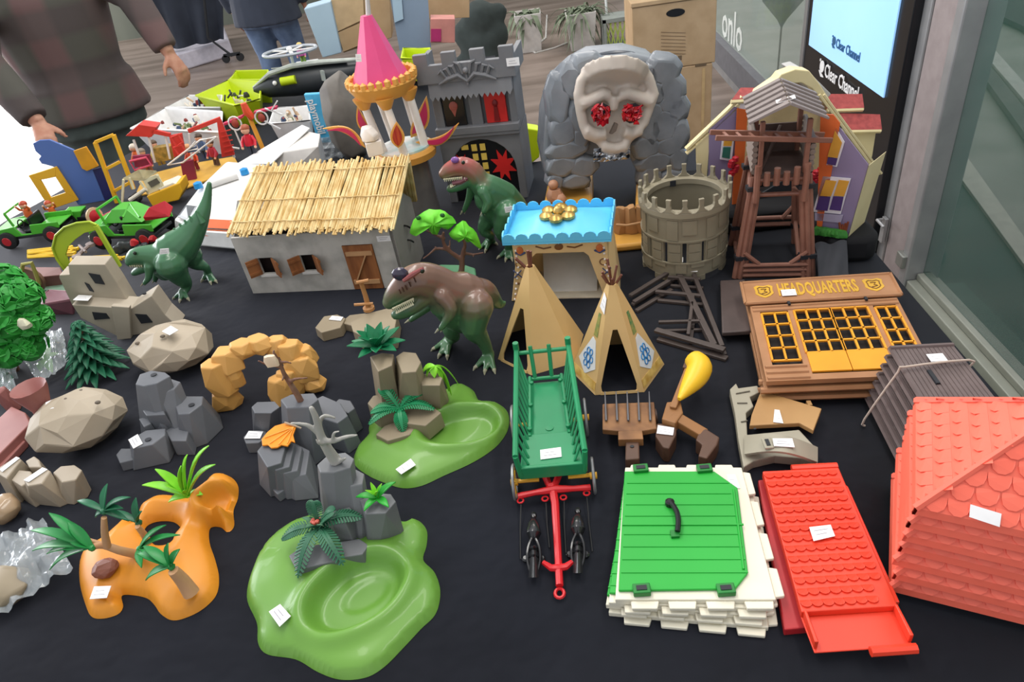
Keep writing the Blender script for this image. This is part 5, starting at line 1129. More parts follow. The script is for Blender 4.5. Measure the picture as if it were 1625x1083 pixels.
def facet_boulder(g, c, rx, ry, h, seed, n=46, rot=0, fl=.0):
    R_ = random.Random(seed); pts = []; cr, sr = math.cos(rot), math.sin(rot)
    for i in range(n):
        z = -1+2*(i+.5)/n; r = math.sqrt(1-z*z); a = i*2.399963+seed; q = R_.uniform(.92, 1.04); x, y = rx*r*q*math.cos(a), ry*r*q*math.sin(a)
        zz = h*.5*(1+z*1.08*q); pts.append(c+V((x*cr-y*sr, x*sr+y*cr, max(.0005, zz))))
    bm = bmesh.new()
    for p in pts: bm.verts.new(p)
    bmesh.ops.convex_hull(bm, input=bm.verts); bmesh.ops.dissolve_limit(bm, angle_limit=.30, verts=bm.verts, edges=bm.edges); bmesh.ops.delete(bm, geom=[v for v in bm.verts if not v.link_faces], context='VERTS')
    bm.verts.index_update(); g.add([v.co.copy() for v in bm.verts], [[v.index for v in f.verts] for f in bm.faces]); bm.free()
def hole_disc(parent, p, r=.004, nm='peg_hole', squash=1):
    g = G(); g.prism([p+V((r*math.cos(a), r*.8*math.sin(a)*squash, .0002)) for a in (k*math.pi/6 for k in range(12))], V((0, 0, .0006))); return g.build(nm, dk, parent, sm=0)
def zmat(name, low, high, z0, z1, rough=.3, xk=0):
    mt = mat(name, low, rough, coat=.3); nt = mt.node_tree; b = nt.nodes['Principled BSDF']
    ge = nt.nodes.new('ShaderNodeTexCoord'); sp = nt.nodes.new('ShaderNodeSeparateXYZ'); nt.links.new(ge.outputs['Object'], sp.inputs[0]); nz = nt.nodes.new('ShaderNodeTexNoise'); nz.inputs['Scale'].default_value = 28; nt.links.new(ge.outputs['Object'], nz.inputs['Vector'])
    ma = nt.nodes.new('ShaderNodeMath'); ma.operation = 'MULTIPLY_ADD'; nt.links.new(nz.outputs[0], ma.inputs[0]); ma.inputs[1].default_value = (z1-z0)*1.3; mk = nt.nodes.new('ShaderNodeMath'); mk.operation = 'MULTIPLY_ADD'; nt.links.new(sp.outputs[0], mk.inputs[0]); mk.inputs[1].default_value = xk; nt.links.new(sp.outputs[2], mk.inputs[2]); nt.links.new(mk.outputs[0], ma.inputs[2])
    mr = nt.nodes.new('ShaderNodeMapRange'); nt.links.new(ma.outputs[0], mr.inputs[0]); mr.inputs[1].default_value = z0+(z1-z0)*.65; mr.inputs[2].default_value = z1+(z1-z0)*.65
    mx = nt.nodes.new('ShaderNodeMix'); mx.data_type = 'RGBA'; nt.links.new(mr.outputs[0], mx.inputs[0]); mx.inputs[6].default_value = rgb(low); mx.inputs[7].default_value = rgb(high); nt.links.new(mx.outputs[2], b.inputs['Base Color']); return mt
claw_m = mat('bone_white', '9a9880', .4); tooth_m = mat('ivory_teeth', 'e6dfbf', .4)
def dino(label, base, spine, jaw, belly, arms, legs, body_m, eye, teeth, stick=None, extra=None, vox=.0028):
    t = thing('toy_dinosaur', label, 'toy dinosaur', base, 'green toy dinosaurs'); q = lambda e: Q(e[0], e[1], base, e[2]); g = G()
    def chain(lst, n=10, sx=1): 
        pts = [q(e) for e in lst]; ps = smooth_line(pts, 3); rs = []
        for i in range(len(lst)-1):
            for k in range(3): rs.append(lst[i][3]+(lst[i+1][3]-lst[i][3])*k/3)
        g.tube(ps, rs+[lst[-1][3]], n, sx); g.sph(pts[0], lst[0][3]*.98, 10); g.sph(pts[-1], lst[-1][3]*.98, 8)
    chain(spine, 16, .85); chain(jaw, 12, 1.1); 
    if belly: chain(belly, 14, .9)
    for a in arms: chain(a)
    feet = []
    for lg, foot, toes in legs:
        f = P(foot[0], foot[1], .012); pts = [q(e) for e in lg]+[f]; rs = [e[3] for e in lg]+[.009]; ps = smooth_line(pts, 3); r2 = []
        for i in range(len(rs)-1):
            for k in range(3): r2.append(rs[i]+(rs[i+1]-rs[i])*k/3)
        g.tube(ps, r2+[rs[-1]], 12); g.sph(pts[0], rs[0], 14); g.sph(f, .011, 10)
        for x, y in toes: tp = P(x, y, .004); g.tube([f, f.lerp(tp, .5)+V((0, 0, .001)), tp], [.0095, .0065, .0045], 8); g.sph(tp, .0045, 8); feet.append((f, tp))
    g.build('body', body_m, t, remesh=vox, smooth_it=3)
    for f, tp in feet: d = (tp-f).normalized(); c = G(); c.tube([tp, tp+d*.004+V((0, 0, .001)), tp+d*.009-V((0, 0, .002))], [.004, .003, .0008], 7); c.build('claw', claw_m, t)
    for a in arms:
        p = q(a[-1]); d = (q(a[-1])-q(a[-2])).normalized()
        for k in (-1, 1): c = G(); c.tube([p+R0*k*.003, p+R0*k*.005+d*.009], [.0026, .0006], 6); c.build('claw', claw_m, t)
    ep = q(eye); c = G(); c.sph(ep, .0042, 10); c.build('eye', mat('glossy_dark_eye', '1c2416', .1), t)
    for (x0, y0, d0), (x1, y1, d1), n, up in teeth:
        for i in range(n):
            p = Q(x0+(x1-x0)*i/(n-1), y0+(y1-y0)*i/(n-1), base, d0+(d1-d0)*i/(n-1)); c = G() if i == 0 else c; c.tube([p, p+V((0, 0, .0065*up))-HF*.0005], [.0024, .0005], 6)
        c.build('teeth_row', tooth_m, t, sm=60)
    if stick: sticker(t, [Q(x, y, base, stick[1]) for x, y in stick[0]])
    return t, q
# front tyrannosaur
b = P(738, 572)
dm1 = zmat('green_brown_dino_skin', '456b48', '74584a', .115, .16, xk=.4)
t, q = dino('large green and brown tyrannosaur with closed toothy jaws beside the stone hut', b,
  [(618, 480, -.02, .013), (630, 466, -.02, .02), (648, 450, -.02, .026), (668, 444, -.015, .030), (688, 450, -.005, .033), (708, 462, 0, .036), (730, 468, .01, .042), (752, 470, .02, .038), (768, 466, .035, .026), (782, 474, .05, .016), (793, 484, .06, .009), (801, 480, .06, .004)],
  [(628, 500, -.02, .009), (642, 494, -.018, .013), (660, 480, -.012, .017), (676, 466, -.008, .02)], [(708, 478, 0, .034), (722, 500, .008, .03), (735, 512, .015, .022)],
  [[(702, 470, -.03, .014), (716, 492, -.038, .011), (706, 512, -.04, .007), (699, 522, -.043, .005)], [(688, 480, .02, .011), (668, 495, .02, .008), (652, 508, .02, .005)]],
  [([(756, 486, -.012, .031), (752, 520, -.016, .024), (766, 540, -.012, .0135)], (776, 562), [(756, 582), (770, 588), (784, 587)]),
   ([(726, 500, .03, .024), (716, 525, .03, .017), (722, 535, .035, .01)], (712, 540), [(690, 553), (698, 563), (710, 565)])],
  dm1, (670, 430, -.046, 0), [((624, 489, -.036), (655, 474, -.04), 12, -1), ((630, 497, -.035), (655, 484, -.036), 10, 1)])
g = G(); g.sph(Q(635, 435, b, -.035), (.014, .008, .012), 10); g.build('painted_crest', mat('dark_violet_paint', '3a3346', .2, coat=.4), t)
g = G(); g.tube([Q(x, y, b, -.045) for x, y in ((640, 446), (655, 436), (672, 426))], [.003, .005, .003], 8); g.build('brow_ridge', mat('dusty_red_paint', '8c4a48', .3), t)
g = G()
for x, y in ((636, 466), (641, 463), (646, 460), (652, 455), (660, 448)): g.tube([Q(x, y, b, -.045), Q(x-3, y-7, b, -.046)], .0013, 5)
g.build('painted_stripes', mat('dark_stripe_paint', '4a2f28', .4), t)
# rear tyrannosaur
b = P(790, 405)
dm2 = zmat('green_red_dino_skin', '3f6b48', '9a4f48', .185, .235)
t, q = dino('green and red roaring tyrannosaur standing in front of the dark castle gate', b,
  [(705, 276, 0, .013), (716, 269, 0, .018), (732, 265, 0, .022), (748, 272, 0, .024), (760, 288, .0, .025), (776, 300, .0, .032), (796, 314, .01, .038), (815, 330, .03, .032), (835, 345, .06, .018), (858, 352, .09, .006)],
  [(714, 300, 0, .0085), (725, 296, 0, .0115), (740, 288, 0, .014), (751, 280, 0, .016)], [(775, 315, 0, .033), (784, 338, .005, .026), (792, 352, .01, .018)],
  [[(748, 296, .02, .010), (744, 316, .02, .008), (736, 335, .02, .005)], [(766, 304, -.026, .014), (774, 322, -.034, .011), (768, 336, -.038, .007)]],
  [([(806, 338, -.02, .030), (796, 366, -.022, .019), (806, 382, -.016, .012)], (808, 396), [(793, 407), (803, 411), (812, 410)]), ([(778, 344, .02, .024), (768, 364, .02, .015), (778, 374, .02, .01)], (778, 380), [(764, 392), (771, 397), (786, 386)])],
  dm2, (735, 258, -.022, 0), [((705, 284, -.012), (732, 281, -.018), 10, -1), ((716, 297, -.011), (738, 286, -.016), 9, 1)], ([(802, 338), (815, 335), (813, 327), (800, 329)], -.056))
g = G(); g.tube([Q(718, 291, b, -.01), Q(730, 288, b, -.012), Q(742, 282, b, -.012)], [.005, .007, .006], 8); g.build('tongue', mat('mauve_tongue', '7a4850', .4), t)
g = G(); g.sph(Q(722, 254, b, -.012), (.009, .006, .007), 10); g.build('painted_crest', mat('violet_paint', '8a5aa0', .3), t)
# left dinosaur, head down
b = P(290, 462)
dm3 = zmat('plain_green_dino_skin', '3b6848', '447350', .05, .2)
t, q = dino('plain green spinosaur with raised tail and lowered head beside the ruined wall', b,
  [(332, 292, .03, .006), (328, 316, .025, .011), (320, 342, .015, .018), (305, 368, .01, .029), (286, 390, .0, .041), (266, 404, -.005, .042), (248, 408, -.01, .033), (230, 406, -.012, .024), (215, 408, -.012, .02), (206, 416, -.012, .012)],
  [(212, 434, -.01, .007), (222, 428, -.01, .011), (236, 420, -.01, .017)], [(270, 415, 0, .038), (262, 428, 0, .028)],
  [[(236, 424, -.03, .011), (236, 440, -.034, .008), (229, 450, -.036, .005)], [(250, 430, .02, .01), (246, 445, .02, .006)]],
  [([(272, 420, -.03, .036), (286, 440, -.026, .022), (296, 452, -.018, .013)], (290, 464), [(278, 472), (286, 476), (298, 474)]), ([(300, 405, .03, .03), (312, 418, .03, .018), (326, 424, .03, .010)], (330, 434), [(322, 444), (334, 448), (342, 446)])],
  dm3, (214, 402, -.03, 0), [((206, 421, -.02), (224, 421, -.026), 6, -1)], ([(253, 404), (269, 402), (268, 394), (254, 395)], -.052))
g = G(); sp_ = [(316, 340), (306, 348), (298, 354), (290, 360), (281, 367), (272, 374), (264, 381), (256, 388)]
for i, (x, y) in enumerate(sp_): p = Q(x, y, b, .0); g.tube([p-V((0, 0, .02)), p+V((-.005, 0, .008))], [.008, .002], 8)
g.build('dorsal_spines', dm3, t)

# ---- small acacia tree
b = P(722, 440); t = thing('toy_acacia_tree', 'brown branching toy tree with bright green flat canopies on a pale green base', 'toy tree', b)
bk = mat('brown_branch_plastic', '7a5648', .55, '6c4b3e', 30); lm = mat('bright_green_foliage', '7ae03c', .5, '62c82e', 30)
g = G(); pl = [P(x, y, 0) for x, y in smooth_line([(686, 440, 0), (690, 424, 0), (730, 424, 0), (756, 428, 0), (758, 446, 0), (745, 458, 0), (705, 458, 0)], 3, True) and ((686, 440), (688, 428), (700, 424), (740, 425), (755, 430), (757, 445), (745, 457), (705, 458), (690, 452))]
g.prism([p+V((0, 0, .0005)) for p in pl], V((0, 0, .007))); g.build('tree_base', mat('pale_green_base', '5f9a72', .5), t, bev=.003, sm=40)
qq = lambda x, y, d=0: Q(x, y, b, d)
br_l = [([(732, 434, 0), (733, 415, 0), (726, 408, 0), (710, 396, 0), (703, 382, 0), (704, 368, 0)], .007), ([(733, 415, 0), (735, 400, 0), (738, 388, 0), (733, 378, 0)], .006), ([(708, 396, 0), (692, 395, 0), (682, 403, -.01), (671, 411, -.015)], .004), ([(706, 380, 0), (690, 372, 0), (676, 366, 0)], .004), ([(736, 402, 0), (752, 404, 0), (768, 401, 0)], .004), ([(750, 404, 0), (752, 409, -.01)], .0025), ([(713, 398, 0), (714, 380, .01)], .0035), ([(692, 395, 0), (690, 390, 0)], .0025)]
g = G()
for l, r in br_l: ps = smooth_line([qq(*e) for e in l], 3); g.tube(ps, [r*(1-.55*i/(len(ps)-1)) for i in range(len(ps))], 8)
g.tube([V((b.x, b.y, .0078)) + (qq(732, 434)-V((b.x, b.y, 0)))*V((1, 1, 0)).x*0 + V((qq(732, 434).x-b.x, 0, 0)), qq(732, 430)], [.009, .007], 8)
g.build('trunk', bk, t, remesh=.0022, smooth_it=2)
def canopy(pl, dd, nm='canopy', mt_=lm, hb=.016):
    pts = [Q(x, y, b, dd) for x, y in pl]; c = sum(pts, V((0, 0, 0)))/len(pts); rq = random.Random(len(pl)); g = G()
    loop = smooth_line(pts, 2, True); n = len(loop); rings = []
    for k, (s_, z_) in enumerate(((.05, hb), (.35, hb*.9), (.62, hb*.6), (.85, hb*.2), (1.0, -.002), (.96, -.006), (.6, .0), (.05, .006))):
        rings.append([c+(p-c)*s_+V((0, 0, z_))-HF*(.5*z_)+V((0, 0, .0022*math.sin(i*2.1))*1) if 0 else c+(p-c)*s_+V((0, 0, z_*.5))-HF*(z_*1.1+.0035*math.sin(i*2.3)*(1 if .3 < s_ < 1.1 else 0)) for i, p in enumerate(loop)])
    g.loft(rings); return g.build(nm, mt_, t, sm=60)
canopy([(650, 370), (656, 350), (672, 336), (690, 332), (706, 336), (718, 345), (724, 354), (716, 360), (710, 366), (702, 358), (694, 372), (686, 372), (678, 362), (668, 362), (660, 374)], -.01)
canopy([(712, 371), (722, 360), (734, 350), (744, 358), (756, 370), (764, 392), (760, 394), (750, 380), (744, 386), (736, 380), (728, 384), (720, 380)], -.014)
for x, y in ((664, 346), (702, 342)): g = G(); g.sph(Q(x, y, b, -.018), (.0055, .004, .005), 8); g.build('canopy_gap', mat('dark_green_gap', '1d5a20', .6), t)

# ---- green garden bases
grb = mat('grass_green_plastic', '6a9a3c', .38, '5f8e36', 4, coat=.15)
def loop_px(pl, z=0): return [(p.x, p.y) for p in smooth_line([P(x, y, z) for x, y in pl], 5, True)]
def sm01(x): x = np.clip(x, 0, 1); return x*x*(3-2*x)
def gbase(label, outline, hfun, loc, res=.0035):
    t = thing('grassy_base', label, 'toy landscape base', loc, 'green landscape bases'); vs, fs = terrain(loop_px(outline), hfun, res)
    g = G(); g.add(vs, fs); g.build('base', grb, t, sm=70); return t
rkg = mat('slate_grey_rock', '63656a', .5, '575a5f', 10); rkg2 = mat('mid_grey_rock', '6f7173', .5, '646668', 10); rkt = mat('taupe_rock', '93866f', .55, '877a64', 10); rkb = mat('beige_boulder', 'b0a390', .55, 'a39682', 9)
c0 = P(580, 955); o1 = [(393, 955), (395, 925), (408, 890), (430, 858), (465, 832), (492, 822), (560, 800), (640, 830), (652, 824), (668, 830), (678, 845), (677, 868), (672, 890), (690, 910), (699, 940), (692, 975), (668, 1000), (640, 1030), (610, 1060), (580, 1077), (540, 1080), (505, 1068), (470, 1048), (425, 1040), (410, 1022), (408, 990)]
lk = P(572, 955); la = math.radians(35)
def lake(Xs, Ys, c, a, b_, rot): dx, dy = Xs-c.x, Ys-c.y; u = dx*math.cos(rot)+dy*math.sin(rot); w = -dx*math.sin(rot)+dy*math.cos(rot); return np.sqrt((u/a)**2+(w/b_)**2)
def hA(Xs, Ys, d):
    h = .014*np.sqrt(np.clip(1-(1-np.clip(d/.02, 0, 1))**2, 0, 1)) + .010*sm01(d/.06); r = lake(Xs, Ys, lk, .066, .05, la)
    h = h + .007*np.exp(-((r-1.12)/.2)**2)*sm01(d/.03) - (.020*(1-sm01((r-.72)/.34)))*sm01(d/.02); r2 = lake(Xs, Ys, lk+V((.008, .006, 0)), .034, .022, la)
    return h - .003*(1-sm01((r2-.7)/.4)) + .001
t = gbase('large green grassy base with an oval pond and dark grey rocks nearest the camera', o1, hA, c0)
g = G()
colm(g, [(503, 738), (520, 722), (548, 718), (562, 728), (556, 742), (530, 750), (508, 750)], .12, 1.1, bot=[(515, 860), (530, 845), (560, 842), (578, 850), (575, 870), (540, 880), (520, 872)])
colm(g, [(548, 752), (565, 745), (578, 752), (575, 768), (556, 772)], .095, 1.1, bot=[(545, 870), (560, 850), (590, 850), (598, 868), (575, 885)])
colm(g, [(570, 792), (590, 782), (620, 784), (628, 796), (612, 815), (580, 816)], .075, 1.1, bot=[(585, 878), (600, 845), (640, 840), (645, 858), (620, 872), (600, 880)])
colm(g, [(522, 800), (545, 795), (560, 810), (548, 830), (525, 828)], .065, 1.15, z0=.012)
colm(g, [(458, 882), (478, 868), (520, 862), (545, 872), (535, 890), (470, 905)], .035, 1.0, z0=.012)
colm(g, [(540, 860), (570, 855), (585, 865), (575, 880), (545, 885)], .032, 1.05, z0=.012)
g.build('rock_outcrop', rkg2, t, bev=.0015, sm=0)
stickz(t, [(427, 972), (444, 996), (462, 979), (445, 960)], .028)
# fern with a red flower, and a fresh green plant, on the base
def fernplant(label, cpx, cz, tips, w, mt_, grp='fern plants', flower=False):
    p0 = P(cpx[0], cpx[1], cz); t = thing('toy_fern', label, 'toy plant', p0, grp)
    for x, y, z in tips:
        tip = P(x, y, z); g = G(); d = tip-p0; L = d.length; dn = d/L; sd = dn.cross(V((0, 0, 1))).normalized(); n = 15
        pts = [p0+d*u+V((0, 0, L*.22*4*u*(1-u))) for u in (i/n for i in range(n+1))]
        g.tube(pts, [.0018-.0011*i/n for i in range(n+1)], 5)
        wf_ = lambda u: max(.12, math.sin(math.pi*(.12+.86*u)))**.7
        g.grid(lambda u, v: pts[min(n, int(round(u*n)))]+sd*((v-.5)*w*.32*wf_(u)), n, 2, .0009)
        for i in range(1, n):
            tt = (pts[i+1]-pts[i-1]).normalized()
            for s_ in (-1, 1): g.beam(pts[i], pts[i]+(sd*s_*.88+tt*.5-V((0, 0, .18)))*w*.62*wf_(i/n), L/n*.6, .0012)
        g.build('frond', mt_, t, sm=0)
    if flower:
        g = G()
        for k in range(7): a = k*.9; g.sph(p0+V((.005*math.cos(a)*(k > 0), .005*math.sin(a)*(k > 0), .011+.001*k)), (.0034, .0034, .003), 7)
        g.build('red_flower', mat('coral_flower', 'c85a48', .5), t)
        for k in range(5): a = k*1.256+.4; g = G(); leafto(g, p0+V((0, 0, .004)), p0+V((.02*math.cos(a), .016*math.sin(a), .018)), .008, .1); g.build('small_leaf', mat('sage_green_leaf', '5f8f6c', .5), t)
    return t
fg = mat('dark_fern_green', '2f6a4c', .5, '285c42', 30); fg2 = mat('emerald_fern_green', '1f8a58', .45, '1a7a4c', 30)
fernplant('dark green fern with a coral red flower on the large grassy base', (507, 838), .05, [(498, 796, .09), (575, 822, .06), (545, 898, .035), (473, 918, .032), (447, 856, .045), (530, 812, .08)], .022, fg, flower=True)
def rosette(label, p0, tips, w, m1, cat='toy plant', nm='leafy_plant', grp=None, bulge=.12, stem=None, small=0, m2=None):
    t = thing(nm, label, cat, p0, grp)
    for tip in tips: g = G(); leafto(g, p0+V((0, 0, .001)), tip, w, bulge); g.build('leaf', m1, t, sm=60)
    for k in range(small): a = k*6.283/small+.5; g = G(); leafto(g, p0+V((0, 0, .002)), p0+V((.012*math.cos(a), .010*math.sin(a), .024)), w*.6, .05); g.build('inner_leaf', m2 or m1, t, sm=60)
    return t
lg1 = mat('lime_leaf', '8fdc3c', .4, '7fcc30', 30); lg2 = mat('fresh_green_leaf', '2fa836', .4, '27962e', 30); dg = mat('deep_green_leaf', '1f6a46', .4, '1a5c3c', 30); mg = mat('palm_green_leaf', '1f8a40', .4, '1b7a38', 30)
p0 = P(600, 793, .078)
rosette('small two-tone green leafy plant on the grey rock of the large base', p0, [P(565, 790, .085), P(578, 812, .08), P(628, 766, .09), P(617, 806, .08), P(585, 780, .095), P(608, 772, .1)], .011, lg2, small=4, m2=lg1)
# second base
o2 = [(563, 738), (566, 715), (585, 692), (590, 672), (640, 640), (700, 625), (720, 614), (738, 613), (752, 622), (762, 638), (790, 642), (806, 656), (807, 680), (795, 702), (775, 720), (745, 738), (705, 756), (670, 772), (640, 776), (612, 768), (585, 756)]
lk2 = P(735, 690)
def hB(Xs, Ys, d):
    h = .012*np.sqrt(np.clip(1-(1-np.clip(d/.02, 0, 1))**2, 0, 1)) + .010*sm01(d/.05); r = lake(Xs, Ys, lk2, .066, .042, .25)
    return h + .007*np.exp(-((r-1.1)/.2)**2)*sm01(d/.03) - (.018*(1-sm01((r-.7)/.34)))*sm01(d/.02) + .001
t = gbase('green grassy base with a shallow pond and taupe rocks, left of the green cart', o2, hB, P(680, 700))
g = G()
colm(g, [(587, 566), (606, 560), (625, 562), (622, 580), (600, 590)], .12, bot=[(600, 655), (615, 640), (640, 640), (640, 665), (610, 670)])
colm(g, [(628, 566), (640, 558), (660, 560), (668, 575), (660, 590), (638, 592)], .115, bot=[(630, 660), (640, 640), (680, 640), (690, 660), (670, 675)])
colm(g, [(662, 596), (690, 590), (702, 600), (698, 612), (670, 612)], .085, bot=[(668, 665), (680, 640), (712, 632), (716, 648), (700, 668)])
colm(g, [(583, 640), (592, 628), (615, 624), (640, 632), (625, 650), (598, 655)], .05, 1.1, z0=.01)
colm(g, [(596, 690), (610, 676), (650, 662), (664, 655), (668, 668), (650, 690), (615, 700)], .03, 1.05, z0=.008)
colm(g, [(640, 640), (670, 634), (700, 655), (675, 676), (645, 672)], .04, 1.05, z0=.01)
g.build('rock_outcrop', rkt, t, bev=.0015, sm=0)
stickz(t, [(628, 746), (637, 754), (660, 739), (652, 729)], .022)
p0 = P(600, 552, .125); tips = []
for k in range(9): a = k*.698; tips.append(p0+V((.047*math.cos(a), .04*math.sin(a), .008+.01*(k % 2))))
for k in range(7): a = k*.9+.3; tips.append(p0+V((.028*math.cos(a), .024*math.sin(a), .034)))
rosette('emerald green spiky aloe plant on the taupe rock top', p0, tips, .019, mat('emerald_aloe', '177a4e', .4, '136a42', 20), bulge=.0)
fernplant('emerald green fern on the taupe rock of the second grassy base', (634, 650), .05, [(603, 615, .075), (674, 622, .06), (690, 650, .045), (640, 686, .03), (585, 674, .04), (588, 655, .05)], .02, fg2)
p0 = P(690, 582, .1); t = thing('drooping_palm_leaf', 'lime green drooping palm frond lying on the taupe rock', 'toy plant', p0)
for k, (x, y, z) in enumerate(((670, 596, .085), (678, 598, .085), (690, 600, .085), (702, 606, .07), (712, 622, .04), (716, 628, .03), (728, 612, .03))):
    g = G(); leafto(g, p0, P(x, y, z), .014 if k < 6 else .004, .18, n=8); g.build('leaf', lg1, t, sm=60)
# ---- boulders
def boulder(label, cpx, rx, ry, h, seed, rot, holes, st_, m_=rkb, z=0):
    c = P(*cpx); t = thing('faceted_boulder', label, 'toy rock', c, 'toy boulders'); g = G(); facet_boulder(g, c, rx, ry, h, seed, rot=rot); o = g.build('boulder', m_, t, bev=.0022, sm=0)
    for x, y, zz in holes: g = G(); p = P(x, y, zz); g.sph(p, (.0055, .004, .003), 8); g.build('peg_hole', mat('brown_hole', '6a5f52', .7), t)
    if st_: sticker(t, [P(x, y, st_[1]) for x, y in st_[0]], lift=.002, th=.001)
    return t
boulder('beige faceted boulder with peg holes beside the tan rock arch', (286, 578), .085, .07, .085, 3, -.1, [(218, 545, .07), (258, 534, .085)], ([(258, 528), (270, 534), (284, 526), (272, 519)], .089))
boulder('beige faceted boulder with peg holes left of the slate grey rocks', (143, 696), .084, .068, .09, 7, .35, [(105, 634, .088), (128, 621, .085), (70, 670, .06), (155, 639, .085)], ([(72, 653), (87, 650), (88, 635), (74, 641)], .083))
# ---- slate grey rock cluster
t = thing('rock_cluster', 'slate grey toy rock pillars with round peg holes beside the beige boulder', 'toy rock', P(265, 690)); g = G()
colm(g, [(215, 610), (222, 594), (240, 588), (262, 591), (270, 597), (248, 609), (228, 613)], .105, bot=[(225, 700), (235, 660), (290, 655), (300, 690), (270, 710)])
colm(g, [(248, 605), (268, 600), (286, 606), (276, 618), (252, 626)], .085, bot=[(250, 700), (280, 665), (310, 665), (320, 690), (290, 710)])
colm(g, [(278, 645), (292, 629), (322, 629), (320, 642), (300, 657), (283, 658)], .06, bot=[(285, 706), (300, 665), (350, 660), (355, 680), (330, 705), (310, 712)])
colm(g, [(205, 699), (232, 683), (262, 680), (262, 690), (241, 706), (212, 712)], .04, bot=[(212, 748), (215, 715), (265, 705), (280, 715), (270, 735), (225, 745)])
colm(g, [(226, 652), (236, 645), (258, 648), (262, 658), (232, 660)], .06, 1.2)
colm(g, [(262, 684), (275, 676), (300, 680), (295, 700), (272, 700)], .03, 1.25)
colm(g, [(184, 722), (192, 712), (212, 712), (218, 728), (190, 735)], .018, 1.15); colm(g, [(220, 665), (232, 660), (240, 672), (228, 678)], .045, 1.2)
g.build('rock_pillars', rkg, t, bev=.0015, sm=0)
for x, y, z in ((244, 595, .106), (304, 643, .061), (235, 698, .041)): hole_disc(t, P(x, y, z), .0055)
stickz(t, [(204, 699), (212, 713), (227, 705), (219, 690)], .0405)
# ---- second grey rock, orange leaf, dead grey tree
t = thing('rock_cluster', 'slate grey layered toy rock carrying an orange leaf in the middle of the table', 'toy rock', P(470, 740)); g = G()
colm(g, [(399, 646), (408, 638), (436, 637), (444, 646), (430, 656), (404, 656)], .06, bot=[(402, 690), (410, 675), (440, 672), (446, 690), (425, 700)])
colm(g, [(386, 694), (395, 684), (420, 682), (425, 692), (410, 703), (390, 704)], .022, 1.1)
colm(g, [(445, 634), (462, 626), (498, 624), (505, 634), (490, 646), (455, 648)], .09, bot=[(450, 715), (465, 695), (520, 690), (530, 715), (500, 740), (465, 738)])
colm(g, [(500, 634), (512, 628), (540, 640), (552, 660), (535, 672), (510, 664)], .06, 1.25)
colm(g, [(526, 644), (538, 633), (556, 636), (563, 648), (552, 656)], .045, 1.15)
for i in range(4): colm(g, [(408+i*13, 716+i*6), (430+i*12, 690+i*4), (455+i*12, 700+i*5), (446+i*13, 735+i*6), (424+i*13, 742+i*5)], .06-.008*i, bot=[(412+i*14, 770+i*6), (430+i*13, 735+i*5), (470+i*12, 740+i*3), (470+i*12, 780+i*4), (430+i*13, 790+i*2)])
colm(g, [(425, 770), (440, 765), (455, 775), (440, 785)], .015, 1.2)
g.build('rock_layers', rkg, t, bev=.0015, sm=0)
stickz(t, [(388, 697), (413, 697), (418, 686), (395, 685)], .0235)
p0 = P(452, 690, .065); t = thing('orange_leaf', 'orange serrated toy leaf lying on the slate grey layered rock', 'toy leaf', p0); g = G(); pl = [(470, 676), (462, 672), (450, 672), (436, 676), (424, 686), (415, 697), (416, 707), (425, 706), (430, 711), (440, 710), (446, 706), (456, 708), (462, 700), (468, 702), (465, 690)]
g.prism([P(x, y, .066) for x, y in pl], V((0, 0, -.003))); bb = g.build('leaf', mat('orange_leaf_plastic', 'f0921c', .45, 'e08414', 30), t, bev=.0008, sm=0)
g = G(); [g.tube([P(466, 678, .067), P(x, y, .0672)], .0008, 5) for x, y in ((420, 695), (428, 704), (442, 706), (456, 704))]; g.build('vein', mat('pale_orange', 'f4a83c', .5), bb)
g = G(); g.tube([P(452, 671, .07), P(468, 676, .068), P(478, 680, .062)], .0016, 6); g.build('stalk', mat('pale_stalk', 'b9a58c', .5), t)
def bare_tree(label, base, paths, mt_, dsc, vox=.0018):
    t = thing('bare_toy_tree', label, 'toy tree', base, 'bare toy trees'); g = G()
    for l, r in paths: ps = smooth_line([Q(e[0], e[1], base, e[2] if len(e) > 2 else 0) for e in l], 3); g.tube(ps, [max(r*(1-.6*i/(len(ps)-1)), .0016) for i in range(len(ps))], 8); g.sph(ps[-1], max(r*.42, .0017), 6)
    g.build('branches', mt_, t, remesh=vox, smooth_it=1); return t
bare_tree('pale grey bare tree rising from the front grey rock pillar', P(534, 733, .121), [([(534, 734), (526, 722), (517, 708), (509, 692), (505, 676), (500, 660), (494, 648)], .0085), ([(513, 700), (530, 700, -.01), (548, 694, -.01), (566, 691, -.01)], .0045), ([(506, 682), (508, 668, .01), (516, 660, .01), (532, 664, .01)], .0045), ([(508, 690), (496, 680), (484, 674), (462, 672)], .0045), ([(528, 700, -.01), (530, 688, -.012), (538, 685, -.012)], .003), ([(516, 706), (506, 704, -.01), (502, 698, -.01)], .003), ([(536, 734), (548, 728, -.01)], .004)], mat('pale_grey_branch', 'a7a59e', .55), '')
bt_ = bare_tree('brown bare tree leaning against the tan rock arch', P(478, 640, .085), [([(479, 640), (470, 624), (460, 608), (450, 592), (444, 576), (434, 560)], .0058), ([(460, 607), (468, 602, -.01), (478, 601, -.01), (488, 600, -.01)], .0032), ([(446, 583), (436, 580), (424, 579), (410, 573)], .0036), ([(446, 575), (456, 575), (462, 577)], .0026), ([(437, 566), (434, 556)], .002), ([(452, 596), (448, 604, -.01)], .002)], mat('brown_twig', '6a4636', .55, '8a6a58', 40), '')
g = G(); g.rock(Q(434, 580, P(478, 640, .085), -.004), .012, .006, .018, 4, 8, .7); g.build('cream_highlight', mat('cream_highlight', 'e6cdb0', .6), bt_)  # pale highlight on the branches, built as a small cream lump
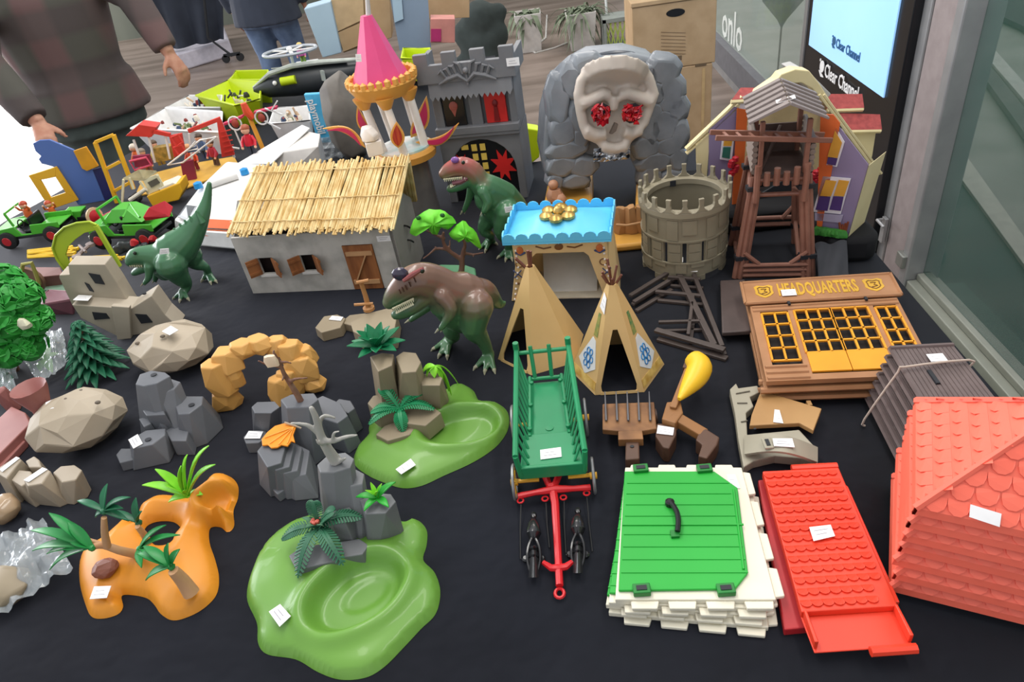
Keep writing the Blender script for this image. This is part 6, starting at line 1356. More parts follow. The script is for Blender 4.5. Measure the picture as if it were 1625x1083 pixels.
# ---- tan rock arch
ta_ = mat('tan_sandstone_plastic', 'd8a45c', .5, 'cc9850', 9); c = P(420, 635); t = thing('rock_arch', 'tan sandstone toy rock arch behind the grey rocks', 'toy rock', c); g = G()
A2 = lambda x, y, d=0: Q(x, y, c, d)
for (x, y, d, r, h, sd_) in ((362, 640, -.0, .026, .03, 1), (352, 605, .0, .025, .05, 2), (362, 575, .01, .024, .03, 3), (385, 556, .02, .024, .022, 4), (412, 548, .03, .023, .022, 5), (440, 552, .03, .022, .024, 6), (464, 562, .02, .026, .03, 7), (480, 585, .01, .03, .035, 8), (462, 610, 0, .027, .04, 9), (452, 636, -.01, .022, .04, 10), (486, 566, .02, .02, .025, 11), (498, 610, 0, .02, .022, 12), (372, 600, .0, .014, .04, 13)):
    p = A2(x, y, d); p.z = max(p.z-h*.45, .0006); g.rock(p, r*1.15, r*.95, h*1.25, sd_, 6, .7, jit=.2, rot=sd_)
g.build('arch', ta_, t, bev=.0025, sm=0)
# ---- taupe slab with signpost
t = thing('flat_rock', 'taupe flat toy rock slab with a white sticker below the stone hut', 'toy rock', P(570, 520)); g = G()
colm(g, [(500, 520), (514, 502), (535, 499), (548, 505), (540, 520), (510, 528)], .022, 1.05); colm(g, [(540, 512), (555, 500), (580, 497), (590, 510), (570, 520)], .018, 1.05)
colm(g, [(556, 512), (580, 498), (620, 488), (630, 500), (625, 530), (580, 536), (560, 526)], .035, 1.02)
g.build('rock', rkt, t, bev=.0015, sm=0); stickz(t, [(522, 508), (541, 510), (545, 504), (527, 502)], .0225)
b = P(586, 492, .036); t = thing('signpost', 'caramel brown wooden toy signpost standing on the flat taupe rock', 'toy signpost', b); cm_ = mat('caramel_wood', 'b98450', .5)
g = G(); g.tube([b, Q(580, 470, b), Q(573, 449, b)], [.006, .005, .0045], 8); g.build('post', cm_, t)
g = G(); g.tube([Q(566, 449, b, -.005), Q(585, 445, b, -.005)], .0035, 7); g.build('arm', cm_, t); g = G(); g.tube([Q(562, 484, b, -.006), Q(592, 482, b, -.006)], .003, 7); g.build('arm', cm_, t); g = G(); g.lathe(b+V((0, 0, .0005)), [(.012, 0), (.012, .006), (.008, .009)], 10); g.build('foot', cm_, t)

# ---- orange desert base and palms
orm = mat('orange_sand_plastic', 'dd9028', .42, 'd48620', 5)
oo = [(127, 925), (129, 895), (142, 872), (165, 860), (186, 842), (205, 826), (218, 834), (224, 812), (238, 800), (262, 790), (300, 793), (324, 792), (328, 772), (345, 757), (366, 758), (378, 772), (378, 792), (371, 812), (372, 836), (362, 846), (350, 838), (334, 840), (333, 862), (342, 890), (348, 918), (344, 945), (325, 966), (300, 980), (275, 986), (256, 976), (246, 962), (234, 951), (212, 946), (194, 947), (196, 964), (188, 976), (165, 983), (146, 980), (136, 960)]
oh = [(230, 850), (234, 836), (252, 829), (276, 830), (288, 842), (278, 856), (272, 868), (250, 868)]
cup = P(350, 788, .03)
def hO(Xs, Ys, d):
    h = .015*np.sqrt(np.clip(1-(1-np.clip(d/.018, 0, 1))**2, 0, 1)) + .012*sm01(d/.04); r = lake(Xs, Ys, cup, .034, .026, .4)
    return h + (.022*np.exp(-((r-1.0)/.35)**2) - .012*(1-sm01((r-.55)/.35)))*sm01(d/.012) + .001
vs, fs = terrain(loop_px(oo), hO, .003, hole=loop_px(oh)); g = G(); g.add(vs, fs); t = thing('desert_base', 'orange sand-coloured toy base with a cup-shaped hollow at the lower left', 'toy landscape base', P(250, 900)); g.build('base', orm, t, sm=70)
stickz(t, [(143, 952), (170, 950), (177, 931), (150, 932)], .0275)
g = G(); facet_boulder(g, P(172, 910, .022), .019, .016, .02, 5); tagm(g.build('brown_rock', mat('red_brown_rock', '8a5240', .5), bev=.0012, sm=0, loc=P(172, 910, .022)), 'small red-brown rock set on the orange base', 'toy rock')
hole_disc(t, P(220, 891, .03), .0035)
pch = mat('peach_trunk', 'c99a70', .5)
def palm(label, base, trunk, heads, grp='toy palms'):
    t = thing('toy_palm', label, 'toy palm', base, grp); g = G()
    for l, r in trunk: ps = smooth_line([P(*e) for e in l], 3); g.tube(ps, [r*(1-.35*i/(len(ps)-1)) for i in range(len(ps))], 9)
    g.build('trunk', pch, t, sm=60)
    for c, tips, m_, w in heads:
        p0 = P(*c)
        for tp in tips: g = G(); leafto(g, p0, P(*tp), w, .1); g.build('leaf', m_, t, sm=60)
        g = G(); g.sph(p0, .005, 8); g.build('crown', m_, t)
palm('branching peach palm with four green leaf heads on the orange base', P(215, 878, .03),
  [([(216, 880, .03), (190, 874, .055), (165, 866, .07), (148, 868, .078)], .0062), ([(170, 868, .068), (166, 845, .095), (165, 822, .12)], .0055), ([(165, 866, .07), (140, 858, .08), (120, 852, .085)], .004), ([(235, 862, .03), (228, 848, .05), (218, 836, .07)], .0055)],
  [((165, 812, .125), [(123, 796, .13), (171, 768, .15), (208, 790, .14), (152, 822, .12), (196, 808, .13), (205, 828, .11)], dg, .010),
   ((146, 870, .078), [(50, 843, .09), (78, 815, .12), (98, 825, .11), (108, 830, .11), (52, 875, .07), (75, 880, .07), (80, 905, .05), (112, 862, .09)], mg, .014),
   ((220, 830, .07), [(216, 790, .1), (172, 814, .08), (226, 812, .09)], dg, .011),
   ((222, 872, .045), [(264, 834, .07), (286, 850, .06), (225, 902, .04), (264, 890, .045)], mg, .011)])
palm('peach palm with a thick leaning trunk and green leaves on the orange base', P(302, 940, .03), [([(304, 942, .028), (290, 922, .05), (275, 906, .072)], .0105)],
  [((272, 900, .075), [(228, 868, .09), (268, 862, .11), (286, 872, .09), (232, 922, .06), (218, 880, .08)], mg, .013)])
p0 = P(300, 790, .035)
rosette('lime green leafy plant standing at the cup of the orange base', p0, [P(226, 771, .06), P(246, 745, .09), P(252, 750, .08), P(298, 722, .11), P(332, 708, .12), P(342, 738, .09), P(322, 786, .04), P(268, 798, .035), P(288, 740, .1), P(262, 772, .07)], .015, lg1, small=4, nm='lime_plant')

# ---- green ladder cart
gc = mat('viridian_green_plastic', '1c8a58', .42, '187c4e', 8); yw = mat('golden_yellow_plastic', 'd9a32c', .4)
cA, cB, cC, cD = P(846, 610, .055), P(888, 606, .055), P(920, 742, .045), P(828, 748, .045)
cbx = (cA+cB+cC+cD)/4; t = thing('toy_hay_cart', 'viridian green ladder-sided toy cart with a sticker on its front board', 'toy cart', V((cbx.x, cbx.y, 0)))
ZB = .05; FLc = [P(826, 742, ZB), P(926, 738, ZB)]; bl_, br2 = P(838, 612, ZB), P(893, 606, ZB)
wf2 = .042; yF, yB = P(875, 742, ZB).y, P(868, 606, ZB).y; xc = P(876, 742, ZB).x; xb = P(867, 606, ZB).x
def CT(u, v, z=0): return V((xc+(xb-xc)*v+u*wf2, yF+(yB-yF)*v, ZB+z))     # u -1..1, v 0 front .. 1 back
g = G(); g.prism([CT(-.72, 0, -.004), CT(.72, 0, -.004), CT(.62, 1, -.004), CT(-.62, 1, -.004)], V((0, 0, .004))); g.build('cart_floor', gc, t, bev=.001, sm=0)
g = G(); g.prism([CT(-1.05, -.02, .0), CT(1.05, -.02, .0), CT(.9, .32, .004), CT(-.9, .32, .004)], V((0, 0, .005))); g.prism([CT(-1.1, -.03, -.014), CT(1.1, -.03, -.014), CT(1.08, .0, -.014), CT(-1.08, .0, -.014)], V((0, 0, .022))); fb_ = g.build('front_board', gc, t, bev=.0015, sm=0)
sticker(t, [CT(-.35, .05, .0063), CT(.35, .06, .0063), CT(.35, .16, .0063), CT(-.35, .15, .0063)])
for s_ in (-1, 1):
    r0_, r1_ = CT(s_*1.12, -.02, .03), CT(s_*.98, 1.12, .052); g = G(); g.tube([r0_, r1_], .0042, 8)
    g.tube([r0_, CT(s_*1.05, -.02, -.008)], .004, 8); g.build('side_rail', gc, t)
    g = G(); g.tube([CT(s_*.68, .3, .008), CT(s_*.6, 1, .012)], .003, 6); g.build('lower_rail', gc, t)
    for k in range(11):
        v = .1+k*.088; g = G(); g.tube([r0_.lerp(r1_, v), CT(s_*(.78-.14*v), max(v-.1, .02), .006)], .0021, 6); g.build('side_rung', gc, t)
    g = G(); g.tube([r1_, r1_+V((0, 0, .014))], .0048, 8); g.build('corner_post', gc, t)
    for k in range(5): v = .35+k*.14; g = G(); g.sph(CT(s_*(.66-.03*k), v, .014), .004, 7); g.build('rail_knob', gc, t) if k % 2 == 0 else None
g = G(); g.tube([CT(-.99, 1.1, .048), CT(.99, 1.1, .048)], .0034, 8); g.tube([CT(-.62, 1.0, .008), CT(.62, 1.0, .008)], .003, 8)
for u in (-.45, .25): g.tube([CT(u, 1.11, .058), CT(u*.9, 1.0, .006)], .0034, 7)
g.build('tail_ladder', gc, t)
g = G(); g.lathe(CT(0, .42, .0002), [(.006, 0), (.006, .001), (.003, .0012)], 14); g.build('floor_boss', gc, t)
wm = mat('silver_grey_wheel', '8c8e90', .35, metal=.4)
for s_ in (-1, 1):
    for v, R_w in ((.0, .026), (.62, .030)):
        c = CT(s_*1.32, v, 0); c.z = R_w+.0005; g = G(); ax = V((1, 0, 0)); n = 24
        g.tube([c+V((0, R_w*.93*math.cos(a), R_w*.93*math.sin(a))) for a in (k*2*math.pi/n for k in range(n))], .0022, 6, closed=True); w_ = g.build('wheel_rim', wm, t)
        g = G()
        for k in range(8): a = k*math.pi/4; g.tube([c, c+V((0, R_w*.9*math.cos(a), R_w*.9*math.sin(a)))], .0014, 5)
        g.cyl(c-V((.005, 0, 0)), c+V((.005, 0, 0)), .005, n=12); g.build('yellow_spokes', yw, w_)
    for v in (.0, .62): g = G(); c = CT(s_*1.2, v, 0); c.z = .028; g.cyl(c-V((s_*.03, 0, 0)), c, .003, n=8); g.build('axle', yw, t)
# ---- red shaft with black harness rings
rdp = mat('scarlet_plastic', 'cc1c24', .35, 'bc161e', 8); hm = P(886, 860, .012); t = thing('cart_shaft', 'scarlet red cart shaft with cross bar lying in front of the green cart', 'toy cart shaft', V((hm.x, hm.y, 0)))
z = .014; g = G(); g.tube([P(876, 770, z+.01), P(881, 800, z+.004), P(885, 870, z), P(888, 930, z-.004)], [.0062, .0055, .0048, .0048], 10); g.build('pole', rdp, t)
g = G(); g.tube([P(865, 755, .022), P(875, 778, .022)], .005, 8); g.tube([P(888, 752, .022), P(877, 778, .022)], .005, 8); g.build('fork', rdp, t)
g = G(); g.tube([P(822, 788, z+.006), P(850, 782, z+.008), P(880, 777, z+.01), P(910, 776, z+.008), P(937, 774, z+.006)], [.0045, .004, .006, .004, .0045], 8); g.build('cross_bar', rdp, t)
g = G(); g.tube([P(862, 893, .012), P(875, 902, .012), P(886, 902, .013), P(898, 900, .012), P(908, 892, .012)], [.003, .0045, .005, .0045, .003], 8); g.build('lower_yoke', rdp, t)
g = G(); c = P(888, 942, .006); g.tube([c+V((.0055*math.cos(a), .0065*math.sin(a), 0)) for a in (k*math.pi/6 for k in range(12))], .0022, 6, closed=True); g.build('end_ring', rdp, t)
for x, y in ((826, 795), (865, 792), (894, 790), (931, 783)): g = G(); c = P(x, y, z+.003); g.tube([c+V((.0042*math.cos(a), .0042*math.sin(a), 0)) for a in (k*math.pi/5 for k in range(10))], .0013, 6, closed=True); g.build('hook_ring', rdp, t)
thr = mat('black_cord', '18181a', .6)
for (x0, y0), (x1, y1) in (((827, 796), (826, 888)), ((866, 793), (872, 870)), ((895, 792), (898, 878)), ((931, 785), (940, 876))): g = G(); g.tube([P(x0, y0, z+.002), P((x0+x1)/2-1, (y0+y1)/2, .004), P(x1, y1, .004)], .0009, 5); g.build('trace_cord', thr, t)
gbk = mat('glossy_black_plastic', '1a1a1c', .22, '242426', 20, coat=.3)
for (cx, cy), lab in (((847, 865), 'left glossy black toy harness lying beside the red shaft'), ((917, 858), 'right glossy black toy harness lying beside the red shaft')):
    b = P(cx, cy, 0); t = thing('toy_harness', lab, 'toy harness', b, 'black toy harnesses'); K = lambda x, y, z: P(cx+x, cy+y, z)
    g = G(); g.tube([K(0, -40, .016), K(-1, -30, .020), K(0, -18, .020), K(0, -8, .014)], [.004, .0085, .010, .006], 10); g.sph(K(0, -46, .014), (.0045, .007, .0045), 8); g.build('collar', gbk, t)
    g = G()
    for s_ in (-1, 1): g.tube(smooth_line([K(s_*3, -10, .02), K(s_*9, 5, .02), K(s_*10, 25, .014), K(s_*5, 45, .008)], 3), .002, 6)
    g.build('harness_strap', gbk, t)
    g = G(); g.grid(lambda u, v: K(-8+16*v, 8+44*u-0*v, .010+.014*math.sin(math.pi*v)*(1-.4*u)), 8, 6, .002); g.build('saddle_pad', mat('dark_grey_plastic', '2c2c2e', .3), t)
    g = G(); g.tube([K(-8, 8, .012), K(0, 4, .025), K(8, 8, .012)], .003, 7); g.tube([K(-8, 20, .010), K(0, 17, .023), K(8, 20, .010)], .0022, 7); g.build('belly_band', gbk, t)
    for s_ in (-1, 1): g = G(); c = K(s_*13, 22, .006); g.lathe(c-V((0, 0, .0035)), [(.0045, 0), (.005, .004), (.003, .006)], 8); g.build('buckle', gbk, t)

# ---- fork wagon, digger-like catapult arm
b = P(1000, 690); t = thing('toy_fork_wagon', 'brown toy wagon frame with grey fork tines below the decorated teepee', 'toy wagon', b); ckb = mat('caramel_brown_wagon', '94683f', .55, '6f4a2c', 30); dbr = mat('umber_plastic', '5c4234', .5)
g = G(); g.prism([P(x, y, .034) for x, y in ((956, 641), (1038, 638), (1042, 680), (1020, 684), (980, 684), (956, 682))], V((0, 0, -.010))); g.build('bed', ckb, t, bev=.0015, sm=0)
g = G(); g.prism([P(x, y, .034) for x, y in ((981, 684), (1019, 683), (1021, 697), (981, 698))], V((0, 0, -.014))); g.build('draw_plate', ckb, t, bev=.001, sm=0)
g = G(); g.prism([P(x, y, .028) for x, y in ((993, 698), (1014, 697), (1015, 728), (992, 730))], V((0, 0, -.022))); g.build('coupling', dbr, t, bev=.002, sm=0); hole_disc(t, P(1003, 709, .0285), .003)
for i in range(5): x = 961+i*17.5; g = G(); g.tube([P(x+1, 668, .037), P(x, 645, .04), P(x-1, 622, .045)], [.0018, .0016, .0008], 6); g.build('tine', mat('steel_grey_tine', '6c6c70', .35, metal=.5), t)
for s_ in (-1, 1): g = G(); c = P(1000+s_*38, 672, .0); c.z = .013; g.cyl(c-V((.004, 0, 0)), c+V((.004, 0, 0)), .0125, n=16); g.build('wheel', dbr, t)
b = P(1080, 660); t = thing('toy_catapult_arm', 'brown toy catapult arm with a yellow horn-shaped bag and dark feet', 'toy catapult', b)
br1 = mat('mid_brown_plastic', '96683c', .5); br3 = mat('dark_umber_plastic', '5a3f30', .5)
g = G(); g.beam(P(1094, 582, .05), P(1068, 650, .04), .010, .01); g.build('upper_arm', br1, t, bev=.0015, sm=0)
g = G(); g.beam(P(1095, 572, .052), P(1089, 588, .05), .012, .011); g.build('arm_tip', br3, t, bev=.0015, sm=0)
g = G(); g.prism([P(x, y, .04) for x, y in ((1058, 638), (1080, 636), (1084, 655), (1072, 672), (1050, 665))], V((0, 0, -.02))); g.build('pivot_block', br1, t, bev=.002, sm=0)
g = G(); g.beam(P(1064, 660, .034), P(1118, 692, .02), .018, .014); g.build('lower_arm', br1, t, bev=.002, sm=0)
g = G(); g.prism([P(x, y, .028) for x, y in ((1110, 684), (1120, 680), (1142, 694), (1138, 706), (1122, 728), (1108, 724), (1114, 706), (1104, 698))], V((0, 0, -.027))); g.build('boot_foot', br3, t, bev=.002, sm=0)
g = G(); g.prism([P(x, y, .03) for x, y in ((1042, 672), (1074, 672), (1073, 690), (1062, 712), (1052, 710), (1040, 692))], V((0, 0, -.029))); g.build('bucket_foot', br3, t, bev=.002, sm=0)
stickz(t, [(1042, 689), (1068, 692), (1070, 680), (1044, 676)], .0305)
g = G(); ps = smooth_line([P(1078, 634, .05), P(1090, 618, .05), P(1103, 600, .052), (P(1110, 583, .055)), P(1100, 570, .056)], 4); g.tube(ps, [.002+.0175*math.sin(math.pi*min(1, (i/len(ps))*.72+.03))**1.2 for i in range(len(ps))], 14); g.build('yellow_bag', mat('sunny_yellow_plastic', 'eec22c', .4, 'e4b424', 8), t)
# ---- grey ruined arch wall piece and tan board
t = thing('castle_wall_piece', 'grey beige curved castle wall piece lying above the red roof slabs', 'toy wall piece', P(1220, 700)); gw = mat('warm_grey_castle_plastic', 'a39d8c', .55, '989280', 12)
ps = [P(x, y, .016) for x, y in ((1158, 618), (1168, 608), (1172, 616), (1202, 612), (1206, 622), (1190, 630), (1196, 645), (1184, 655), (1186, 690), (1268, 682), (1296, 712), (1298, 738), (1272, 728), (1230, 724), (1196, 732), (1180, 742), (1172, 700), (1166, 655))]
g = G(); g.prism(ps, V((0, 0, -.015))); g.build('wall', gw, t, bev=.0015, sm=0)
g = G(); A_, B_ = P(1186, 700, .016), P(1290, 712, .016)
g.grid(lambda u, v: P(1184+110*u, 694-10*math.sin(math.pi*u)+18*u+(30-6*u)*v, .018+.030*math.sin(math.pi*u)*(1-.15*v)), 16, 4, .004); g.build('barrel_arch', gw, t, sm=40)
for pts_ in ([(1170, 640), (1186, 640)], [(1176, 670), (1186, 668)], [(1168, 625), (1190, 621)]): g = G(); g.tube([P(x, y, .0172) for x, y in pts_], .001, 5); g.build('block_joint', mat('dark_joint', '6c675a', .7), t)
g = G(); c = P(1218, 704, .0475); g.box(c, (.012, .02, .003)); g.build('slot_frame', gw, t, bev=.0008, sm=0); g = G(); g.box(c+V((0, 0, .002)), (.005, .012, .001)); g.build('slot', dk, t, sm=0)
sticker(t, [P(1228, 709, .05), P(1261, 711, .0485), P(1257, 697, .0495), P(1226, 697, .051)])
t = thing('tan_board', 'tan brown square toy board lying behind the grey castle wall piece', 'toy board', P(1250, 660)); q4 = [(1205, 626), (1303, 655), (1297, 700), (1186, 686), (1190, 665)]
g = G(); g.prism([P(x, y, .014) for x, y in ((1207, 626), (1303, 655), (1290, 690), (1268, 678), (1189, 682), (1192, 665))], V((0, 0, .008))); g.build('board', mat('tan_brown_plastic', 'b28a58', .5, 'a67e4e', 14), t, bev=.0012, sm=0)
for x, y in ((1231, 626), (1284, 642)): g = G(); g.box(P(x, y, .018), (.006, .01, .006)); g.build('peg', MATS['tan_brown_plastic'], t)
sticker(t, [P(1227, 671, .0225), P(1243, 673, .0225), P(1237, 652, .0225), P(1229, 651, .0225)]); hole_disc(t, P(1198, 681, .0222), .002)
# ================================================================ TOP LEFT CLUTTER
def toyman(label, base, h, shirt, legs, hair=None, skin_='e0a888', ang=0, grp=None, arms_up=False):
    t = thing('toy_figure', label, 'toy figure', base, grp); c, s = math.cos(ang), math.sin(ang); L_ = lambda x, y, z: base+V((c*x-s*y, s*x+c*y, z))*h
    M1 = mat('toy_'+shirt, shirt, .4); M2 = mat('toy_'+legs, legs, .4); M3 = mat('toy_'+skin_, skin_, .45)
    for k in (-1, 1): g = G(); g.tube([L_(k*.075, -.03, .02), L_(k*.07, 0, .2), L_(k*.06, 0, .38)], [h*.07, h*.065, h*.075], 8); g.build('leg', M2, t)
    g = G(); g.lathe(L_(0, 0, .36), [(h*.15, 0), (h*.16, h*.05), (h*.11, h*.3), (h*.05, h*.33)], 12); g.build('torso', M1, t)
    for k in (-1, 1): g = G(); g.tube([L_(k*.12, 0, .62), L_(k*.2, -.05, .48 if not arms_up else .66), L_(k*.2, -.14, .36 if not arms_up else .8)], [h*.05, h*.045, h*.04], 8); g.build('arm', M1, t); g = G(); g.sph(L_(k*.2, -.16, .33 if not arms_up else .84), h*.045, 8); g.build('hand', M3, t)
    g = G(); g.sph(L_(0, 0, .81), h*.13, 12); g.build('head', M3, t); g = G(); g.sph(L_(0, .025, .86), (h*.145, h*.145, h*.12), 12); g.build('hair', mat('toy_'+(hair or '4a3020'), hair or '4a3020', .5), t)
    return t
def panel(nm, m_, pxs, b, d, th, par, bev=0, n=None):
    g = G(); pp = [Q(x, y, b, d, n) for x, y in pxs]
    for p in pp: p.z = max(p.z, .0006)
    g.prism(pp, (n or HF)*th); return g.build(nm, m_, par, bev=bev, sm=0)
wh = mat('bright_white_plastic', 'e9e8e6', .35); lime = mat('lime_yellow_plastic', 'c4d81c', .4, 'b8cc18', 6)
# ---- trays and tubs of small parts
def tray(nm, label, rim, z, m_, taper=.8, cols=('c9a888', '8a3a34', '3a4a68', 'e6dccb', '6a7a4a'), ncont=34, cat='tub', grp=None, zb=.001, wall=.004, seed=1):
    R_ = [P(x, y, z) for x, y in rim]; c = sum(R_, V((0, 0, 0)))/len(R_); t = thing(nm, label, cat, V((c.x, c.y, zb)), grp); n = len(R_)
    fl = [V((c.x+(p.x-c.x)*taper, c.y+(p.y-c.y)*taper, zb)) for p in R_]; g = G()
    for i in range(n):
        a, b_, c2, d_ = R_[i], R_[(i+1) % n], fl[(i+1) % n], fl[i]; nn = (b_-a).cross(d_-a).normalized(); nn = nn if nn.dot(c-a) > 0 else -nn; g.prism([a, b_, c2, d_], nn*wall)
    g.prism(fl, V((0, 0, .003))); g.build('bin_shell', m_, t, bev=.001, sm=0)
    g = G(); g.tube(R_, wall*1.1, 6, closed=True); g.build('rim', m_, t)
    if ncont:
        rq = random.Random(seed); g = G(); ms = [mat('bit_'+k, k, .5) for k in cols]
        for i in range(ncont):
            a = rq.random(); b_ = rq.random(); p = fl[0].lerp(fl[1], .15+.7*a).lerp(fl[3 % n].lerp(fl[2], .15+.7*a), .15+.7*b_); g.m = rq.randrange(len(ms)); p = p+V((0, 0, .006+rq.random()*(z-zb)*.8)); s_ = rq.uniform(.006, .013)
            g.rock(p, s_, s_, s_*1.6, i, 6, .6) if i % 2 else g.tube([p, p+V((rq.uniform(-1, 1), rq.uniform(-1, 1), rq.uniform(.2, 1))).normalized()*.03], .004, 6)
        o = tagm(g.build('toy_parts', ms, sm=40, loc=V((c.x, c.y, zb+.005))), 'small mixed toy parts lying in the '+label.split(' with ')[0].split(' holding ')[0], 'toy parts'); o['kind'] = 'stuff'
    return t
tray('white_tub', 'long white tub behind the red stall', [(208, 204), (262, 172), (352, 178), (352, 210)], .09, wh, seed=2, ncont=46, grp='white tubs')
tray('white_tub', 'white tub nearest the lime tub', [(264, 171), (300, 152), (352, 152), (350, 171)], .07, wh, seed=3, ncont=26, grp='white tubs')
tray('white_tub', 'white tub left of the blue package', [(428, 196), (436, 172), (492, 168), (492, 192)], .08, wh, seed=4, ncont=30, grp='white tubs')
tray('lime_tub', 'lime yellow tub of panda-coloured animals', [(311, 152), (362, 128), (415, 130), (412, 158), (372, 167)], .10, lime, cols=('e8e4dc', '2e302c', '4a4f44', 'd6c9b4'), seed=5, ncont=26, grp='lime tubs', taper=.72)
tray('lime_tub', 'empty lime yellow tub left of the helicopter', [(364, 127), (374, 113), (425, 112), (425, 127)], .10, lime, seed=6, ncont=0, grp='lime tubs')
tray('lime_tub', 'lime yellow tub between the pink roof and grey castle', [(637, 92), (640, 77), (682, 77), (680, 94)], .13, lime, seed=7, ncont=0, grp='lime tubs', taper=.85, zb=.04)
g = G(); b = P(845, 262); g.prism([Q(x, y, b) for x, y in ((831, 203), (857, 207), (856, 250), (838, 264))], HF*.05); tagm(g.build('lime_box', lime, bev=.003, sm=0, loc=b), 'lime yellow plastic box end between castle and skull cave', 'box')
g = G(); g.box(P(660, 118, .02), (.12, .12, .038)); tagm(g.build('black_box', blk, bev=.004, sm=0, loc=P(660, 118, 0.001)), 'low black box under the lime tub behind the pink roof', 'box')
# ---- helicopter
b = P(490, 172); t = thing('toy_helicopter', 'dark grey and black toy helicopter hull with a silver rotor ring', 'toy helicopter', b); hc = mat('charcoal_hull', '33373a', .4); sv = mat('silver_grey_trim', '9aa09a', .35, 'b8beb4', 14)
bot_ = [(404, 146), (430, 154), (470, 152), (520, 146), (575, 125), (600, 108)]; top_ = [(402, 138), (428, 116), (462, 104), (505, 98), (560, 94), (600, 92)]
rings = []
for (x0, y0), (x1, y1), w_ in zip(bot_, top_, (.012, .05, .06, .06, .05, .02)):
    a, c_ = Q(x0, y0, b), Q(x1, y1, b); m_ = (a+c_)/2; hh_ = (c_-a).length/2; ux_ = (c_-a).normalized(); rings.append([m_+ux_*(hh_*math.cos(q_))+HF*(w_*math.sin(q_)) for q_ in (k*math.pi/8 for k in range(16))])
g = G(); g.loft(rings); g.build('hull', hc, t, bev=0, sm=50)
g = G(); g.tube([Q(x, y+1, b, -.045*(0 if i in (0, 5) else 1)) for i, (x, y) in enumerate(top_)], [.004, .009, .01, .01, .008, .004], 8); g.tube([Q(x, y+1, b, .045*(0 if i in (0, 5) else 1)) for i, (x, y) in enumerate(top_)], [.004, .009, .01, .01, .008, .004], 8); g.build('silver_rim', sv, t)
g = G(); g.grid(lambda u, v: Q(430+120*u, 108-13*u, b, -.045+.09*v), 6, 3, .004); g.build('deck', sv, t)
g = G(); g.cyl(Q(446, 130, b, -.058), Q(469, 126, b, -.062), .016, n=14); g.build('yellow_float', lime, t); g = G(); g.sph(Q(436, 132, b, -.055), .009, 10); g.build('nose_light', wh, t)
g = G(); g.beam(Q(511, 112, b, -.062), Q(514, 128, b, -.064), .02, .01); g.build('grey_bracket', sv, t)
rc = Q(460, 81, b); R_r = .104; g = G(); g.tube([rc+V((R_r*math.cos(a), R_r*.72*math.sin(a), .0)) for a in (k*math.pi/18 for k in range(36))], .006, 6, closed=True); g.build('rotor_ring', mat('pale_grey_ring', 'aab0b6', .4), t)
g = G()
for k in range(5): a = k*1.2566; g.beam(rc, rc+V((R_r*math.cos(a), R_r*.72*math.sin(a), 0)), .012, .003)
g.sph(rc+V((0, 0, .006)), .012, 10); g.build('rotor_blades', wh, t); g = G(); g.cyl(rc, Q(466, 104, b), .006, n=8); g.build('rotor_mast', sv, t)
# ---- blue package and grey rock bag
b = P(528, 240); t = thing('toy_package', 'blue plastic package with white playmobil lettering beside the grey rock', 'package', b)
panel('bag', mat('azure_blue_film', '2f9ac8', .3, '5cb4dc', 14), [(482, 150), (517, 148), (540, 225), (505, 228)], b, 0, .02, t, .003)
g = G(); o_ = Q(502, 186, b, -.0015); uy = (Q(486, 155, b)-Q(508, 222, b)); L = uy.length; uy.normalize(); uxx = -uy; uyy = uxx.cross(-HF).normalized(); uyy = uyy if uyy.dot(R0) > 0 else -uyy
g.text('playmobil', L*.26, lambda x, y, z: o_+uxx*x+uyy*y-HF*z, .001, sx=.82); g.build('white_lettering', wh, t, sm=0)
b = P(560, 255); g = G(); facet_boulder(g, Q(550, 190, b, .03)*1.0-V((0, 0, 0))+V((0, 0, -Q(550, 190, b, .03).z)), .075, .06, Q(556, 112, b, .03).z, 5, n=60, rot=.2); tagm(g.build('grey_rock', mat('taupe_grey_stone', '77726b', .6, '5f5a55', 12), bev=.006, sm=60, loc=b), 'large taupe grey smooth rock left of the pink pavilion', 'toy rock')
g = G(); bb0 = P(516, 252)
g.grid(lambda u, v: Q(486+62*u, 222+36*v-8*u, bb0, -.01+.016*noise.noise(V((u*6, v*5, 1)))), 14, 8, .0008); tagm(g.build('plastic_bag', clear('clear_film', 'b9c0c4', .4), loc=bb0, sm=0), 'crumpled clear plastic bag below the blue package', 'plastic bag')
# ---- boxes far behind the helicopter
lb = mat('pale_blue_board', 'a9c0cf', .6, '9fb6c6', 4); gb_ = mat('grey_blue_board', '8595a8', .55, '7c8c9f', 4)
b = P(520, 122); t = thing('pale_blue_box', 'pale blue box standing behind the helicopter', 'box', b); panel('box', lb, [(482, 14), (524, 2), (542, 84), (512, 92)], b, .0, .12, t, .004)
b = P(570, 112, 0); t = thing('open_cardboard_box', 'open cardboard box with folded flaps behind the pink roof', 'box', b); cpx = card
panel('box', card, [(526, 0), (618, -14), (622, 60), (545, 84)], b, .03, .16, t, .003); panel('flap', mat('light_cardboard', 'c8ab84', .8), [(524, -6), (575, -20), (578, 30), (536, 50)], b, .018, .004, t); panel('flap', card, [(536, 52), (578, 34), (600, 60), (545, 82)], b, .014, .004, t)
b = P(650, 105); t = thing('grey_blue_panel', 'grey blue upright panels between the pink roof and the castle', 'panel', b); panel('panel', gb_, [(616, -20), (678, -20), (684, 76), (634, 80)], b, .02, .03, t); panel('edge_strip', lb, [(620, -20), (636, -20), (640, 30), (626, 36)], b, .008, .006, t)
b = P(705, 100); t = thing('pink_box', 'pink and magenta printed box behind the grey castle', 'box', b); panel('box', mat('salmon_board', 'c9857a', .6), [(683, 30), (722, 30), (722, 68), (683, 68)], b, .05, .1, t, .002); panel('magenta_patch', mat('magenta_print', 'b03068', .5), [(684, 46), (700, 46), (700, 66), (684, 66)], b, .046, .003, t)
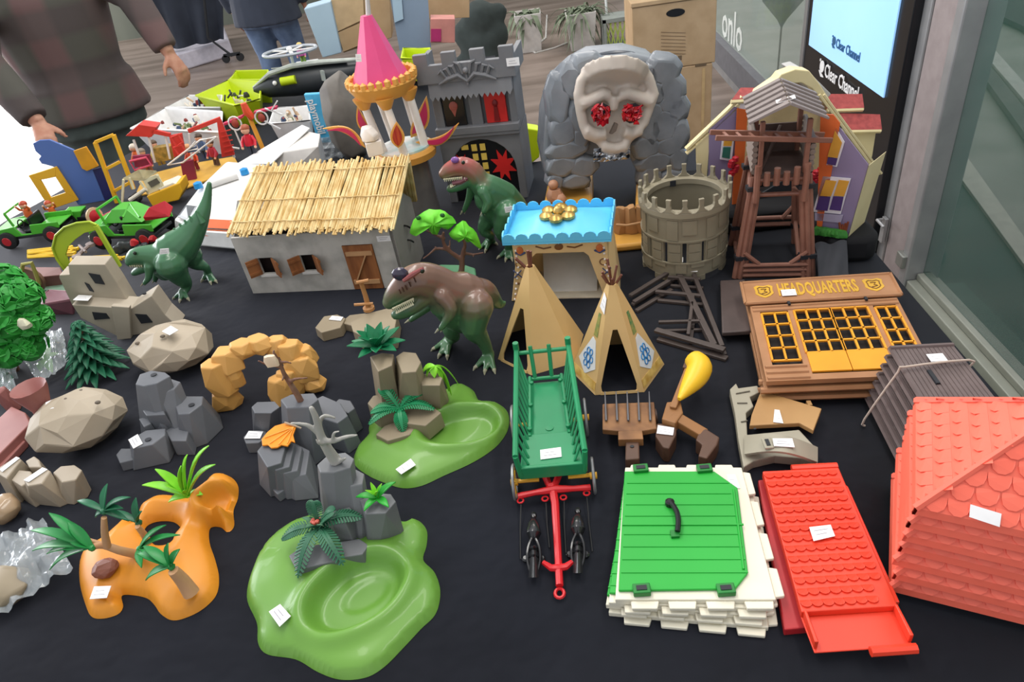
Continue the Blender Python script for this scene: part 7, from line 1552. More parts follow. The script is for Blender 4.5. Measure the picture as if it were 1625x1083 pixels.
b = P(715, 95); t = thing('cardboard_box', 'cardboard box with a raised flap above the pink box', 'box', b); panel('carton', card, [(676, -12), (745, -12), (745, 28), (680, 30)], b, .22, .12, t, .002)
b = P(762, 150, FLZ); g = G(); q_ = lambda x, y, d=0: Q(x, y, b, d)
for x, y, r, d in ((762, 30, .13, 0), (745, 55, .12, .02), (782, 55, .12, .0), (760, 75, .14, 0), (765, 100, .15, 0), (790, 20, .07, 0), (735, 110, .1, 0), (762, 135, .16, 0)): g.sph(q_(x, y, d), (r, r*.7, r), 14)
tagm(g.build('jacket_pile', mat('dark_green_grey_fabric', '3c4442', .9, '2f3634', 8, .3), remesh=.02, smooth_it=4, loc=b), 'dark green grey jackets piled behind the castle battlements', 'jackets')
toyman('blond toy figure in pink and green standing by the pale blue box', P(483, 100, .12)+V((0, 0, 0)), .085, 'b8589a', '6a8a3a', 'e8c878')
pb = P(483, 100, .12); g = G(); g.bb(pb.x-.05, pb.x+.05, pb.y-.03, pb.y+.05, .0005, .1195); tagm(g.build('white_pedestal', wh, bev=.003, sm=0, loc=V((pb.x, pb.y, .0005))), 'white pedestal carrying the blond figure behind the rotor ring', 'pedestal')
# ---- white open casing and white van
b = P(470, 285); t = thing('white_toy_casing', 'white slanted open toy casing behind the thatched roof', 'toy casing', b)
def HP(pts): return [P(x, y, z) for x, y, z in pts]
g = G(); g.hull(HP([(425, 245, .10), (480, 206, .122), (508, 212, .122), (505, 232, .11)]) + HP([(436, 300, .001), (515, 284, .001), (520, 262, .001), (440, 285, .001)])); g.build('casing', mat('ivory_white_shell', 'dedad4', .45), t, bev=.004, sm=0)
g = G(); g.prism(HP([(376, 262, .085), (480, 200, .1285), (492, 205, .1285), (430, 262, .085)]), V((0, 0, .004))); g.build('top_plate', wh, t, bev=.001, sm=0)
b = P(345, 395); t = thing('toy_van', 'white toy rescue van with orange stripes and blue lights beside the green spinosaur', 'toy van', b)
g = G(); g.hull(HP([(277, 368, .012), (318, 392, .012), (400, 400, .012), (440, 340, .012), (330, 318, .012)]) + HP([(276, 348, .06), (318, 366, .06), (400, 372, .06), (440, 310, .06), (320, 305, .06)]))
g.hull(HP([(280, 346, .06), (322, 364, .06), (400, 368, .06), (438, 306, .06), (322, 302, .06)]) + HP([(318, 296, .115), (345, 302, .118), (404, 300, .118), (428, 262, .118), (360, 256, .118)])); g.build('body', wh, t, bev=.006, sm=40)
ob = mat('orange_stripe', 'd8642c', .45)
def strip(pxz, m_, nm): g = G(); pts = HP(pxz); n_ = (pts[1]-pts[0]).cross(pts[3]-pts[0]).normalized(); n_ = n_ if n_.dot(CAM-pts[0]) > 0 else -n_; g.prism([p+n_*.0012 for p in pts], n_*.001); return g.build(nm, m_, t, sm=0)
strip([(320, 374, .045), (398, 379, .045), (398, 368, .062), (320, 363, .062)], ob, 'orange_stripe'); strip([(321, 362, .065), (396, 366, .065), (398, 352, .078), (324, 348, .078)], ob, 'orange_stripe')
strip([(283, 344, .068), (300, 352, .068), (314, 328, .09), (296, 326, .09)], mat('smoky_window', '5a5e60', .2), 'side_window')
for x, y, z in ((316, 298, .118), (389, 276, .12)):
    g = G(); c = P(x, y, z); g.lathe(c, [(.012, 0), (.011, .014), (.004, .017)], 12); g.build('blue_light', mat('blue_beacon', '2a8fd0', .15), t)
g = G(); a_ = P(335, 296, .128); g.tube([P(330, 294, .128), P(376, 278, .130)], .011, 12); g.build('roof_cylinder', wh, t)
for x, y in ((300, 382), (385, 400)): g = G(); c = P(x, y, 0); c.z = .016; g.cyl(c, c+V((.0, .02, 0)), .0155, n=16); g.build('wheel', mat('tyre_black', '1c1c1e', .7), t)
# ---- red market stall with figures
b = P(290, 290); t = thing('toy_stall', 'red and white toy stall with a red canopy and yellow tiled floor', 'toy stall', b); rs_ = mat('tomato_red_plastic', 'd23a30', .4); yf = mat('yellow_tile_floor', 'd6a848', .5); pu = mat('plum_panel', '8a2c48', .5)
q = lambda x, y, d=0: Q(x, y, b, d)
g = G(); g.prism([P(x, y, .003) for x, y in ((215, 312), (290, 302), (382, 268), (372, 250), (300, 262), (230, 280))], V((0, 0, .004))); g.build('tiled_floor', yf, t, sm=0)
panel('canopy', rs_, [(199, 216), (220, 198), (248, 202), (240, 218)], b, .02, .05, t, .001)
for x0, y0, x1, y1 in ((212, 222, 226, 262), (236, 218, 246, 258), (262, 214, 270, 252), (352, 195, 372, 250), (300, 212, 306, 262)): g = G(); g.beam(q(x0, y0, .03), q(x1, y1, .03), .006, .006); g.build('white_post', wh, t, sm=0)
for pl in ([(268, 216), (288, 212), (294, 244), (276, 250)], [(344, 194), (350, 190), (372, 246), (352, 250)], [(297, 206), (348, 186), (350, 192), (300, 212)], [(240, 205), (270, 212), (270, 218), (240, 212)]): panel('red_panel', rs_, pl, b, .02, .01, t, .001)
for i in range(5): g = G(); g.beam(q(350+i*1.5, 210+i*8, .016), q(366+i*1.5, 206+i*8, .016), .003, .003); g.build('slat', rs_, t, sm=0)
for pl in ([(210, 248), (236, 246), (242, 262), (214, 266)], [(286, 258), (306, 254), (312, 285), (292, 290)]): panel('plum_panel', pu, pl, b, -.01, .01, t, .001)
for l in ([(266, 262), (318, 222), (344, 217), (290, 258), (266, 262)], [(296, 240), (310, 225), (314, 236), (300, 246)]): g = G(); g.tube([q(x, y, -.03) for x, y in l[:-1]], .003, 6, closed=True); g.build('white_frame', mat('cream_white_frame', 'efe6dc', .4), t)
panel('dark_blue_glass', mat('slate_blue_pane', '4a5a78', .3), [(296, 236), (312, 233), (313, 240), (298, 243)], b, -.028, .002, t)
for l in ([(272, 218), (282, 214), (290, 226), (280, 232)], [(276, 234), (288, 230), (294, 240), (284, 246)]): g = G(); g.tube([q(x, y, -.006) for x, y in l], .004, 6, closed=True); g.build('red_ring_ornament', rs_, t)
for l in ([(206, 256), (232, 250), (240, 262), (214, 270)],): g = G(); g.tube([q(x, y, -.02) for x, y in l], .004, 6, closed=True); g.build('rose_rail', mat('rose_rail_plastic', 'd0506c', .4), t)
panel('patterned_box', mat('mustard_print_box', 'c09a48', .5, '7a6a30', 60), [(240, 236), (270, 232), (274, 254), (246, 258)], b, .04, .03, t, .001)
rq = random.Random(21)
FGS = [((226, 268), 'd86a34', 'b8452c', 'd8cbb8', 'orange-clad toy figure with pale hair at the left of the red stall'), ((240, 276), 'c97a50', '8a5a44', '8f8474', 'toy figure with grey cap in front of the red stall'), ((312, 270), 'd8522c', '7a2430', 'd8a070', 'toy figure in orange leaning at the middle of the red stall'), ((328, 252), '4a6288', '38486a', '4a3a2c', 'toy figure in dark blue under the red stall roof'), ((346, 262), 'b83040', '5a4436', '6a4a34', 'toy figure in dark red beside the slatted stall panel'), ((258, 262), 'c8a838', '9a7a30', '5a4430', 'toy figure in mustard behind the white stall frame')]
for (x, y), s_, l_, h_, lab in FGS: toyman(lab, P(x, y, .008), .092, s_, l_, h_, ang=rq.uniform(-.8, .8))
toyman('toy figure in bright red standing on top of the white casing', P(404, 248, .0895), .1, 'd01c30', '3a3c48', 'a05030')
# biplane behind
b = P(395, 262); t = thing('toy_biplane', 'orange, white and pink toy biplane with a yellow mast behind the red figure', 'toy plane', b); q = lambda x, y, d=0: Q(x, y, b, d)
g = G(); g.tube([q(386, 164, .04), q(392, 178, .04), q(402, 188, .04)], [.010, .014, .010], 10); g.build('fuselage', mat('orange_red_plastic', 'd8502c', .4), t)
g = G(); g.beam(q(394, 182, .045), q(417, 236, .02), .012, .012); g.build('yellow_mast', mat('orange_yellow_mast', 'e0962c', .4), t)
for l in ((404, 178, 440, 170), (386, 184, 355, 197)): g = G(); g.beam(q(l[0], l[1], .04), q(l[2], l[3], .04), .024, .006); g.build('pink_wing', mat('rose_wing', 'c83058', .4), t)
for x, y in ((373, 196), (415, 187)): g = G(); c = q(x, y, .03); g.tube([c+R0*(.020*math.cos(a))+V((0, 0, .022*math.sin(a))) for a in (k*math.pi/8 for k in range(16))], .003, 6, closed=True); g.build('white_ring', wh, t); g = G(); g.sph(c, (.013, .006, .015), 10); g.build('ring_figure', mat('red_brown_bits', 'a8483a', .5), t)
for x0, y0, x1, y1 in ((420, 172, 448, 182), (440, 160, 430, 176), (356, 232, 380, 236), (385, 236, 372, 205), (416, 190, 445, 205)): g = G(); g.beam(q(x0, y0, .03), q(x1, y1, .03), .006, .004); g.build('white_strut', wh, t, sm=0)
# ---- blue board, yellow frames, ladder, excavator cab
b = P(125, 326); t = thing('blue_board', 'blue toy board with a wavy edge standing at the left table edge', 'toy board', b)
panel('board', mat('cornflower_plastic', '5470b0', .45, '4c68a8', 5), [(124, 326), (168, 322), (146, 268), (116, 238), (78, 222), (62, 223), (52, 228), (56, 240), (65, 248), (61, 253), (66, 260), (82, 264), (92, 268), (100, 285)], b, 0, .008, t, .0015); panel('navy_lower_panel', mat('navy_plastic', '2a2c60', .4), [(169, 322), (182, 318), (160, 266), (146, 270)], b, .002, .006, t); panel('yellow_flap', mat('deep_yellow_plastic', 'd8981e', .42), [(116, 240), (136, 233), (156, 264), (138, 272), (130, 268)], b, -.008, .0075, t, .0015)
yo = mat('warm_yellow_plastic', 'e6b028', .42, 'dca424', 8)
b = P(82, 335); t = thing('yellow_window_frame', 'yellow rectangular toy window frame with a square opening at the table edge', 'toy frame', b); fr_ = [(45, 279), (89, 265), (124, 318), (80, 333)]; inn_ = [(64, 286), (88, 281), (104, 306), (80, 314)]
for i in range(4): j = (i+1) % 4; panel('frame_bar', yo, [fr_[i], fr_[j], inn_[j], inn_[i]], b, 0, .007, t, .001)
b = P(195, 322); t = thing('yellow_ladder_frame', 'tall yellow toy ladder frame right of the blue board', 'toy ladder', b); q = lambda x, y, d=0: Q(x, y, b, d)
for l in ([(151, 226), (186, 322)], [(180, 214), (212, 300)]): g = G(); g.beam(q(*l[0]), q(*l[1]), .011, .011); g.build('side_rail', yo, t, bev=.001, sm=0)
for l in ([(151, 226), (180, 214)], [(169, 268), (190, 257)], [(182, 303), (206, 290)]): g = G(); g.beam(q(*l[0]), q(*l[1]), .008, .009); g.build('rung', yo, t, bev=.001, sm=0)
b = P(240, 330); t = thing('toy_excavator', 'yellow and cream toy excavator cab behind the green buggy', 'toy vehicle', b); q = lambda x, y, d=0: Q(x, y, b, d); cw = mat('cream_cab', 'e6dcb8', .45)
panel('engine_cover', yo, [(232, 312), (285, 290), (290, 305), (284, 318), (242, 328)], b, -.01, .07, t, .003); panel('engine_top', mat('pale_cream_lid', 'e2dccb', .4), [(250, 300), (274, 290), (284, 293), (262, 306)], b, -.004, .06, t, .002)
for l in ([(196, 285), (194, 322)], [(222, 288), (238, 310)], [(250, 278), (258, 300)], [(206, 282), (212, 300)]): g = G(); g.beam(q(*l[0]), q(*l[1]), .006, .006); g.build('cab_post', cw, t, sm=0)
g = G(); g.prism([q(196, 286), q(228, 288), q(250, 274), q(222, 272)], V((0, 0, .007))); g.build('cab_roof', cw, t, bev=.001, sm=0); panel('cab_window', mat('grey_pane', '6a6458', .3), [(234, 290), (248, 283), (254, 290), (240, 298)], b, -.004, .002, t)
panel('cab_side', cw, [(226, 286), (250, 276), (262, 298), (238, 308)], b, 0, .004, t, .001); g = G(); g.tube([q(206, 318, -.01), q(232, 300, -.01)], .006, 8); g.build('lever_arm', mat('ivory_arm', 'dcd4c2', .4), t)
for x in (215, 255): g = G(); g.cyl(V((P(x, 326).x, P(x, 326).y, .016)), V((P(x, 326).x, P(x, 326).y+.03, .016)), .0155, n=14); g.build('wheel', MATS['tyre_black'], t)
# ---- green buggies
gv = mat('leaf_green_vehicle', '4fae34', .35, '46a02e', 8); rh = mat('red_hub', 'b8242c', .4)
def buggy(label, fp, rp, sc_=1, top=None):
    A, B = P(*fp), P(*rp); an, L = frame(A, B); t = thing('toy_buggy', label, 'toy buggy', (A+B)/2, 'green toy buggies'); F = upright(A, an); w = .085*sc_; r = .025*sc_
    for x, y in ((0, 0), (L, 0), (0, w), (L, w)):
        g = G(); g.lathe(F(x, y-.012 if y == 0 else y, r+.0005), [(r*.6, 0), (r, .003), (r, .017), (r*.6, .02)], 18, ax=F(0, 1, 0)-F(0, 0, 0)); w_ = g.build('wheel', MATS['tyre_black'], t)
        g = G(); g.lathe(F(x, y-.013 if y == 0 else y+.019, r+.0005), [(r*.5, 0), (r*.55, .002), (r*.3, .003)], 12, ax=F(0, 1, 0)-F(0, 0, 0)); g.build('hub', rh, w_)
    g = G(); mapbox(g, F, -.01, L+.02, .004, w-.004, r*.9, r*1.25); g.build('chassis', hc, t, bev=.002, sm=0)
    g = G(); z0, z1 = r*1.26, r*2.5
    pl = [(-r*1.1, z0+.004), (-r*1.0, z1*.92), (L*.25, z1), (L*.33, z0+.006), (L*.55, z0+.004), (L*.6, z1*.98), (L+r*1.1, z1*.95), (L+r*1.05, z0+.01), (L+r*.8, z0+.01), (L+r*.4, z1*.75), (L-r*.5, z1*.75), (L-r*.9, z0), (r*.9, z0), (r*.4, z1*.72), (-r*.6, z1*.72)]
    mpoly(g, F, pl, 0, .005); mpoly(g, F, pl, w-.005, w); mapbox(g, F, -r*1.0, L*.25, .0055, w-.0055, z1*.86, z1*.94); mapbox(g, F, L*.66, L+r, .0055, w-.0055, z1*.7, z1*.76); g.build('body_shell', gv, t, bev=.0015, sm=0)
    g = G(); 
    for y in (.006, w-.006): g.beam(F(L*.24, y, z1), F(L*.2, y, z1+.04*sc_), .005, .005)
    g.beam(F(L*.2, .006, z1+.04*sc_), F(L*.2, w-.006, z1+.04*sc_), .005, .005); g.build('windscreen_frame', gv, t, sm=0)
    g = G(); mapbox(g, F, L*.36, L*.56, .012, w-.012, r*1.3, r*1.7); mapbox(g, F, L*.54, L*.6, .012, w-.012, r*1.7, z1*1.25); g.build('seat', blk, t, bev=.003, sm=0)
    g = G(); g.tube([F(L*.3, w*.3+.012*math.cos(a), z1*.95+.012*math.sin(a)) for a in (k*math.pi/6 for k in range(12))], .0018, 5, closed=True); g.build('steering_wheel', blk, t)
    g = G(); mapbox(g, F, -r*1.5, -r*1.12, .002, w-.002, r*1.0, r*1.35); g.build('bumper', mat('grey_bumper', 'b4bab0', .4), t, bev=.002, sm=0)
    return t, F, L, w, z1
t, F, L, w, z1 = buggy('open green toy buggy with red hubs at the left table edge', (22, 394), (92, 384))
p = F(L*.5, .04, z1*.7); toyman('orange and yellow toy figure sitting in the open green buggy', F(L*.44, .05, .043), .075, 'd8642c', 'e0a83c', 'b8482c', arms_up=True)
toyman('orange toy figure stretching behind the open green buggy', P(92, 352, .02), .07, 'd8642c', 'e0a83c', 'c0502c', arms_up=True, ang=.6)
t, F, L, w, z1 = buggy('green toy buggy with a green hood and red load beside the white van', (168, 394), (240, 392), 1.1)
g = G(); g.hull([F(L*.1+dx*L, dy*w, z1+dz) for dx, dy, dz in ((0, .1, 0), (.9, .1, 0), (.9, .9, 0), (0, .9, 0), (.3, .25, .035), (.6, .25, .035), (.6, .75, .035), (.3, .75, .035))]); g.build('green_hood', gv, t, bev=.002, sm=0)
g = G(); g.hull([P(x, y, z) for x, y, z in ((226, 345, .09), (262, 340, .09), (276, 328, .10), (262, 318, .12), (234, 330, .11), (230, 352, .075), (270, 345, .08))]); g.build('red_load', mat('crimson_red_plastic', 'c02430', .3), t, bev=.003, sm=0)
g = G(); g.tube([P(195, 345, .11), P(206, 322, .13), P(222, 345, .11)], .003, 6); g.build('grab_frame', gv, t)
b = P(120, 362); t = thing('toy_trailer', 'green and black toy trailer with a red-hubbed wheel between the two buggies', 'toy trailer', b); q = lambda x, y, d=0: Q(x, y, b, d)
panel('green_side', gv, [(100, 337), (128, 335), (128, 352), (102, 352)], b, 0, .04, t, .002); g = G(); g.cyl(q(128, 345, .02), q(146, 343, .02), .022, n=16); g.build('drum', blk, t)
g = G(); c = q(149, 343, .0); g.lathe(c, [(.026, 0), (.026, .005), (.02, .006)], 16, ax=V((.9, -.4, 0))); w_ = g.build('wheel', mat('cream_wheel', 'd8b890', .4), t); g = G(); g.lathe(c+V((.006, -.003, 0)), [(.019, 0), (.008, .006)], 12, ax=V((.9, -.4, 0))); g.build('hub', rh, w_)
g = G(); g.beam(q(160, 348, .01), q(185, 335, .01), .03, .012); g.build('red_drawbar', mat('rose_red_plastic', 'c04458', .4), t, bev=.002, sm=0)
for x in (108, 124): g = G(); c = V((P(x, 362).x, P(x, 362).y+.004, .013)); g.cyl(c, c+V((0, .015, 0)), .0125, n=12); g.build('small_wheel', MATS['tyre_black'], t)
# engine parts and red bits between buggy and dinosaur
b = P(215, 412); t = thing('toy_engine_part', 'dark toy engine part with red caps below the green buggy', 'toy part', b)
g = G(); rq = random.Random(9)
for i in range(7): p = P(190+i*9, 402+rq.uniform(-4, 6), .001); g.rock(p, .012, .01, .02+rq.random()*.012, i, 7, .7)
g.build('engine_block', hc, t, remesh=.003, smooth_it=1)
for x, y in ((214, 388), (244, 382)): g = G(); g.rock(P(x, y, .03), .012, .01, .014, x, 6); g.build('red_cap', rh, t)
# ---- bundle of thin yellow rods
rq = random.Random(31); proto = None
for i in range(13):
    a = P(38+rq.uniform(-2, 8), 398+i*1.6, .004+.0042*(i % 4)); c_ = P(118+rq.uniform(-6, 10)+(70 if i > 7 else 0), 392+i*1.7+rq.uniform(-2, 2), .004+.0042*((i+1) % 4)) ; a = P(44 if i < 8 else 112, 398+i*1.6, a.z)
    g = G(); g.tube([a, a.lerp(c_, .5)+V((0, 0, .001)), c_], .0032, 6); g.sph(c_, .005, 6); tagm(g.build('yellow_rod', mat('egg_yellow_plastic', 'e6bc2c', .45), loc=a), 'thin yellow rod in the bundle behind the ruined wall', 'toy rod', 'yellow rods behind the ruined wall')
# ---- brown wagon, mauve tub
b = P(60, 470); t = thing('toy_barrel_wagon', 'brown toy wagon with a round end and olive arch at the left edge', 'toy wagon', b); q = lambda x, y, d=0: Q(x, y, b, d); bw = mat('taupe_brown_plastic', '7d5f4c', .5, '6f5342', 20); ol = mat('olive_yellow_plastic', '9a9648', .5)
g = G(); c = q(46, 445); g.lathe(c, [(.038, 0), (.038, .01), (.03, .012)], 20, ax=-HF); g.build('round_end', bw, t); g = G(); g.sph(c-HF*.012+V((-.004, 0, -.004)), (.012, .005, .015), 10); g.build('dark_opening', dk, t)
g = G(); g.tube([q(34, 432, -.02), q(36, 420, -.02), q(50, 417, -.02), q(56, 432, -.02), q(62, 450, -.02), q(58, 462, -.02)], .005, 7); g.build('olive_arch', ol, t)
g = G(); g.hull([P(x, y, z) for x, y, z in ((55, 424, .05), (96, 424, .05), (100, 436, .045), (62, 440, .045), (58, 462, .002), (98, 458, .002), (104, 448, .002), (62, 440, .002))]); g.build('wagon_box', mat('rose_brown_plastic', '80564e', .5), t, bev=.002, sm=0)
b = P(90, 505); t = thing('mauve_tub', 'mauve brown oblong toy tub left of the ruined wall', 'toy tub', b); g = G(); g.hull([P(x, y, z) for x, y, z in ((60, 470, .04), (76, 460, .045), (108, 462, .045), (116, 476, .04), (66, 484, .04), (66, 500, .001), (118, 500, .001), (122, 484, .001), (66, 486, .001))]); g.build('tub', mat('mauve_brown_plastic', '744750', .4), t, bev=.003, sm=0)
g = G(); g.tube([P(x, y, .044) for x, y in ((64, 470), (78, 461), (106, 463), (113, 475), (72, 482))], .0022, 6, closed=True); g.build('rim', mat('mauve_rim', '93646c', .4), t)
g = G(); g.rock(P(88, 462, .002), .05, .02, .012, 4); tagm(g.build('pale_green_slab', mat('sage_green_plastic', '7d9a84', .5), loc=P(88, 462), bev=.002, sm=0), 'pale sage green slab between the brown wagon and the mauve tub', 'toy part')
# ---- ruined wall with lime arch
b = P(195, 536); nW = HF; t = thing('ruined_wall', 'beige grey toy ruined wall with window openings and a white sticker', 'toy wall', b); rw = mat('beige_grey_ruin', 'b0a594', .55, 'a49988', 12)
def pn(nm, m_, pl, d, th, bev=.0015): return panel(nm, m_, pl, b, d, th, t, bev)
pn('upper_wall', rw, [(115, 486), (94, 442), (94, 437), (110, 436), (108, 420), (166, 420), (186, 450), (198, 470), (208, 486)], .035, .04)
pn('lower_wall', rw, [(128, 505), (114, 484), (208, 490), (240, 470), (262, 500), (284, 520), (262, 540), (190, 536)], .0, .05)
pn('buttress', rw, [(176, 486), (205, 488), (212, 545), (186, 540)], -.012, .012)
pn('window_opening', dk, [(140, 434), (158, 437), (166, 452), (151, 450)], .033, .003, 0); pn('window_opening', dk, [(134, 449), (141, 452), (149, 464), (142, 462)], .033, .003, 0)
pn('window_opening', dk, [(146, 496), (168, 498), (174, 506), (150, 508)], -.002, .003, 0); pn('window_opening', dk, [(214, 499), (232, 500), (242, 512), (224, 514)], -.002, .003, 0)
for x, y, d in ((144, 415, .06), (107, 434, .06), (229, 466, .03)): g = G(); p = Q(x, y, b, d); g.sph(p, (.005, .004, .0025), 8); g.build('peg_hole', dk, t)
sticker(t, [Q(116, 479, b, -.001), Q(140, 480, b, -.001), Q(147, 472, b, .03), Q(125, 471, b, .03)], lift=.003)
b2 = P(150, 440); t = thing('lime_arch', 'lime green crescent arch with a straight leg above the ruined wall', 'toy arch', b2); la_ = mat('lime_green_plastic', 'b4cc30', .42, 'a2b838', 9)
q = lambda x, y, d=0: Q(x, y, b2, d)
oa = [(104, 432), (90, 412), (83, 394), (88, 374), (102, 361), (122, 354), (142, 352), (153, 357)]; ia = [(152, 366), (134, 370), (120, 380), (108, 392), (104, 405), (112, 424)]
g = G(); g.prism([q(x, y) for x, y in oa+ia], HF*.006); g.build('crescent', la_, t, bev=.001, sm=0); g = G(); g.tube([q(x, y, -.002) for x, y in oa], .0028, 6); g.build('bead_rim', la_, t); g = G(); g.beam(q(152, 358), q(190, 423), .010, .010); g.build('straight_leg', la_, t, bev=.001, sm=0)
b = P(134, 415, 0.0); t = thing('toy_key', 'grey brown bone-shaped toy part seen through the lime arch', 'toy part', b); g = G(); q = lambda x, y: P(x, y, .02)
g.tube([q(124, 405), q(134, 396), q(144, 388)], .005, 8); g.lathe(q(144, 388)-V((0, 0, .004)), [(.013, 0), (.013, .008), (.005, .009)], 14); g.lathe(q(122, 408)-V((0, 0, .004)), [(.012, 0), (.012, .008), (.005, .009)], 12); g.tube([q(126, 390), q(136, 400)], .004, 8); g.build('key_body', mat('grey_mauve_plastic', '8a7c78', .5), t)
# ---- fir bush, leafy tree, bags of leaves
b = P(158, 592); t = thing('toy_fir', 'dark blue-green toy fir tree beside the upper beige boulder', 'toy tree', b); fm = mat('blue_green_needles', '1f6a4a', .5, '195a3e', 30); ht = Q(122, 514, b).z
tipd = Q(122, 512, b)-b; rq = random.Random(6)
for k in range(9):
    v = k/8.5; c = b+tipd*v*.95+V((0, 0, .006)); r = .058*(1-v)**.8+.008; g = G()
    for i in range(11 if k < 6 else 7): a = i*6.283/(11 if k < 6 else 7)+k*.35; leafto(g, c+V((0, 0, .006)), c+V((r*math.cos(a), r*math.sin(a), -.004)), .02*(1-v*.5), .12, n=5)
    g.build('needle_tier', fm, t, sm=0)
g = G(); g.cyl(b+V((0, 0, .0005)), b+tipd, .006, .003, 8); g.build('trunk', MATS['brown_branch_plastic'], t)
b = P(22, 590); t = thing('leafy_toy_tree', 'bright green leafy toy tree cut by the left picture edge', 'toy tree', b); gm_ = mat('kelly_green_foliage', '2f9a36', .5, '24862c', 30)
g = G(); g.tube([b+V((0, 0, .0005)), b+V((0, .01, .06)), b+V((-.01, .02, .12))], [.012, .01, .007], 8); g.build('trunk', MATS['brown_branch_plastic'], t)
for (x, y, d, r) in ((6, 455, .03, .05), (34, 475, .0, .045), (55, 510, -.01, .04), (14, 510, -.02, .05), (45, 550, -.02, .042), (10, 560, -.03, .045)):
    c = Q(x, y, b, d); g = G(); rq = random.Random(x)
    for i in range(46):
        z_ = rq.uniform(-.3, 1); a = rq.uniform(0, 6.283); s_ = math.sqrt(max(0, 1-z_*z_)); dr = V((s_*math.cos(a), s_*math.sin(a), z_)); p = c+dr*r*.75; tn = dr.cross(V((rq.uniform(-1, 1), rq.uniform(-1, 1), rq.uniform(-1, 1)))).normalized(); leafto(g, p-tn*.012, p+tn*.016+dr*.003, .019, .1, up=dr, n=3)
    g.sph(c, r*.74, 12); g.build('leaf_cluster', gm_, t, sm=0)
for x, y in ((18, 526), (42, 520)): c = P(x, y+30, .05); g = G(); g.rock(Q(x, y, b, -.045), .014, .01, .02, x, 7, .5); g.build('cream_flower', mat('pale_cream_petal', 'e4e2c4', .5), t)
film = MATS['clear_film']
def bag(label, pl, z, amp, seed, leaf=None):
    c = sum((P(x, y, 0) for x, y in pl), V((0, 0, 0)))/4; t = thing('plastic_bag', label, 'plastic bag', c, 'clear plastic bags'); A_, B_, C_, D_ = [P(x, y, z) for x, y in pl]
    g = G(); g.grid(lambda u, v: A_.lerp(B_, u).lerp(D_.lerp(C_, u), v)+V((0, 0, z*.6*math.sin(math.pi*u)*math.sin(math.pi*v)+amp*noise.noise(V((u*7, v*7, seed))))), 20, 20, .0006); g.build('film', film, t, sm=0)
    return t
bag('clear bag with a lime leaf left of the dark fir', [(30, 560), (98, 520), (110, 575), (62, 610)], .018, .012, 3)
bag('clear bag with dark green leaves at the left picture edge', [(-30, 560), (28, 575), (22, 640), (-40, 640)], .018, .012, 5)
bag('clear bag under the leafy tree at the left edge', [(-10, 545), (60, 520), (100, 530), (40, 570)], .012, .01, 8)
bag('clear crumpled bag holding a taupe rock at the lower left corner', [(-20, 862), (68, 822), (116, 902), (-20, 985)], .02, .016, 11)
def loose(label, c, tips, w, m_): 
    t = thing('toy_leaf', label, 'toy leaf', c); 
    for tp in tips: g = G(); leafto(g, c, tp, w, .08); g.build('leaf_lobe', m_, t, sm=60)
loose('lime green lobed leaf inside the clear bag beside the fir', P(75, 572, .010), [P(58, 562, .012), P(64, 590, .012), P(84, 592, .012), P(94, 562, .012), P(78, 552, .012)], .02, lg1)
loose('dark green leaves inside the clear bag at the left edge', P(8, 600, .010), [P(-10, 585, .012), P(20, 580, .012), P(22, 612, .012), P(0, 628, .012), P(-12, 612, .012)], .02, fm)
loose('dark green leaf spray inside the bag under the leafy tree', P(35, 552, .008), [P(10, 560, .008), P(22, 540, .01), P(60, 535, .01), P(62, 552, .008), P(30, 566, .008)], .016, fm)
g = G(); facet_boulder(g, P(8, 948, .001), .05, .04, .04, 12); tagm(g.build('faceted_boulder', rkt, bev=.003, sm=40, loc=P(8, 948)), 'taupe rock inside the clear bag at the lower left corner', 'toy rock')
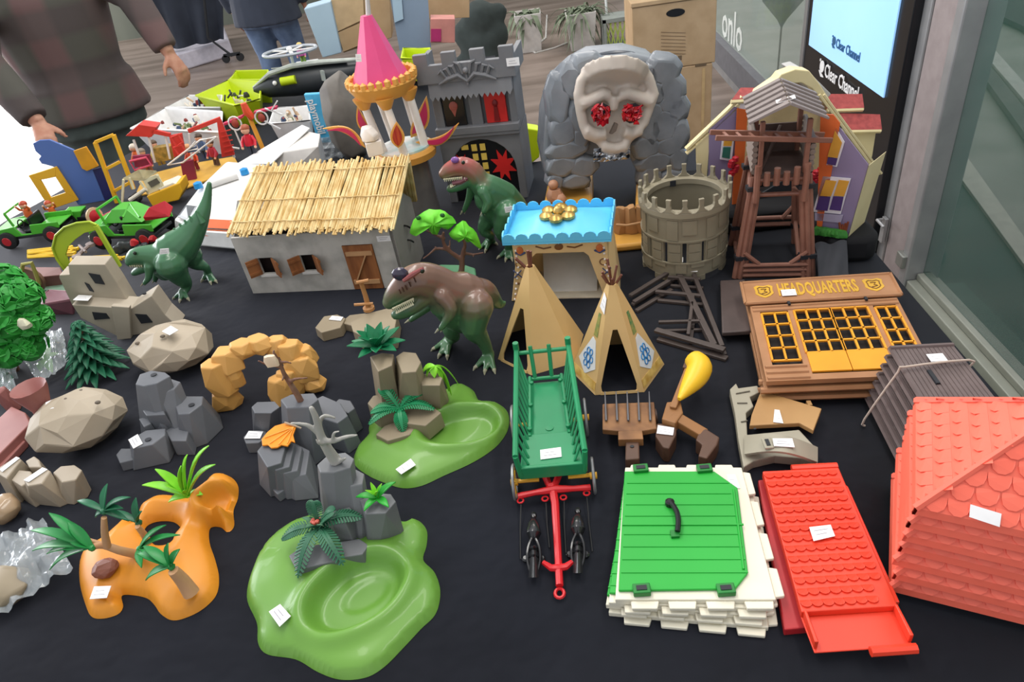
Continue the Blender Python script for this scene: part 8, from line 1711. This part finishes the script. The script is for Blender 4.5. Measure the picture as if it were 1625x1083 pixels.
g = G(); facet_boulder(g, P(12, 822), .03, .028, .04, 15, n=60); tagm(g.build('faceted_boulder', mat('tan_shiny_rock', 'a88e70', .25, coat=.4), bev=.003, sm=50, loc=P(12, 822)), 'shiny tan pebble-like rock above the lower left bag', 'toy rock')
# ---- funnel rock and beige rock columns at the left edge
b = P(42, 700); t = thing('funnel_rock', 'dusty red-brown toy rock with a funnel top at the left edge', 'toy rock', b); fr2 = mat('dusty_redbrown_plastic', '96605a', .5, '8a544e', 12); c = Q(46, 618, b); 
g = G(); g.lathe(V((c.x, c.y, .0005)), [(.026, 0), (.016, c.z*.4), (.016, c.z*.62), (.028, c.z*.95), (.029, c.z*1.03), (.024, c.z*1.0), (.012, c.z*.86), (.001, c.z*.8)], 14, cap=False); g.build('funnel', fr2, t)
g = G(); colm(g, [(-30, 690), (18, 645), (40, 655), (48, 672), (10, 700), (-20, 740)], .028, 1.05); colm(g, [(-40, 740), (20, 690), (40, 700), (10, 725), (-30, 775)], .014, 1.0); g.rock(P(24, 650, .001), .014, .012, .05, 3); g.build('rock_ledge', fr2, t, bev=.002, sm=0)
t = thing('rock_cluster', 'beige toy rock columns with white-edged tops at the left edge', 'toy rock', P(80, 790)); g = G()
colm(g, [(-10, 748), (26, 724), (34, 730), (10, 760)], .05, 1.3); colm(g, [(40, 732), (54, 724), (62, 730), (66, 742), (46, 742)], .045, 1.3); colm(g, [(18, 762), (30, 746), (48, 748), (54, 760), (34, 772)], .045, 1.3)
colm(g, [(38, 763), (70, 742), (80, 748), (66, 768), (44, 772)], .055, 1.2, bot=[(48, 800), (60, 780), (92, 772), (110, 800), (96, 806)]); colm(g, [(84, 750), (96, 740), (118, 738), (130, 746), (120, 762), (98, 766)], .045, bot=[(95, 800), (100, 780), (130, 765), (146, 778), (140, 790), (118, 802)])
g.build('rock_columns', mat('taupe_beige_rock', 'a39683', .5, '978a77', 10), t, bev=.0018, sm=0)
for pl in ([(38, 763), (68, 743), (76, 746), (46, 766)], [(0, 746), (26, 726), (32, 728), (4, 750)]): stickz(t, pl, .0555 if pl[0][0] == 38 else .0505, name='white_strip')
